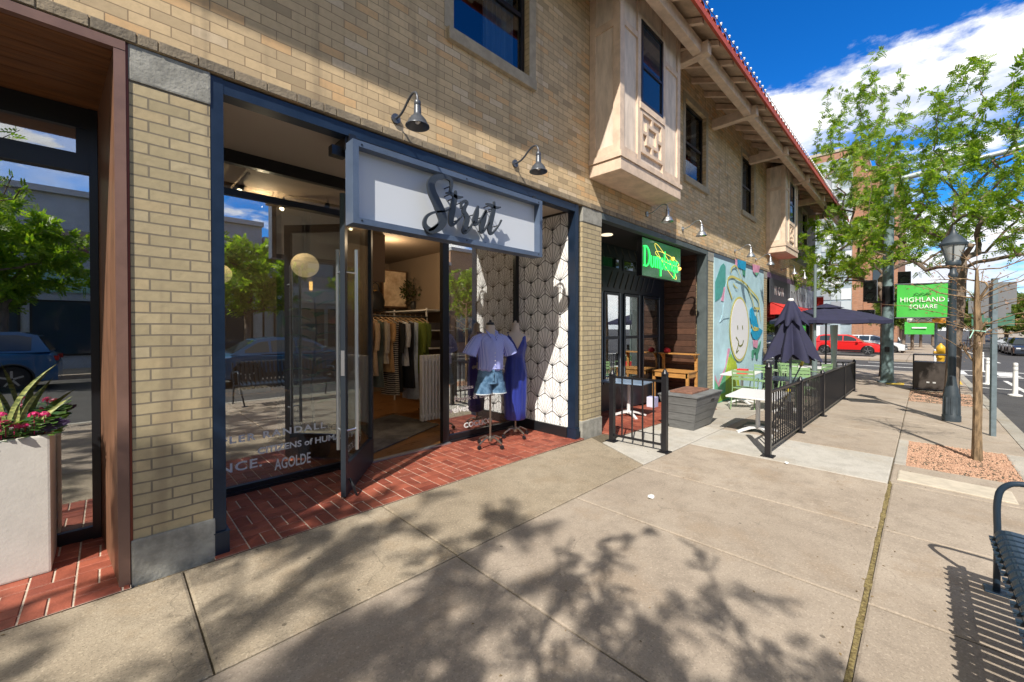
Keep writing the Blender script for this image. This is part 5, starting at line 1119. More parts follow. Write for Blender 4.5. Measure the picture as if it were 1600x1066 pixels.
for _ in range(420):
    x, y = rr.uniform(x0, x1+.05), rr.uniform(y0-.03, y0+.28); z = z1+rr.uniform(-.01,.11); a = rr.random()*6.3; s_ = rr.uniform(.014,.028); tl = rr.uniform(-.5,.5)
    pts = [(x+s_*math.cos(a+k*math.pi/3)*(1 if k % 2 else .85), y+s_*math.sin(a+k*math.pi/3)*(1 if k % 2 else .85), z+tl*s_*math.cos(k*math.pi/3)) for k in range(6)]; b.add(pts, [(0,1,2,3,4,5)])
b.build('foliage', leaf_mat('geranium_leaf', (.04,.12,.03), (.12,.22,.05), .3), GE, world=True)
for (fx, fy, fz) in ((-.34,.56,1.01),(-.30,.60,1.00),(-.42,.55,.955),(-.47,.54,1.03),(-.455,.56,.975),(-.38,.58,.94)):
    b = MB()
    for _ in range(26):
        v = Vector((rr.gauss(0,1),rr.gauss(0,1),abs(rr.gauss(0,1)))).normalized()*.026; c = Vector((fx,fy,fz))+v; q = v.orthogonal().normalized()*.010; u = v.cross(q).normalized()*.010
        b.add([(c+q)[:],(c+u)[:],(c-q)[:],(c-u)[:]], [(0,1,2,3)])
    b.tube([(fx,fy,z1),(fx,fy,fz)], .002, 4); b.build('flower_head', leaf_mat('pink_petal', (.55,.02,.14), (.75,.06,.25), .2), GE, world=True)
b = MB()
for k in range(16):
    a = rr.uniform(-1,1.2); blade(b, (-.30+rr.uniform(-.05,.03),.60+rr.uniform(-.05,.05),z1+.02), (math.cos(a)*.8,-.1,.5), .10, .018, (.2,0), 4)
tag(b.build('purple_foliage', leaf_mat('purple_leaf', (.015,.008,.035), (.05,.02,.09), .1), origin=(-.30,.6,.89)), 'dark purple leaves at the right rim of the white planter', 'plant')
# ================================================================ PATIO FENCE
def fence(name, label, posts, rail_top, rail_bot, gap=.115, pr_=.032, tops=None):
    cx, cy = posts[0]; F = thing(name, label, 'fence', (cx, cy, g(cx, cy)))
    for i, (x, y) in enumerate(posts):
        h = tops[i]; z = g(x, y); b = MB(); b.box(x-pr_, x+pr_, y-pr_, y+pr_, z, z+h); o = b.build('post', M_bronze, F, world=True)
        b = MB(); b.lathe([(.045,0),(.045,.012),(.03,.03),(.024,.05),(.001,.075)], (x,y,z+h), 12); b.build('post_cap', M_bronze, o, world=True, smooth=True)
        b = MB(); b.bbox(x-.07, x+.07, y-.07, y+.07, z-.004, z+.012, .004); b.build('foot_plate', M_bronze, o, world=True)
    for (xa, ya), (xb, yb) in zip(posts[:-1], posts[1:]):
        b = MB(); d = Vector((xb-xa, yb-ya, 0)); L_ = d.length; d.normalize()
        P = lambda t, h: (xa+d.x*t, ya+d.y*t, g(xa, ya)+(g(xb, yb)-g(xa, ya))*t/L_+h)
        b.beam(P(pr_, rail_top), P(L_-pr_, rail_top), .035, .028); b.beam(P(pr_, rail_bot), P(L_-pr_, rail_bot), .03, .025)
        n = max(2, int((L_-.06)/gap))
        for k in range(1, n): b.beam(P(L_*k/n, rail_bot+.012), P(L_*k/n, rail_top-.013), .016, .016)
        b.build('railing_panel', M_bronze, F, world=True)
    return F
fence('patio_fence', 'long black metal picket railing enclosing the cafe terrace on the pavement', [(5.80,-2.06),(7.60,-2.07),(9.45,-2.09),(12.3,-2.10),(14.3,-2.10),(14.5,-.25)], .79, .09, tops=[1.10,.80,.80,.80,.80,.80])
fence('short_railing', 'short black metal picket railing between the brick pier and the dark cafe', [(4.98,-.36),(5.01,-1.10)], .90, .09, gap=.118, tops=[.93,.99])
# ================================================================ TABLES AND CHAIRS
M_wt = mat('white_table_metal', (.72,.73,.75), .35, metal=.1)
def ped_table(label, x, y, w_, d_, h, rz, base='cross', m=None, group=None):
    m = m or M_wt; T = thing('cafe_table', label, 'table', (x, y, g(x, y)), rz, group)
    b = MB(); b.bbox(-w_/2, w_/2, -d_/2, d_/2, h-.025, h, .008); b.build('tabletop', m, T)
    b = MB(); b.tube([(0,0,.05),(0,0,h-.024)], .032, 12); b.build('column', M_wt, T, smooth=True)
    for k in range(4):
        a = k*math.pi/2+math.pi/4; c, s_ = math.cos(a), math.sin(a); b = MB()
        pts = [(0,0,.085),(c*.12,s_*.12,.075),(c*.24,s_*.24,.045),(c*.33,s_*.33,.012)]
        for p, q in zip(pts[:-1], pts[1:]): b.beam(p, q, .05-.03*math.hypot(p[0],p[1]), .03)
        b.build('foot', M_wt, T)
    return T
ped_table('blue-grey square cafe table with white cross foot behind the short railing', 6.75, .38, .80, .80, .66, R(8), m=mat('blue_table_top', (.20,.28,.40), .25))
ped_table('white cafe table with a red caddy against the painted mural wall', 10.55, -.42, 1.30, .62, .72, R(4))
ped_table('white cafe table just behind the front post of the terrace railing', 7.10, -1.62, 1.0, .66, .60, R(3))
ped_table('round-cornered pale blue cafe table in the middle of the terrace behind the railing', 9.4, -1.55, .7, .6, .66, R(10), m=mat('blue_table_top', (0,0,0)))
ped_table('white cafe table at the far end of the terrace under the open umbrella', 12.9, -1.3, .8, .7, .70, R(0))
b = MB(); b.bbox(10.15, 10.33, -.62, -.42, .585, .70, .008); tag(b.build('red_caddy', mat('red_plastic', (.60,.02,.03), .35), origin=(10.24,-.52,.585)), 'small red menu caddy on the white table by the mural', 'caddy')
bpy.data.objects['red_caddy'].location.z = g(10.55,-.42)+.722
M_gch = mat('sage_green_metal', (.20,.33,.16), .45, var=.1, vs_=6)
def chair(loc, rz, label):
    T = thing('terrace_chair', label, 'chair', (loc[0], loc[1], g(*loc)), rz, 'green metal terrace chairs')
    b = MB()
    for k in range(6): b.bbox(-.20, .20, -.20+k*.068, -.145+k*.068, .435, .447, .003)
    b.build('seat', M_gch, T)
    b = MB()
    for k in range(3): b.bbox(-.20, .20, .205+k*.012, .217+k*.012, .62+k*.075, .675+k*.075, .003)
    b.build('backrest', M_gch, T)
    for sx in (-1, 1):
        b = MB(); b.tube([(sx*.20,-.20,.44),(sx*.22,-.24,.0)], .011, 8); b.build('leg', M_gch, T, smooth=True)
        b = MB(); b.tube([(sx*.20,.24,.84),(sx*.20,.20,.44),(sx*.22,.27,.0)], .011, 8); b.build('leg', M_gch, T, smooth=True)
        b = MB(); b.tube([(sx*.215,.21,.64),(sx*.22,-.05,.655),(sx*.215,-.19,.63),(sx*.20,-.20,.44)], .010, 8); b.build('armrest', M_gch, T, smooth=True)
    return T
c0 = chair((9.6,-.75), R(95), 'green metal armchair nearest the mural table facing it')
for (x, y, rz, lb) in ((11.65,-.55,-88,'green metal chair at the far side of the mural table'),(11.3,-1.25,20,'green metal chair behind the closed navy umbrella'),(12.1,-1.6,160,'green metal chair with its back to the long railing'),
    (12.6,-.6,200,'green metal chair pushed to the wall below the corner shop windows'),(13.6,-1.0,-80,'green metal chair at the far end table facing the mural'),(12.2,-1.1,80,'green metal chair at the near side of the far end table'),(10.0,-1.7,-60,'green metal chair by the middle blue table on the terrace')):
    dup(c0, (x, y, g(x, y)), R(rz), lb)
# potting bench against the plank wall
M_pine = mat('honey_pine', (.42,.21,.06), .5, var=.25, vs_=5, stretch=(6,1,6))
PB = thing('potting_bench', 'honey coloured wooden potting bench with upper shelf against the plank wall', 'bench', (8.9,.45,g(8.9,.4)))
gz = g(8.9,.4); y0, y1, x0, x1 = .06, .86, 8.62, 9.18
b = MB()
for k in range(5): b.bbox(x0+k*.112, x0+k*.112+.106, y0, y1, gz+.77, gz+.795, .004)
b.build('worktop', M_pine, PB, world=True)
b = MB(); b.box(x0+.02, x0+.04, y0+.02, y1-.02, gz+.66, gz+.768); b.box(x0+.04, x1, y0+.02, y0+.04, gz+.66, gz+.768); b.box(x0+.04, x1, y1-.04, y1-.02, gz+.66, gz+.768); b.build('apron', M_pine, PB, world=True)
for xx in (x0+.02, x1-.07):
    for yy in (y0+.0, y1-.06):
        b = MB(); b.box(xx, xx+.05, yy, yy+.055, gz, gz+(.768 if xx < 8.9 else 1.14)); b.build('leg', M_pine, PB, world=True)
b = MB(); b.box(x1-.20, x1, y0-.03, y1+.03, gz+1.142, gz+1.165); b.build('upper_shelf', M_pine, PB, world=True)
for yy in (y0+.012, y1-.05): 
    b = MB(); b.prism([(x1-.19,gz+1.14),(x1-.02,gz+1.14),(x1-.02,gz+.96)], lambda a, c, t: (a, yy+t, c), .03); b.build('shelf_bracket', M_pine, PB, world=True)
b = MB(); b.lathe([(.05,0),(.075,.03),(.07,.08),(.03,.11),(.001,.115)], (9.08,.72,gz+1.166), 16); tag(b.build('red_pot', mat('red_plastic', (0,0,0)), origin=(9.08,.72,gz+1.166), smooth=True), 'small round red pot on the upper shelf of the potting bench', 'pot')
b = MB(); b.bbox(8.75, 8.98, .35, .60, gz+.01, gz+.25, .02); tag(b.build('red_bucket', mat('purple_red', (.35,.02,.06), .5), origin=(8.86,.47,gz+.01)), 'small red and blue tub on the ground beneath the potting bench', 'tub')
b = MB(); b.bbox(8.18, 8.36, .58, .76, gz+.02, gz+.26, .015); tag(b.build('patterned_stool', stripe_mat('blue_white_check', (.08,.10,.40), (.6,.62,.75), 20), origin=(8.27,.67,gz+.02)), 'small blue and white patterned box beside the potting bench leg', 'box')
# grey tapered planter box
GB = thing('grey_planter_box', 'grey tapered timber planter box with a slatted lid at the cafe entrance', 'planter', (6.95,-.72,g(6.95,-.72)))
M_gp = mat('grey_painted_boards', (.16,.165,.17), .6, var=.2, vs_=5, stretch=(1,1,8), bump=.3)
b = MB()
def quadbox(b, x0, x1, y0, y1, X0_, X1_, Y0_, Y1_, z0, z1, t=.03):
    o = [(x0,y0,z0),(x1,y0,z0),(x1,y1,z0),(x0,y1,z0),(X0_,Y0_,z1),(X1_,Y0_,z1),(X1_,Y1_,z1),(X0_,Y1_,z1)]
    b.add(o, [(3,2,1,0),(0,1,5,4),(1,2,6,5),(2,3,7,6),(3,0,4,7),(4,5,6,7)])
gz = g(6.95,-.72); n = 4
for k in range(n):
    f0, f1 = k/n, (k+1)/n-.012; L2 = lambda a, c, f: a+(c-a)*f
    quadbox(b, L2(6.45,6.27,f0), L2(7.18,7.34,f0), L2(-.90,-1.02,f0), L2(-.52,-.42,f0), L2(6.45,6.27,f1), L2(7.18,7.34,f1), L2(-.90,-1.02,f1), L2(-.52,-.42,f1), gz+.02+.53*f0, gz+.02+.53*f1)
b.build('planter_body', M_gp, GB, world=True)
b = MB(); b.box(6.26, 7.35, -1.03, -.41, gz+.552, gz+.57); b.build('rim', M_gp, GB, world=True)
b = MB()
for k in range(8): b.bbox(6.50+k*.09, 6.575+k*.09, -.86, -.50, gz+.572, gz+.60, .004)
b.build('slatted_lid', mat('reddish_slats', (.20,.10,.07), .7, var=.3, vs_=12), GB, world=True)
b = MB(); b.bbox(6.325, 6.345, -.80, -.64, gz+.44, gz+.475, .006); b.build('hand_hole', M_black, GB, world=True)
b = MB(); b.bbox(6.9, 7.06, -1.002, -.985, gz+.44, gz+.475, .006); b.build('hand_hole', M_black, GB, world=True)
# ================================================================ UMBRELLAS
M_navy = mat('navy_canvas', (.018,.019,.052), .85, var=.15, vs_=8, bump=.15)
cx, cy = 8.75, -1.72; gz = g(cx, cy)
UM = thing('closed_umbrella', 'closed navy patio umbrella hanging in folds beside the railing', 'umbrella', (cx, cy, gz))
b = MB(); b.tube([(0,0,0.05),(0,0,2.12)], .02, 10); b.build('pole', mat('umbrella_pole', (.16,.20,.24), .4, metal=.5), UM, smooth=True)
b = MB(); n = 64; vs = []; rg_ = [(2.12,.05,.0),(2.05,.085,.1),(1.80,.20,.45),(1.72,.22,.6),(1.73,.13,.4),(1.55,.19,.45),(1.35,.27,.55),(1.20,.33,.62),(1.10,.36,.70)]
for i, (z, r_, fo) in enumerate(rg_):
    for k in range(n):
        a = 2*math.pi*k/n; f = 1+fo*.42*math.cos(8*a+.3)+fo*.12*math.sin(3*a+1); zz = z-(.10*fo*math.cos(8*a+.3) if i in (2,3) or i > 6 else 0); vs.append((r_*f*math.cos(a), r_*f*math.sin(a), zz))
b.add(vs, [(i*n+k,i*n+(k+1)%n,(i+1)*n+(k+1)%n,(i+1)*n+k) for i in range(len(rg_)-1) for k in range(n)])
b.build('canopy', M_navy, UM, smooth=True)
b = MB(); b.lathe([(.045,0),(.05,.03),(.03,.05),(.001,.055)], (0,0,2.115), 14); b.build('finial', M_white, UM)
b = MB(); b.tube([(.34,-.1,1.36),(.37,-.11,1.28)], .035, 5); b.tube([(.30,-.12,1.42),(.32,-.12,1.40)], .03, 5); b.build('white_print', M_white, UM)
b = MB(); b.lathe([(.24,0),(.25,.03),(.22,.06),(.05,.08),(.04,.3)], (0,0,0), 20); b.build('base', M_black, UM)
cx, cy = 13.3, -1.62; gz = g(cx, cy)
UO = thing('open_umbrella', 'open navy patio umbrella shading the far end of the terrace', 'umbrella', (cx, cy, gz))
b = MB(); b.tube([(0,0,.05),(0,0,2.20)], .02, 10); b.build('pole', M_black, UO)
b = MB(); n = 8; vs = [(0,0,2.27)]; Rr = 1.28
for j, (f, z) in enumerate(((.35,2.17),(.7,2.05),(1.0,1.90),(1.005,1.82))):
    for k in range(n*4):
        a = 2*math.pi*k/(n*4); q = (k % 4)/4; sag = (1-.07*math.sin(math.pi*q)*f); vs.append((Rr*f*sag*math.cos(a), Rr*f*sag*math.sin(a), z-.02*math.sin(math.pi*q)))
m_ = n*4; fs = [(0,1+k,1+(k+1)%m_) for k in range(m_)]+[(1+j*m_+k,1+j*m_+(k+1)%m_,1+(j+1)*m_+(k+1)%m_,1+(j+1)*m_+k) for j in range(3) for k in range(m_)]
b.add(vs, fs); b.build('canopy', M_navy, UO)
b = MB(); vs = [(0,0,2.34)]+[(.38*math.cos(2*math.pi*k/8), .38*math.sin(2*math.pi*k/8), 2.215) for k in range(8)]; b.add(vs, [(0,1+k,1+(k+1)%8) for k in range(8)]); b.build('vent_cap', M_navy, UO)
for k in range(8):
    a = 2*math.pi*k/8; b = MB(); b.beam((0,0,2.20),(Rr*.99*math.cos(a),Rr*.99*math.sin(a),1.875),.02,.02); b.build('rib', mat('rib_metal', (.5,.5,.5), .4, metal=.5), UO)
text('canopy_lettering', 'terrace', (-.9,-.93,1.83), .12, M_white, UO, rot=(R(90),0,R(-22)), world=False, ext=.001) if False else None
b = MB(); b.lathe([(.26,0),(.27,.04),(.22,.07),(.05,.09)], (0,0,0), 20); b.build('base', M_black, UO)
# slim terrace poles
b = MB(); x, y = 12.2, -1.55; b.tube([(x,y,g(x,y)),(x,y,3.1)], .03, 10); b.tube([(x,y,g(x,y)),(x,y,g(x,y)+.9)], .055, 10); tag(b.build('slim_pole', mat('grey_green_pole', (.14,.18,.19), .5), origin=(x,y,g(x,y)), smooth=True), 'slim grey-green metal pole rising through the terrace by the open umbrella', 'pole')
b = MB(); x, y = 13.6, -1.75; b.lathe([(.045,0),(.06,.9),(.085,1.75),(.08,1.78)], (x,y,g(x,y)), 12); tag(b.build('pale_post', mat('pale_green_post', (.45,.52,.48), .6), origin=(x,y,g(x,y)), smooth=True), 'pale tapering post standing under the open navy umbrella', 'post')
b = MB(); a0 = Vector((7.0,-1.75,.45)); a1 = Vector((9.0,-1.95,.95)); b.tube([a0, a1], .013, 8); b.build('x', M_black) if False else None
YB = thing('yellow_handle_strut', 'black strut with yellow grips leaning inside the terrace railing', 'strut', (8.1,-1.7,0))
b = MB(); b.tube([(6.6,-1.92,.22),(9.4,-1.82,.98)], .012, 8); b.build('rod', M_black, YB, world=True)
for f in (.34,.86): 
    p = Vector((6.6,-1.92,.22)).lerp(Vector((9.4,-1.82,.98)), f); q = Vector((6.6,-1.92,.22)).lerp(Vector((9.4,-1.82,.98)), f+.10)
    b = MB(); b.tube([p, q], .026, 10); b.build('yellow_grip', mat('yellow_foam', (.75,.58,.02), .6), YB, world=True)
# pavement vent grate
b = MB(); z = g(7.4,-1.5)+.006; b.box(7.1, 7.8, -1.75, -1.3, z-.01, z-.002)
for k in range(14): b.box(7.1+k*.05, 7.125+k*.05, -1.75, -1.3, z-.001, z+.004)
tag(b.build('floor_grate', M_black, origin=(7.45,-1.5,z)), 'black slotted floor grate in the pavement behind the front railing post', 'grate')
# ================================================================ STREET LAMP with banner
lx, ly = 10.69, -3.77; gz = g(lx, ly); M_lp = mat('lamp_post_grey', (.038,.052,.066), .42, var=.2, vs_=8)
LP = thing('street_lamp', 'dark Victorian style street lamp with green banner beside the tree', 'street lamp', (lx, ly, gz))
q = .72
b = MB(); b.lathe([(r_*q,z_) for r_, z_ in [(.17,0),(.17,.10),(.15,.13),(.145,.42),(.15,.46),(.13,.50),(.125,.58),(.10,.64),(.085,.72),(.075,.80),(.07,1.6),(.062,2.55),(.085,2.58),(.085,2.63),(.06,2.66),(.055,2.74)]], (0,0,0), 16); b.build('post', M_lp, LP, smooth=True)
b = MB()
for k in range(10):
    a = 2*math.pi*k/10; b.beam((.148*q*math.cos(a),.148*q*math.sin(a),.13),(.143*q*math.cos(a),.143*q*math.sin(a),.43),.024,.018)
b.build('fluted_base', M_lp, LP)
b = MB(); b.lathe([(r_*q,z_) for r_, z_ in [(.05,2.74),(.13,2.78),(.14,2.83),(.12,2.86)]], (0,0,0), 20); b.build('lantern_collar', M_lp, LP, smooth=True)
b = MB(); b.lathe([(r_*q,z_) for r_, z_ in [(.25,3.12),(.26,3.16),(.22,3.20),(.15,3.28),(.07,3.33),(.05,3.38),(.03,3.42),(.035,3.45),(.001,3.50)]], (0,0,0), 20); b.build('lantern_cap', M_lp, LP, smooth=True)
b = MB()
for k in range(6):
    a = 2*math.pi*k/6; b.beam((.12*q*math.cos(a),.12*q*math.sin(a),2.85),(.24*q*math.cos(a),.24*q*math.sin(a),3.13),.015,.015)
b.build('lantern_frame', M_lp, LP)
b = MB(); b.lathe([(.115*q,2.86),(.232*q,3.12)], (0,0,0), 20); b.build('lantern_glass', mat('frosted_lantern', (.42,.45,.46), .25), LP, smooth=True)
b = MB(); b.tube([(0,0,2.47),(-.30,.74,2.47)], .012, 8); b.tube([(0,0,1.85),(-.30,.74,1.85)], .012, 8); b.build('banner_arm', M_lp, LP)
BN = thing('street_banner', 'bright green banner reading HIGHLAND SQUARE on the near street lamp', 'banner', (lx, ly, gz+2.1))
dB = Vector((-.376,.927,0)); nB = Vector((-.927,-.376,0)); O = Vector((lx,ly,gz))
M_bn = mat('green_banner', (.05,.40,.05), .6, var=.08, vs_=4); vs = []
P_ = lambda a, z, d=0: tuple(O+dB*a+Vector((0,0,z))+nB*(.012*math.sin(a*8+z*3)+d))
b = MB(); NX, NZ = 14, 8
for i in range(NX+1):
    for j in range(NZ+1): vs.append(P_(.07+.70*i/NX, 1.86+.60*j/NZ))
b.add(vs, [(i*(NZ+1)+j,(i+1)*(NZ+1)+j,(i+1)*(NZ+1)+j+1,i*(NZ+1)+j+1) for i in range(NX) for j in range(NZ)]); b.build('cloth', M_bn, BN, world=True, smooth=True)
from mathutils import Euler
rotB = Matrix(((-dB.x, 0, nB.x), (-dB.y, 0, nB.y), (0, 1, 0))).to_euler()
for s_, a, z, sz in (('HIGHLAND', .735, 2.14, .118), ('SQUARE', .60, 2.02, .10)):
    p = O+dB*a+Vector((0,0,z))+nB*.020; text('banner_lettering', s_, p, sz, M_white, BN, rot=rotB, ext=.001, space=1.05)
b = MB(); pts = [O+dB*(.30+.04*k)+Vector((0,0,2.27+.03*(k % 2)))+nB*.018 for k in range(7)]; b.tube(pts, .006, 5); b.build('banner_emblem', M_black, BN, world=True)
# ================================================================ STREET FURNITURE
x, y = 16.35, -3.57; gz = g(x, y)
TCN = thing('litter_bin', 'dark brown rectangular street litter bin with side frame handles', 'litter bin', (x, y, gz))
b = MB(); b.bbox(-.26, .26, -.34, .34, .05, .80, .03); b.build('bin_body', mat('brown_bin', (.055,.045,.04), .45, var=.15, vs_=6), TCN)
for s_ in (-1, 1):
    b = MB(); b.box(-.2, .2, s_*.35-.015, s_*.35+.015, 0, 1.0); b.build('side_frame', M_black, TCN)
b = MB(); b.box(-.2, .2, -.35, .35, .985, 1.01); b.build('top_bar', M_black, TCN)
b = MB(); b.box(-.266, -.262, -.09, -.03, .22, .26); b.box(-.266,-.262,.03,.09,.22,.26); b.build('bin_emblem', mat('pale_mark', (.5,.5,.5), .5), TCN)
x, y = 23.2, -3.9
HY = thing('fire_hydrant', 'yellow fire hydrant showing above the litter bin', 'hydrant', (x, y, g(x, y)))
b = MB(); b.lathe([(.15,0),(.15,.05),(.11,.08),(.11,.62),(.14,.66),(.14,.72),(.11,.76),(.12,.90),(.14,.98),(.14,1.04),(.10,1.12),(.04,1.18),(.03,1.22),(.001,1.23)], (0,0,.02), 18); b.build('hydrant_body', mat('hydrant_yellow', (.58,.34,.02), .45), HY, smooth=True)
for s_ in (-1, 1):
    b = MB(); b.tube([(0,s_*.10,.87),(0,s_*.19,.87)], .055, 12); b.build('outlet_cap', mat('hydrant_yellow', (0,0,0)), HY)
b = MB(); b.tube([(-.10,0,.74),(-.19,0,.74)], .07, 12); b.build('outlet_cap', mat('hydrant_yellow', (0,0,0)), HY)
def post_delin(x, y, lb):
    z = -0.015*(x-4)+ROADZ; T = thing('delineator_post', lb, 'bollard', (x, y, z), 0, 'white delineator posts along the road')
    b = MB(); b.lathe([(.055,0),(.05,.90),(.045,.93),(.001,.94)], (0,0,0), 12); b.build('post', M_white, T, smooth=True)
    b = MB(); b.lathe([(.14,0),(.14,.03),(.07,.05)], (0,0,0), 14); b.build('base', M_white, T)
    for z in (.7,.82): 
        b = MB(); b.lathe([(.052,0),(.052,.05)], (0,0,z), 12); b.build('reflective_band', mat('grey_band', (.45,.46,.48), .4), T)
post_delin(21.8,-5.0,'white delineator post seen just right of the street lamp'); post_delin(18.2,-5.25,'nearer white delineator post on the road at the right edge'); post_delin(29.5,-5.4,'white delineator post at the far crossing beyond the litter bin'); post_delin(33.5,-3.9,'small white delineator post farthest down the street')
# square grey sign post with sign backs
x, y = 9.56, -4.16; gz = g(x, y)
SPO = thing('sign_post', 'square grey metal sign post seen from behind with parking sign backs', 'sign', (x, y, gz))
b = MB(); b.box(-.028, .028, -.028, .028, 0, 2.40, rz=.3); b.build('post', mat('galv_post', (.16,.21,.24), .5, metal=.3, var=.15, vs_=10), SPO)
for k, (a, c, z0, z1) in enumerate(((-.22,.16,2.0,2.34),(-.12,.10,1.80,1.98))):
    b = MB(); b.bbox(.034, .040, a, c, z0, z1, .002); b.build('sign_plate', mat('sign_back_grey', (.22,.23,.25), .45, metal=.4), SPO)
x, y = 13.5, -4.45
SP2 = thing('sign_plate_pair', 'green and grey sign plates on a thin post behind the young tree', 'sign', (x, y, g(x, y)))
b = MB(); b.tube([(0,0,0),(0,0,2.3)], .025, 8); b.build('post', mat('galv_post', (0,0,0)), SP2)
b = MB(); b.bbox(-.05,-.045,-.30,.30,1.75,2.0,.002); b.build('sign_plate', mat('green_sign_plate', (.06,.17,.12), .5), SP2)
b = MB(); b.bbox(-.05,-.045,-.25,.35,2.02,2.3,.002); b.build('sign_plate', mat('sign_back_grey', (0,0,0)), SP2)
# traffic signal pole
x, y = 17.83, -2.6; gz = g(x, y); M_sp = mat('signal_pole_paint', (.13,.19,.20), .5, var=.3, vs_=5, bump=.1)
TS = thing('traffic_signal', 'thick grey traffic signal pole with long mast arm and black signal heads', 'traffic light', (x, y, gz))
b = MB(); b.lathe([(.24,0),(.24,.04),(.17,.06),(.16,.30),(.15,1.0),(.14,3.0),(.12,6.65),(.001,6.7)], (0,0,0), 20); b.build('pole', M_sp, TS, smooth=True)
b = MB(); b.tube([(0,0,6.45),(0,-3,6.75),(0,-7,7.05),(0,-11,7.2)], [.09,.075,.06,.04], 12); b.build('mast_arm', mat('mast_grey', (.42,.47,.50), .4, metal=.3), TS, smooth=True)
b = MB(); b.lathe([(.150,2.45),(.152,2.5),(.150,3.1)], (0,0,0), 16); b.build('black_wrap', M_black, TS)
def head(y_, z_, w_, h_, lenses, nm='signal_head', xx=-.1):
    b = MB(); b.bbox(xx-.15, xx+.1, y_-w_/2, y_+w_/2, z_, z_+h_, .02); o = b.build(nm, M_black, TS)
    for k in range(lenses):
        zz = z_+h_*(k+.5)/lenses; b = MB(); b.tube([(xx-.152,y_,zz),(xx-.16,y_,zz)], w_*.32, 14); b.build('lens', mat('dark_lens', (.02,.035,.03), .2), o)
        b = MB(); b.tube([(xx-.16,y_,zz),(xx-.28,y_,zz)], w_*.38, 14, cap=False); b.build('visor', M_black, o)
head(.42, 2.62, .34, .70, 2); head(-.40, 2.55, .30, .44, 1); head(-.38, 3.02, .30, .50, 1); head(.52, 2.0, .44, .36, 1, 'pedestrian_signal')
b = MB(); b.box(-.05,0,-.45,.5,2.58,2.64); b.build('bracket', M_black, TS)
b = MB(); b.bbox(-.20,-.13,-.06,.06,1.0,1.16,.01); b.build('push_button', M_black, TS)
# second lamp and banners farther along
def far_lamp(x, y, lb):
    T = thing('street_lamp', lb, 'street lamp', (x, y, g(x, y)), 0, 'street lamps beyond the junction')
    b = MB(); b.lathe([(.17,0),(.15,.5),(.08,.75),(.06,2.6),(.09,2.65)], (0,0,0), 12); b.build('post', M_lp, T, smooth=True)
    b = MB(); b.lathe([(.12,2.75),(.24,3.05)], (0,0,0), 12); b.build('lantern_glass', mat('frosted_lantern', (0,0,0)), T, smooth=True)
    b = MB(); b.lathe([(.26,3.05),(.2,3.15),(.03,3.3),(.001,3.4)], (0,0,0), 12); b.build('lantern_cap', M_lp, T, smooth=True); return T
f0 = far_lamp(19.4,-4.0,'dark street lamp standing behind the litter bin before the crossing')
dup(f0, (44,-4.1,-.75), 0, 'dark street lamp on the far pavement across the junction')
OB = thing('small_banner', 'small orange and white banner below the green banner on a farther lamp', 'banner', (19.3,-3.9,1.5))
b = MB(); b.add([(19.32,-3.92,1.72),(19.1,-3.05,1.72),(19.1,-3.05,2.02),(19.32,-3.92,2.02)], [(0,1,2,3)]); o = b.build('cloth', mat('orange_banner', (.75,.30,.03), .6), OB, world=True)
b = MB(); b.add([(19.28,-3.75,1.75),(19.08,-3.02,1.75),(19.08,-3.02,1.99),(19.28,-3.75,1.99)], [(0,1,2,3)]); b.build('white_patch', M_white, o, world=True)
b = MB(); pts = [(19.16,-3.68+.08*k,1.84+.05*math.sin(k*2.2)) for k in range(7)]; b.tube([(p[0]+.02-.025*k-.02,p[1],p[2]) for k, p in enumerate(pts)], .012, 5); b.build('scribble', M_black, o, world=True)
GBN = thing('small_banner', 'small green banner far down the street under the orange one', 'banner', (44,-4,1))
b = MB(); b.add([(44,-4.0,1.05),(43.9,-2.4,1.05),(43.9,-2.4,2.0),(44,-4.0,2.0)], [(0,1,2,3)]); b.build('cloth', M_bn, GBN, world=True)
b = MB(); b.box(43.85,43.88,-3.6,-2.8,1.5,1.6); b.build('banner_lettering', M_white, GBN, world=True)
# ================================================================ BENCH (right edge)
M_bb = mat('blue_black_steel', (.018,.035,.06), .32)
BE = thing('street_bench', 'dark blue slatted steel bench with looped arm at the right edge', 'bench', (2.65,-3.9,0))
prof = cat([(-3.735,.345,0),(-3.70,.375,0),(-3.705,.41,0),(-3.75,.43,0),(-3.92,.41,0),(-4.05,.41,0),(-4.14,.46,0),(-4.21,.62,0),(-4.26,.80,0),(-4.30,.86,0),(-4.34,.84,0)], 4)
for k in range(22):
    x = 3.53-k*.078; b = MB()
    for p, q in zip(prof[:-1], prof[1:]):
        if math.hypot(p[0]-q[0], p[1]-q[1]) > 1e-4: b.beam((x,p[0],p[1]),(x,q[0],q[1]),.052,.012,(0,.3,1))
    b.build('slat', M_bb, BE, world=True)
for x in (3.64, 1.80):
    b = MB(); b.tube(cat([(x+.10,-3.72,.0),(x+.03,-3.715,.35),(x,-3.71,.56),(x,-3.735,.655),(x,-3.82,.69),(x,-4.08,.67),(x,-4.24,.63)],4), .0155, 10); b.build('arm_leg', M_bb, BE, world=True, smooth=True)
    b = MB(); b.tube([(x,-4.26,.0),(x,-4.15,.43),(x,-4.30,.84)], .0155, 10); b.build('back_leg', M_bb, BE, world=True, smooth=True)
    b = MB(); b.bbox(x+.05,x+.15,-3.77,-3.67,.0,.010,.003); b.build('foot_plate', M_bb, BE, world=True)
b = MB(); b.tube([(3.64,-3.76,.385),(1.80,-3.76,.385)], .014, 8); b.build('cross_rail', M_bb, BE, world=True)
b = MB(); b.tube([(3.64,-4.10,.385),(1.80,-4.10,.385)], .014, 8); b.build('cross_rail', M_bb, BE, world=True)
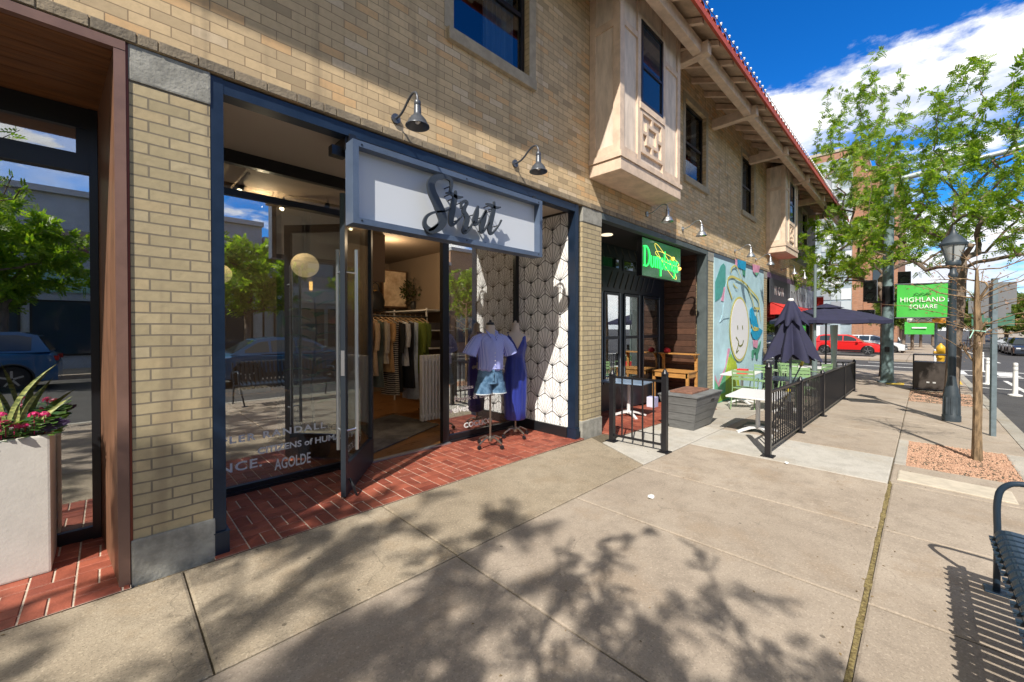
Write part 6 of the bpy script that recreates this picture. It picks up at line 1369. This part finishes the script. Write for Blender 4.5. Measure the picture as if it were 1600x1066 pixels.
# ================================================================ TREES
def tree_mesh(seed, H_, crown, nat, trunk_r, lean=(0,0), fork=.3, leaf=(.10,.034), nleaf=6, spray=14, droop=.15, up_bias=.5, pen=2.5, z_lo=None, sparse=1.0, jag=.25):
    """crown: list of ellipsoids (cx,cy,cz,rx,ry,rz) relative to the trunk base. returns bark MB and leaf MB"""
    rr = np.random.RandomState(seed); rnd = random.Random(seed)
    zf = H_*fork
    nodes = [np.array([0,0,0.])]; par = [-1]
    n0 = 7
    for i in range(1, n0+1):
        t = i/n0; nodes.append(np.array([lean[0]*t*t+.12*trunk_r*rnd.gauss(0,1)*t, lean[1]*t*t+.12*trunk_r*rnd.gauss(0,1)*t, zf*t])); par.append(len(nodes)-2)
    at = []
    tot = sum(c[3]*c[4]*c[5] for c in crown)
    for c in crown:
        k = int(nat*c[3]*c[4]*c[5]/tot)+1
        while k > 0:
            v = rr.normal(size=3); v /= np.linalg.norm(v); r_ = rr.rand()**.45
            ph = math.atan2(v[1], v[0]); lump = 1+jag*math.sin(3*ph+c[0]*5)*math.cos(2*v[2]*3)
            p = np.array([c[0]+v[0]*c[3]*r_*lump, c[1]+v[1]*c[4]*r_*lump, c[2]+v[2]*c[5]*r_*lump])
            if p[2] < (z_lo or zf*.8): continue
            at.append(p); k -= 1
    top = nodes[-1]; at.sort(key=lambda p: np.linalg.norm(p-top))
    tips = []
    for p in at:
        A_ = np.array(nodes); d = np.linalg.norm(A_-p, axis=1)+np.maximum(0, A_[:,2]-p[2]+.1)*2.0+(np.arange(len(A_)) < n0-1)*pen
        q = int(np.argmin(d)); a = nodes[q]; L_ = np.linalg.norm(p-a)
        if L_ < .12: continue
        m = max(2, int(L_/.28)); prev = q
        for i in range(1, m+1):
            t = i/m; pt = a+(p-a)*t; pt = pt+np.array([0,0,1])*math.sin(math.pi*t)*L_*.12*up_bias+rr.normal(size=3)*.03*min(L_,1.2)*(1-t)**.3
            nodes.append(pt); par.append(prev); prev = len(nodes)-1
        tips.append(prev)
    n = len(nodes); cnt = np.zeros(n); hasch = np.zeros(n, bool)
    for i in range(n-1, 0, -1):
        cnt[i] = max(cnt[i], 1); cnt[par[i]] += cnt[i]; hasch[par[i]] = True
    rad = np.maximum(.0035, trunk_r*(cnt/cnt[0])**(.66 if trunk_r > .08 else .56))
    ch = [[] for _ in range(n)]
    for i in range(1, n): ch[par[i]].append(i)
    bark = MB(); done = set()
    stack = [0]
    starts = [(0, None)]
    while starts:
        s0, pr0 = starts.pop(); chain = ([pr0] if pr0 is not None else [])+[s0]; c = s0
        while ch[c]:
            big = max(ch[c], key=lambda k: cnt[k])
            for o_ in ch[c]:
                if o_ != big: starts.append((o_, c))
            chain.append(big); c = big
        if len(chain) > 1:
            rs = [float(rad[k]) for k in chain]
            if pr0 is not None: rs[0] = rs[1]
            rs[-1] *= .5
            if pr0 is None: rs[0] *= 1.25
            bark.tube([tuple(nodes[k]) for k in chain], rs, 9 if rs[min(1,len(rs)-1)] > .05 else (6 if rs[0] > .02 else 4), cap=False)
    lv = MB(); V = []; Fc = []
    cand = [i for i in range(1, n) if cnt[i] < 8 and nodes[i][2] > (zf*.8 if pen > 1 else 1.3)]
    for i in cand:
        a = nodes[par[i]]; b_ = nodes[i]; ax = b_-a; l = np.linalg.norm(ax)+1e-6; ax = ax/l
        for s_ in range(int(nleaf*sparse)+(1 if rnd.random() < (nleaf*sparse) % 1 else 0)):
            o = a+(b_-a)*rnd.random()+rr.normal(size=3)*.03
            d = rr.normal(size=3)+ax*.8+np.array([0,0,-droop]); d /= np.linalg.norm(d)
            L2 = leaf[0]*rnd.uniform(1.2, 2.2); side = np.cross(d, rr.normal(size=3)); side /= np.linalg.norm(side)+1e-6
            for k in range(spray):
                t = (k//2+1)/(spray/2); sg = 1 if k % 2 else -1
                bp = o+d*L2*t+np.array([0,0,-.04*t*t]); e = side*sg*leaf[0]*.62*(1.15-.5*t)+d*leaf[0]*.25; w_ = d*leaf[1]*.55
                k0 = len(V); V += [tuple(bp-w_*.5), tuple(bp+e*.5+w_), tuple(bp+e), tuple(bp+e*.5-w_)]; Fc.append((k0,k0+1,k0+2,k0+3))
    lv.v = V; lv.f = Fc; lv.m = [0]*len(Fc)
    return bark, lv
M_bark = mat('grey_brown_bark', (.17,.13,.10), .95, var=.4, vs_=14, stretch=(1,1,.25), bump=1.0, bs=30)
M_bark2 = mat('furrowed_bark', (.21,.145,.085), .95, var=.55, vs_=28, stretch=(1,1,.22), bump=1.5, bs=24)
M_l1 = leaf_mat('locust_leaf', (.08,.19,.018), (.29,.39,.035), .55)
M_l2 = leaf_mat('far_leaf', (.05,.10,.012), (.15,.20,.025), .35)
M_l3 = leaf_mat('bronze_young_leaf', (.22,.10,.06), (.42,.24,.14), .3)
def tree(name, label, x, y, z, args, ml=None, mb=None, cat_='tree', group=None):
    T = thing(name, label, cat_, (x, y, z), 0, group); bk, lv = tree_mesh(**args)
    bk.build('trunk', mb or M_bark, T, smooth=True); lv.build('crown', ml or M_l1, T); return T
# T2: behind the lamp
tree('locust_tree', 'tall airy honey locust tree standing right behind the street lamp', 14.4, -3.9, g(14.4,-3.9), dict(seed=5, H_=8.2, crown=[(.3,-.3,5.9,2.1,2.2,2.5),(-.6,-1.2,4.3,1.9,1.8,1.2),(.2,.8,4.2,1.7,1.5,1.2),(.5,-1.7,6.6,1.2,1.3,1.5)], nat=420, trunk_r=.13, fork=.30, leaf=(.085,.048), nleaf=7.5, spray=8, z_lo=2.4, lean=(.1,-.1)))
tree('locust_tree', 'bushy honey locust tree left of the signal pole whose leaves cross the brick building corner', 20.4, -2.42, g(20.4,-2.4), dict(seed=8, H_=11.2, crown=[(-.6,.5,7.9,2.2,2.0,3.4),(-1.2,1.1,5.0,2.4,2.1,1.8),(.2,-.9,5.6,2.1,1.9,1.9),(-.8,1.6,4.0,1.7,1.6,1.0)], nat=430, trunk_r=.14, fork=.26, leaf=(.10,.056), nleaf=8.5, spray=8, z_lo=2.1))
# kerb trees behind the camera: throw the dappled shade
tree('locust_tree', 'leafy kerbside tree behind the viewer throwing dappled shade on the pavement', -2.15, -4.55, 0, dict(seed=21, H_=5.6, crown=[(-.1,.15,4.1,1.6,1.35,1.15),(.35,.3,3.6,1.0,.9,.7)], nat=115, trunk_r=.07, fork=.40, leaf=(.085,.045), nleaf=4.6, spray=8, z_lo=2.5))
tree('locust_tree', 'taller kerbside tree farther behind the viewer shading the wall', -6.6, -4.6, 0, dict(seed=33, H_=9.5, crown=[(0,.2,6.6,2.6,2.3,2.4),(.8,.5,4.4,2.0,1.8,1.3)], nat=260, trunk_r=.16, fork=.3, leaf=(.13,.07), nleaf=4.5, spray=8, z_lo=2.6))
# young sparse tree by the gravel bed
tree('young_tree', 'slim young tree with furrowed bark and sparse bronze leaves in the pink gravel', 7.59, -3.88, g(7.59,-3.88)-.03, dict(seed=14, H_=3.2, crown=[(.1,-.1,2.35,.45,.70,.65),(.0,-.45,1.95,.35,.6,.35),(.1,.45,2.0,.35,.45,.35),(0,0,1.6,.35,.55,.3)], nat=95, trunk_r=.041, fork=.86, pen=.0, leaf=(.026,.022), nleaf=1.5, spray=3, z_lo=1.2, up_bias=.2, lean=(-.02,.02)), M_l3, M_bark2)
b = MB(); b.tube([(7.50,-3.93,1.52),(7.56,-3.80,1.54),(7.66,-3.84,1.53),(7.64,-3.94,1.52),(7.50,-3.93,1.52)], .008, 6); b.tube([(7.52,-3.84,1.54),(7.42,-3.80,1.44)], .006, 5); tag(b.build('tree_tie', mat('mint_tie', (.35,.6,.5), .6), origin=(7.58,-3.87,1.5)), 'pale green tie knotted round the young tree trunk', 'tie')
# opposite side trees (seen mirrored in the shop windows)
for i, (x, y, lb) in enumerate(((4.0,-13.6,'round street tree across the road opposite the boutique'),(9.6,-13.8,'round street tree across the road opposite the brick pier'),(-2.2,-13.6,'round street tree across the road opposite the timber portal'),(16.5,-13.8,'round street tree across the road opposite the mural'))):
    if i == 0: T0 = tree('street_tree', lb, x, y, 0, dict(seed=44, H_=5.6, crown=[(0,0,3.9,2.0,1.9,1.5),(.4,.3,3.0,1.6,1.5,.9)], nat=200, trunk_r=.12, fork=.35, leaf=(.17,.10), nleaf=6.5, spray=8, z_lo=1.9), M_l1, group='trees across the road')
    else: dup(T0, (x, y, 0), i*1.3, lb)
# trees down the street
ft = None
for i, (x, y, s_, lb) in enumerate(((50,-2.2,.85,'first leafy tree along the far pavement past the crossing'),(62,-2.6,1.0,'second leafy tree along the far pavement'),(78,-3.2,1.1,'third leafy tree along the far pavement'),(100,-4.6,1.3,'fourth leafy tree closing the pavement view'),(70,-11.4,.95,'leafy tree across the main road above the row of parked cars'),
    (84,-13,1.1,'second leafy tree across the main road right of the sign post'),(96,-12.2,1.2,'third leafy tree across the main road in the distance'),(62,-11.6,.8,'leafy tree at the right edge across the main road'),(120,-14.5,1.7,'farthest leafy tree across the main road'),(140,-13,2.0,'farthest leafy tree closing the road view'),(110,-9.5,1.4,'leafy tree near the middle of the distant road view'))):
    if i == 0: ft = tree('street_tree', lb, x, y, -.7, dict(seed=51, H_=6.2, crown=[(0,0,4.2,2.5,2.5,1.9),(.3,.6,3.0,2.2,2.2,1.0)], nat=150, trunk_r=.14, fork=.34, leaf=(.28,.17), nleaf=6, spray=6, z_lo=1.8), M_l2, group='trees down the street')
    else: dup(ft, (x, y, -.015*(min(x,200)-4)-.1), i*2.1, lb, sc_=s_)
# ================================================================ CARS
M_tyre = mat('tyre_rubber', (.015,.015,.015), .8); M_rim = mat('alloy_rim', (.45,.46,.48), .3, metal=.9); M_cg = mat('car_glass', (.015,.025,.03), .03, spec=1)
def paint(name, c):
    m = mat(name, c, .28, metal=.15); pr(m).inputs['Coat Weight'].default_value = .8; pr(m).inputs['Coat Roughness'].default_value = .04; return m
def car(label, loc, rz, m, kind='suv', group=None):
    """length along +x, nose at +x"""
    T = thing('parked_car', label, 'car', loc, rz, group)
    if kind == 'suv':
        L_, W_, Ht = 4.4, 1.82, 1.62; body = [(-2.15,.32),(-2.2,.55),(-2.15,.92),(-2.05,1.05),(.85,1.02),(1.65,.93),(2.08,.80),(2.2,.60),(2.18,.34)]
        cab = [(-2.05,1.04),(-1.80,1.50),(-1.45,1.60),(.05,1.60),(.45,1.48),(1.05,1.02)]
    else:
        L_, W_, Ht = 4.5, 1.78, 1.42; body = [(-2.2,.30),(-2.25,.6),(-2.15,.90),(-1.4,.95),(.85,.92),(1.75,.82),(2.15,.66),(2.22,.45),(2.18,.28)]
        cab = [(-1.75,.93),(-1.05,1.36),(-.5,1.42),(.2,1.40),(.55,1.30),(1.15,.91)]
    wx = (-1.36, 1.36); wr = .34; hw = W_/2
    # arch cut-outs in lower outline
    def outline(poly, inset=0):
        pts = []
        for x in np.linspace(-2.15, 2.18, 60): pts.append((x, None))
        return pts
    top = sorted(body[2:-2] if False else body, key=lambda p: p[0])
    def ztop(x):
        ps = [p for p in body if p[1] > .5 or True]
        up_ = [(p[0], p[1]) for p in body[1:-1]]
        up_.sort()
        for (a, c), (d, e) in zip(up_[:-1], up_[1:]):
            if a <= x <= d: return c+(e-c)*(x-a)/(d-a+1e-9)
        return up_[0][1] if x < up_[0][0] else up_[-1][1]
    def zbot(x):
        z = .26
        for w_ in wx:
            d = abs(x-w_)
            if d < wr+.06: z = max(z, .34+math.sqrt(max(0, (wr+.06)**2-d*d)))
        return z
    b = MB(); xs_ = sorted(set(list(np.linspace(-2.18, 2.18, 56))+[w_+s_*(wr+.06)*math.cos(t) for w_ in wx for s_ in (-1,1) for t in (0,.35,.7,1.05,1.4)])); n = len(xs_)
    rows = [(-hw+.05,1,0.0),(-hw,.86,.0),(-hw+.0,.35,0),(0,0,0)]
    ys = [(hw,0),(hw+.0,.5),(hw-.04,.9),(hw-.16,1.0)]
    vs = []; K = 0
    for x in xs_:
        zb, zt = zbot(x), ztop(x); e = 1-.10*max(0, abs(x)-1.5)**2*1.6; row = []
        for yy, f in ys: row.append((x, yy*e, zb+(zt-zb)*f-(0 if f < 1 else 0)))
        for yy, f in reversed(ys): row.append((x, -yy*e, zb+(zt-zb)*f))
        K = len(row); vs += row
    fs = [(i*K+k,(i+1)*K+k,(i+1)*K+k+1,i*K+k+1) for i in range(n-1) for k in range(K-1)]+[tuple(range(K)), tuple((n-1)*K+k for k in range(K-1, -1, -1))]
    b.add(vs, fs); b.build('body', m, T, smooth=True)
    b = MB(); b.box(-1.9, 1.9, -hw+.2, hw-.2, .22, .5); b.build('underbody', M_black, T)
    # greenhouse
    b = MB(); N_ = len(cab); vs = []
    for yy, s_ in ((hw-.10,0),(hw-.30,1)): pass
    zl, zh = cab[0][1], max(p[1] for p in cab)
    def yo(z): return hw-.08-.24*(z-zl)/(zh-zl)
    for x, z in cab: vs += [(x, yo(z), z), (x, -yo(z), z)]
    b.add(vs, [(2*i,2*i+2,2*i+3,2*i+1) for i in range(N_-1)]+[tuple(2*i for i in range(N_)), tuple(2*i+1 for i in range(N_-1,-1,-1))]); cb_ = b.build('cabin', m, T, smooth=False)
    # side windows inset polygons slightly proud
    cx = [p for p in cab]; xa0, xa1 = cab[0][0]+.28, cab[-1][0]-.30
    for s_ in (1, -1):
        for (f0, f1, nm) in ((.03,.30,'rear_side_window'),(.33,.62,'side_window'),(.645,.97,'side_window')):
            def pt(f, top_):
                x = xa0+(xa1-xa0)*f
                z = zl+.05
                if top_:
                    for (a, c), (d, e) in zip(cab[:-1], cab[1:]):
                        if a <= x <= d: z = max(zl+.06, c+(e-c)*(x-a)/(d-a+1e-9)-.085)
                return (x, s_*(yo(z)+.006), z)
            w_ = MB(); ff = [f0+(f1-f0)*k/5 for k in range(6)]; lo = [pt(f, 0) for f in ff]; hi = [pt(f, 1) for f in ff]
            w_.add(lo+hi, [(k,k+1,7+k,6+k) for k in range(5)]); w_.build(nm, M_cg, cb_)
    def slope(i0, i1, nm, e0=.10, e1=.08):
        (xa, za), (xb, zb_) = cab[i0], cab[i1]; nx, nz = -(zb_-za), (xb-xa); l = math.hypot(nx, nz); nx, nz = nx/l*.008, nz/l*.008
        q = []
        for f, sy in ((.08,1),(.92,1),(.92,-1),(.08,-1)):
            x, z = xa+(xb-xa)*f, za+(zb_-za)*f; q.append((x+nx, sy*(yo(z)-.07), z+nz))
        w_ = MB(); w_.add(q, [(0,1,2,3)]); w_.build(nm, M_cg, cb_)
    slope(len(cab)-2, len(cab)-1, 'windscreen'); slope(0, 1, 'rear_window')
    for wxx in wx:
        for s_ in (1, -1):
            w_ = MB(); yv = s_*(hw-.12); w_.tube([(wxx,yv-s_*.10,wr),(wxx,yv-s_*.095,wr),(wxx,yv+s_*.10,wr),(wxx,yv+s_*.112,wr)], [wr-.04,wr,wr,wr-.03], 26); wo_ = w_.build('wheel', M_tyre, T)
            w_ = MB(); w_.tube([(wxx,yv+s_*.10,wr),(wxx,yv+s_*.114,wr)], .225, 22)
            w_.build('rim_well', M_black, wo_)
            w_ = MB()
            for k in range(5):
                a = 2*math.pi*k/5+.3; w_.beam((wxx+.03*math.cos(a),yv+s_*.118,wr+.03*math.sin(a)),(wxx+.22*math.cos(a),yv+s_*.118,wr+.22*math.sin(a)),.045,.012,(0,1,0))
            w_.build('rim', M_rim, wo_)
            w_ = MB(); pts = [(wxx+(wr+.055)*math.cos(t), s_*(hw+.004), wr+.0+(wr+.055)*math.sin(t)) for t in np.linspace(-.1, math.pi+.1, 16)]; w_.tube(pts, .025, 6); w_.build('arch_trim', M_black, T)
    for s_ in (1, -1):
        w_ = MB(); w_.bbox(2.02, 2.17, s_*(hw-.42), s_*(hw-.16), .66, .76, .02) if s_ > 0 else w_.bbox(2.02, 2.17, -hw+.16, -hw+.42, .66, .76, .02); w_.build('headlight', mat('headlight', (.7,.72,.75), .1), T)
        w_ = MB(); w_.bbox(-2.20, -2.06, min(s_*(hw-.36),s_*(hw-.10)), max(s_*(hw-.36),s_*(hw-.10)), .80, .93, .02); w_.build('tail_light', mat('tail_red', (.4,.01,.01), .2), T)
        w_ = MB(); w_.bbox(.68, .82, min(s_*(hw+.02),s_*(hw+.17)), max(s_*(hw+.02),s_*(hw+.17)), .98, 1.09, .03); w_.build('mirror', m, T)
        w_ = MB(); w_.box(-1.0, 1.0, s_*(hw+.004)-.01, s_*(hw+.004)+.01, .28, .40); w_.build('sill_trim', M_black, T)
    w_ = MB(); w_.box(2.17, 2.19, -.5, .5, .48, .62); w_.build('grille', M_black, T)
    w_ = MB(); w_.box(2.19, 2.20, -.22, .22, .38, .47); w_.build('number_plate', M_white, T)
    return T
red = paint('red_paint', (.60,.012,.012)); wh = paint('white_car_paint', (.62,.64,.66)); dk = paint('dark_car_paint', (.02,.028,.045)); bl = paint('blue_car_paint', (.015,.10,.24)); gr = paint('silver_car_paint', (.30,.32,.34)); mar = paint('maroon_paint', (.16,.02,.03))
car('bright red small SUV parked across the junction behind the terrace', (43.2, 1.0, -.60), R(-90), red)
car('white SUV parked just right of the red car across the junction', (50.5, -.2, -.72), R(-95), wh)
car('dark blue car parked nose out beyond the signal pole', (58, -.9, -.8), R(180), dk)
car('black SUV parked farther along the lot beyond the signal pole', (68, -.2, -.95), R(180), dk)
# near kerb parked cars, mirrored in the shop windows
c1 = car('glossy blue hatchback parked at the kerb opposite the boutique', (4.2, -8.9+.0, ROADZ), 0, bl, 'sedan'); c2 = car('dark blue SUV parked at the far kerb opposite the timber portal', (-3.2, -12.6, ROADZ), R(180), bl)
cs = [(64,-10.0,gr,'silver SUV in the row of cars parked across the main road, nearest'),(70,-10.3,dk,'dark car second in the row parked across the main road'),(76,-10.6,mar,'maroon car third in the row parked across the main road'),(82,-10.9,wh,'white car fourth in the row parked across the main road'),(58.5,-9.9,dk,'black SUV at the right edge parked across the main road'),(89,-11.2,gr,'silver car last in the row parked across the main road')]
for x, y, m, lb in cs: car(lb, (x, y, -.015*(x-4)+ROADZ), R(180), m, group='cars parked across the main road')
# ================================================================ BACKGROUND BUILDINGS
M_bb1 = brick_mat('far_brown_brick', (.40,.20,.12), (.34,.165,.10), (.30,.20,.14), .006, .2); M_win = mat('far_window_glass', (.03,.05,.07), .05, spec=.9)
FB = thing('brown_building', 'tall brown brick corner building with a striped glass bay across the junction', 'building', (60,8,-.8))
b = MB(); b.box(56, 80, 1.05, 16, -1.2, 20.5); b.box(56.6, 80, -1.6, 1.04, -1.2, 18.0); b.build('wall', M_bb1, FB, world=True)
b = MB(); b.box(55.6, 55.98, 1.9, 5.4, -1.2, 19.6); b.build('glass_bay', mat('pale_glass_bay', (.30,.36,.40), .12, var=.2, vs_=.7), FB, world=True)
for k in range(14):
    for j in range(4):
        if (k*3+j*5) % 4 == 0: continue
        b = MB(); y0 = 1.95+j*.86; b.box(55.52, 55.59, y0, y0+.82, .6+k*1.32, 1.75+k*1.32); b.build('bay_panel', (mat('white_panel', (.62,.64,.66), .4), mat('grey_panel', (.28,.30,.33), .4), mat('light_grey_panel', (.45,.50,.53), .3))[(k+j*2) % 3], FB, world=True)
for y0, z0 in ((-1.2,6.2),(-1.2,9.6),(-1.2,13)):
    b = MB(); b.box(56.5, 56.59, y0, y0+1.5, z0, z0+1.9); o = b.build('window', M_win, FB, world=True)
    b = MB(); b.box(56.44, 56.62, y0-.1, y0+1.6, z0-.15, z0-.01); b.build('sill', mat('far_stone', (.4,.36,.3), .8), o, world=True)
b = MB(); b.box(55.9, 80, 1.0, 16, 20.5, 20.8); b.box(56.5,80,-1.7,.99,18.0,18.25); b.build('parapet', mat('far_stone', (0,0,0)), FB, world=True)
# opposite terrace of low shops (mirrored in the windows)
def low_shop(x0, x1, h, col, label, signtxt, sgcol, nm):
    B = thing('low_shop_building', label, 'building', ((x0+x1)/2, -18, 0)); y = -17.7
    b = MB(); b.box(x0, x1, y-9, y, -.3, h); b.build('wall', mat(nm, col, .85, var=.1, vs_=1.5), B, world=True)
    b = MB(); b.box(x0-.05, x1+.05, y-.3, y+.18, h, h+.22); b.build('cornice', mat('far_trim', (.45,.46,.47), .7), B, world=True)
    b = MB(); b.box(x0+.4, x1-.4, y+.001, y+.05, 2.9, 3.7); b.build('sign_band', mat(nm+'_band', sgcol, .6), B, world=True)
    n = max(2, int((x1-x0)/2.4)); w_ = (x1-x0-.6)/n
    for k in range(n):
        a = x0+.4+k*w_; b = MB(); b.box(a, a+w_-.22, y+.001, y+.06, .5, 2.6); o = b.build('window_frame', M_black, B, world=True)
        b = MB(); b.box(a+.07, a+w_-.29, y+.061, y+.066, .57, 2.53); b.build('pane', M_win, o, world=True)
    for k in range(n):
        a = x0+.7+k*w_; b = MB(); b.box(a, a+w_*.5, y+.001, y+.04, 4.3, 5.3); b.build('upper_window', M_win, B, world=True)
low_shop(-16, -5, 6.2, (.34,.30,.26), 'low tan shop building across the road to the left', '', (.05,.12,.10), 'opp_tan')
low_shop(-4.9, 5.5, 6.6, (.42,.44,.46), 'low pale grey shop building across the road', '', (.25,.42,.36), 'opp_grey')
low_shop(5.6, 17, 5.9, (.30,.34,.36), 'low blue-grey shop building across the road', '', (.55,.56,.56), 'opp_blue')
low_shop(17.1, 26, 7.0, (.36,.22,.15), 'low red-brown shop building across the road near the junction', '', (.10,.10,.12), 'opp_red')
for i, (x, y, wd, dp, h, c, lb) in enumerate(((92,-22,20,8,5.5,(.40,.36,.31),'low tan building far across the main road behind the parked cars'),(118,-24,20,8,6.5,(.32,.20,.15),'low brick building far across the main road in the distance'),(95,4.5,26,7,9,(.45,.40,.34),'distant pale building down the near side of the street'),(175,-21,30,9,9,(.36,.33,.30),'distant grey-brown building closing the street view'),(-32,4,26,10,8,(.38,.28,.20),'brick building behind the viewer on the near side'),(-30,-22,24,9,7,(.36,.34,.32),'low building behind the viewer across the road'))):
    B = thing('distant_building', lb, 'building', (x, y, -.9))
    b = MB(); b.box(-wd/2, wd/2, -dp/2, dp/2, -.5, h); b.build('wall', mat('distant_wall_%d' % i, c, .9, var=.1, vs_=.6), B)
    b = MB(); b.box(-wd/2-.1, wd/2+.1, -dp/2-.1, dp/2+.1, h, h+.25); b.build('parapet', mat('far_stone', (0,0,0)), B)
    for k in range(int(wd/3)):
        for zz in (1.0, 4.2):
            if zz+1.6 < h:
                for yy in (-dp/2-.03, dp/2+.001):
                    w_ = MB(); w_.box(-wd/2+.8+k*3, -wd/2+2.6+k*3, yy, yy+.03, zz, zz+1.6); w_.build('window', M_win, B)
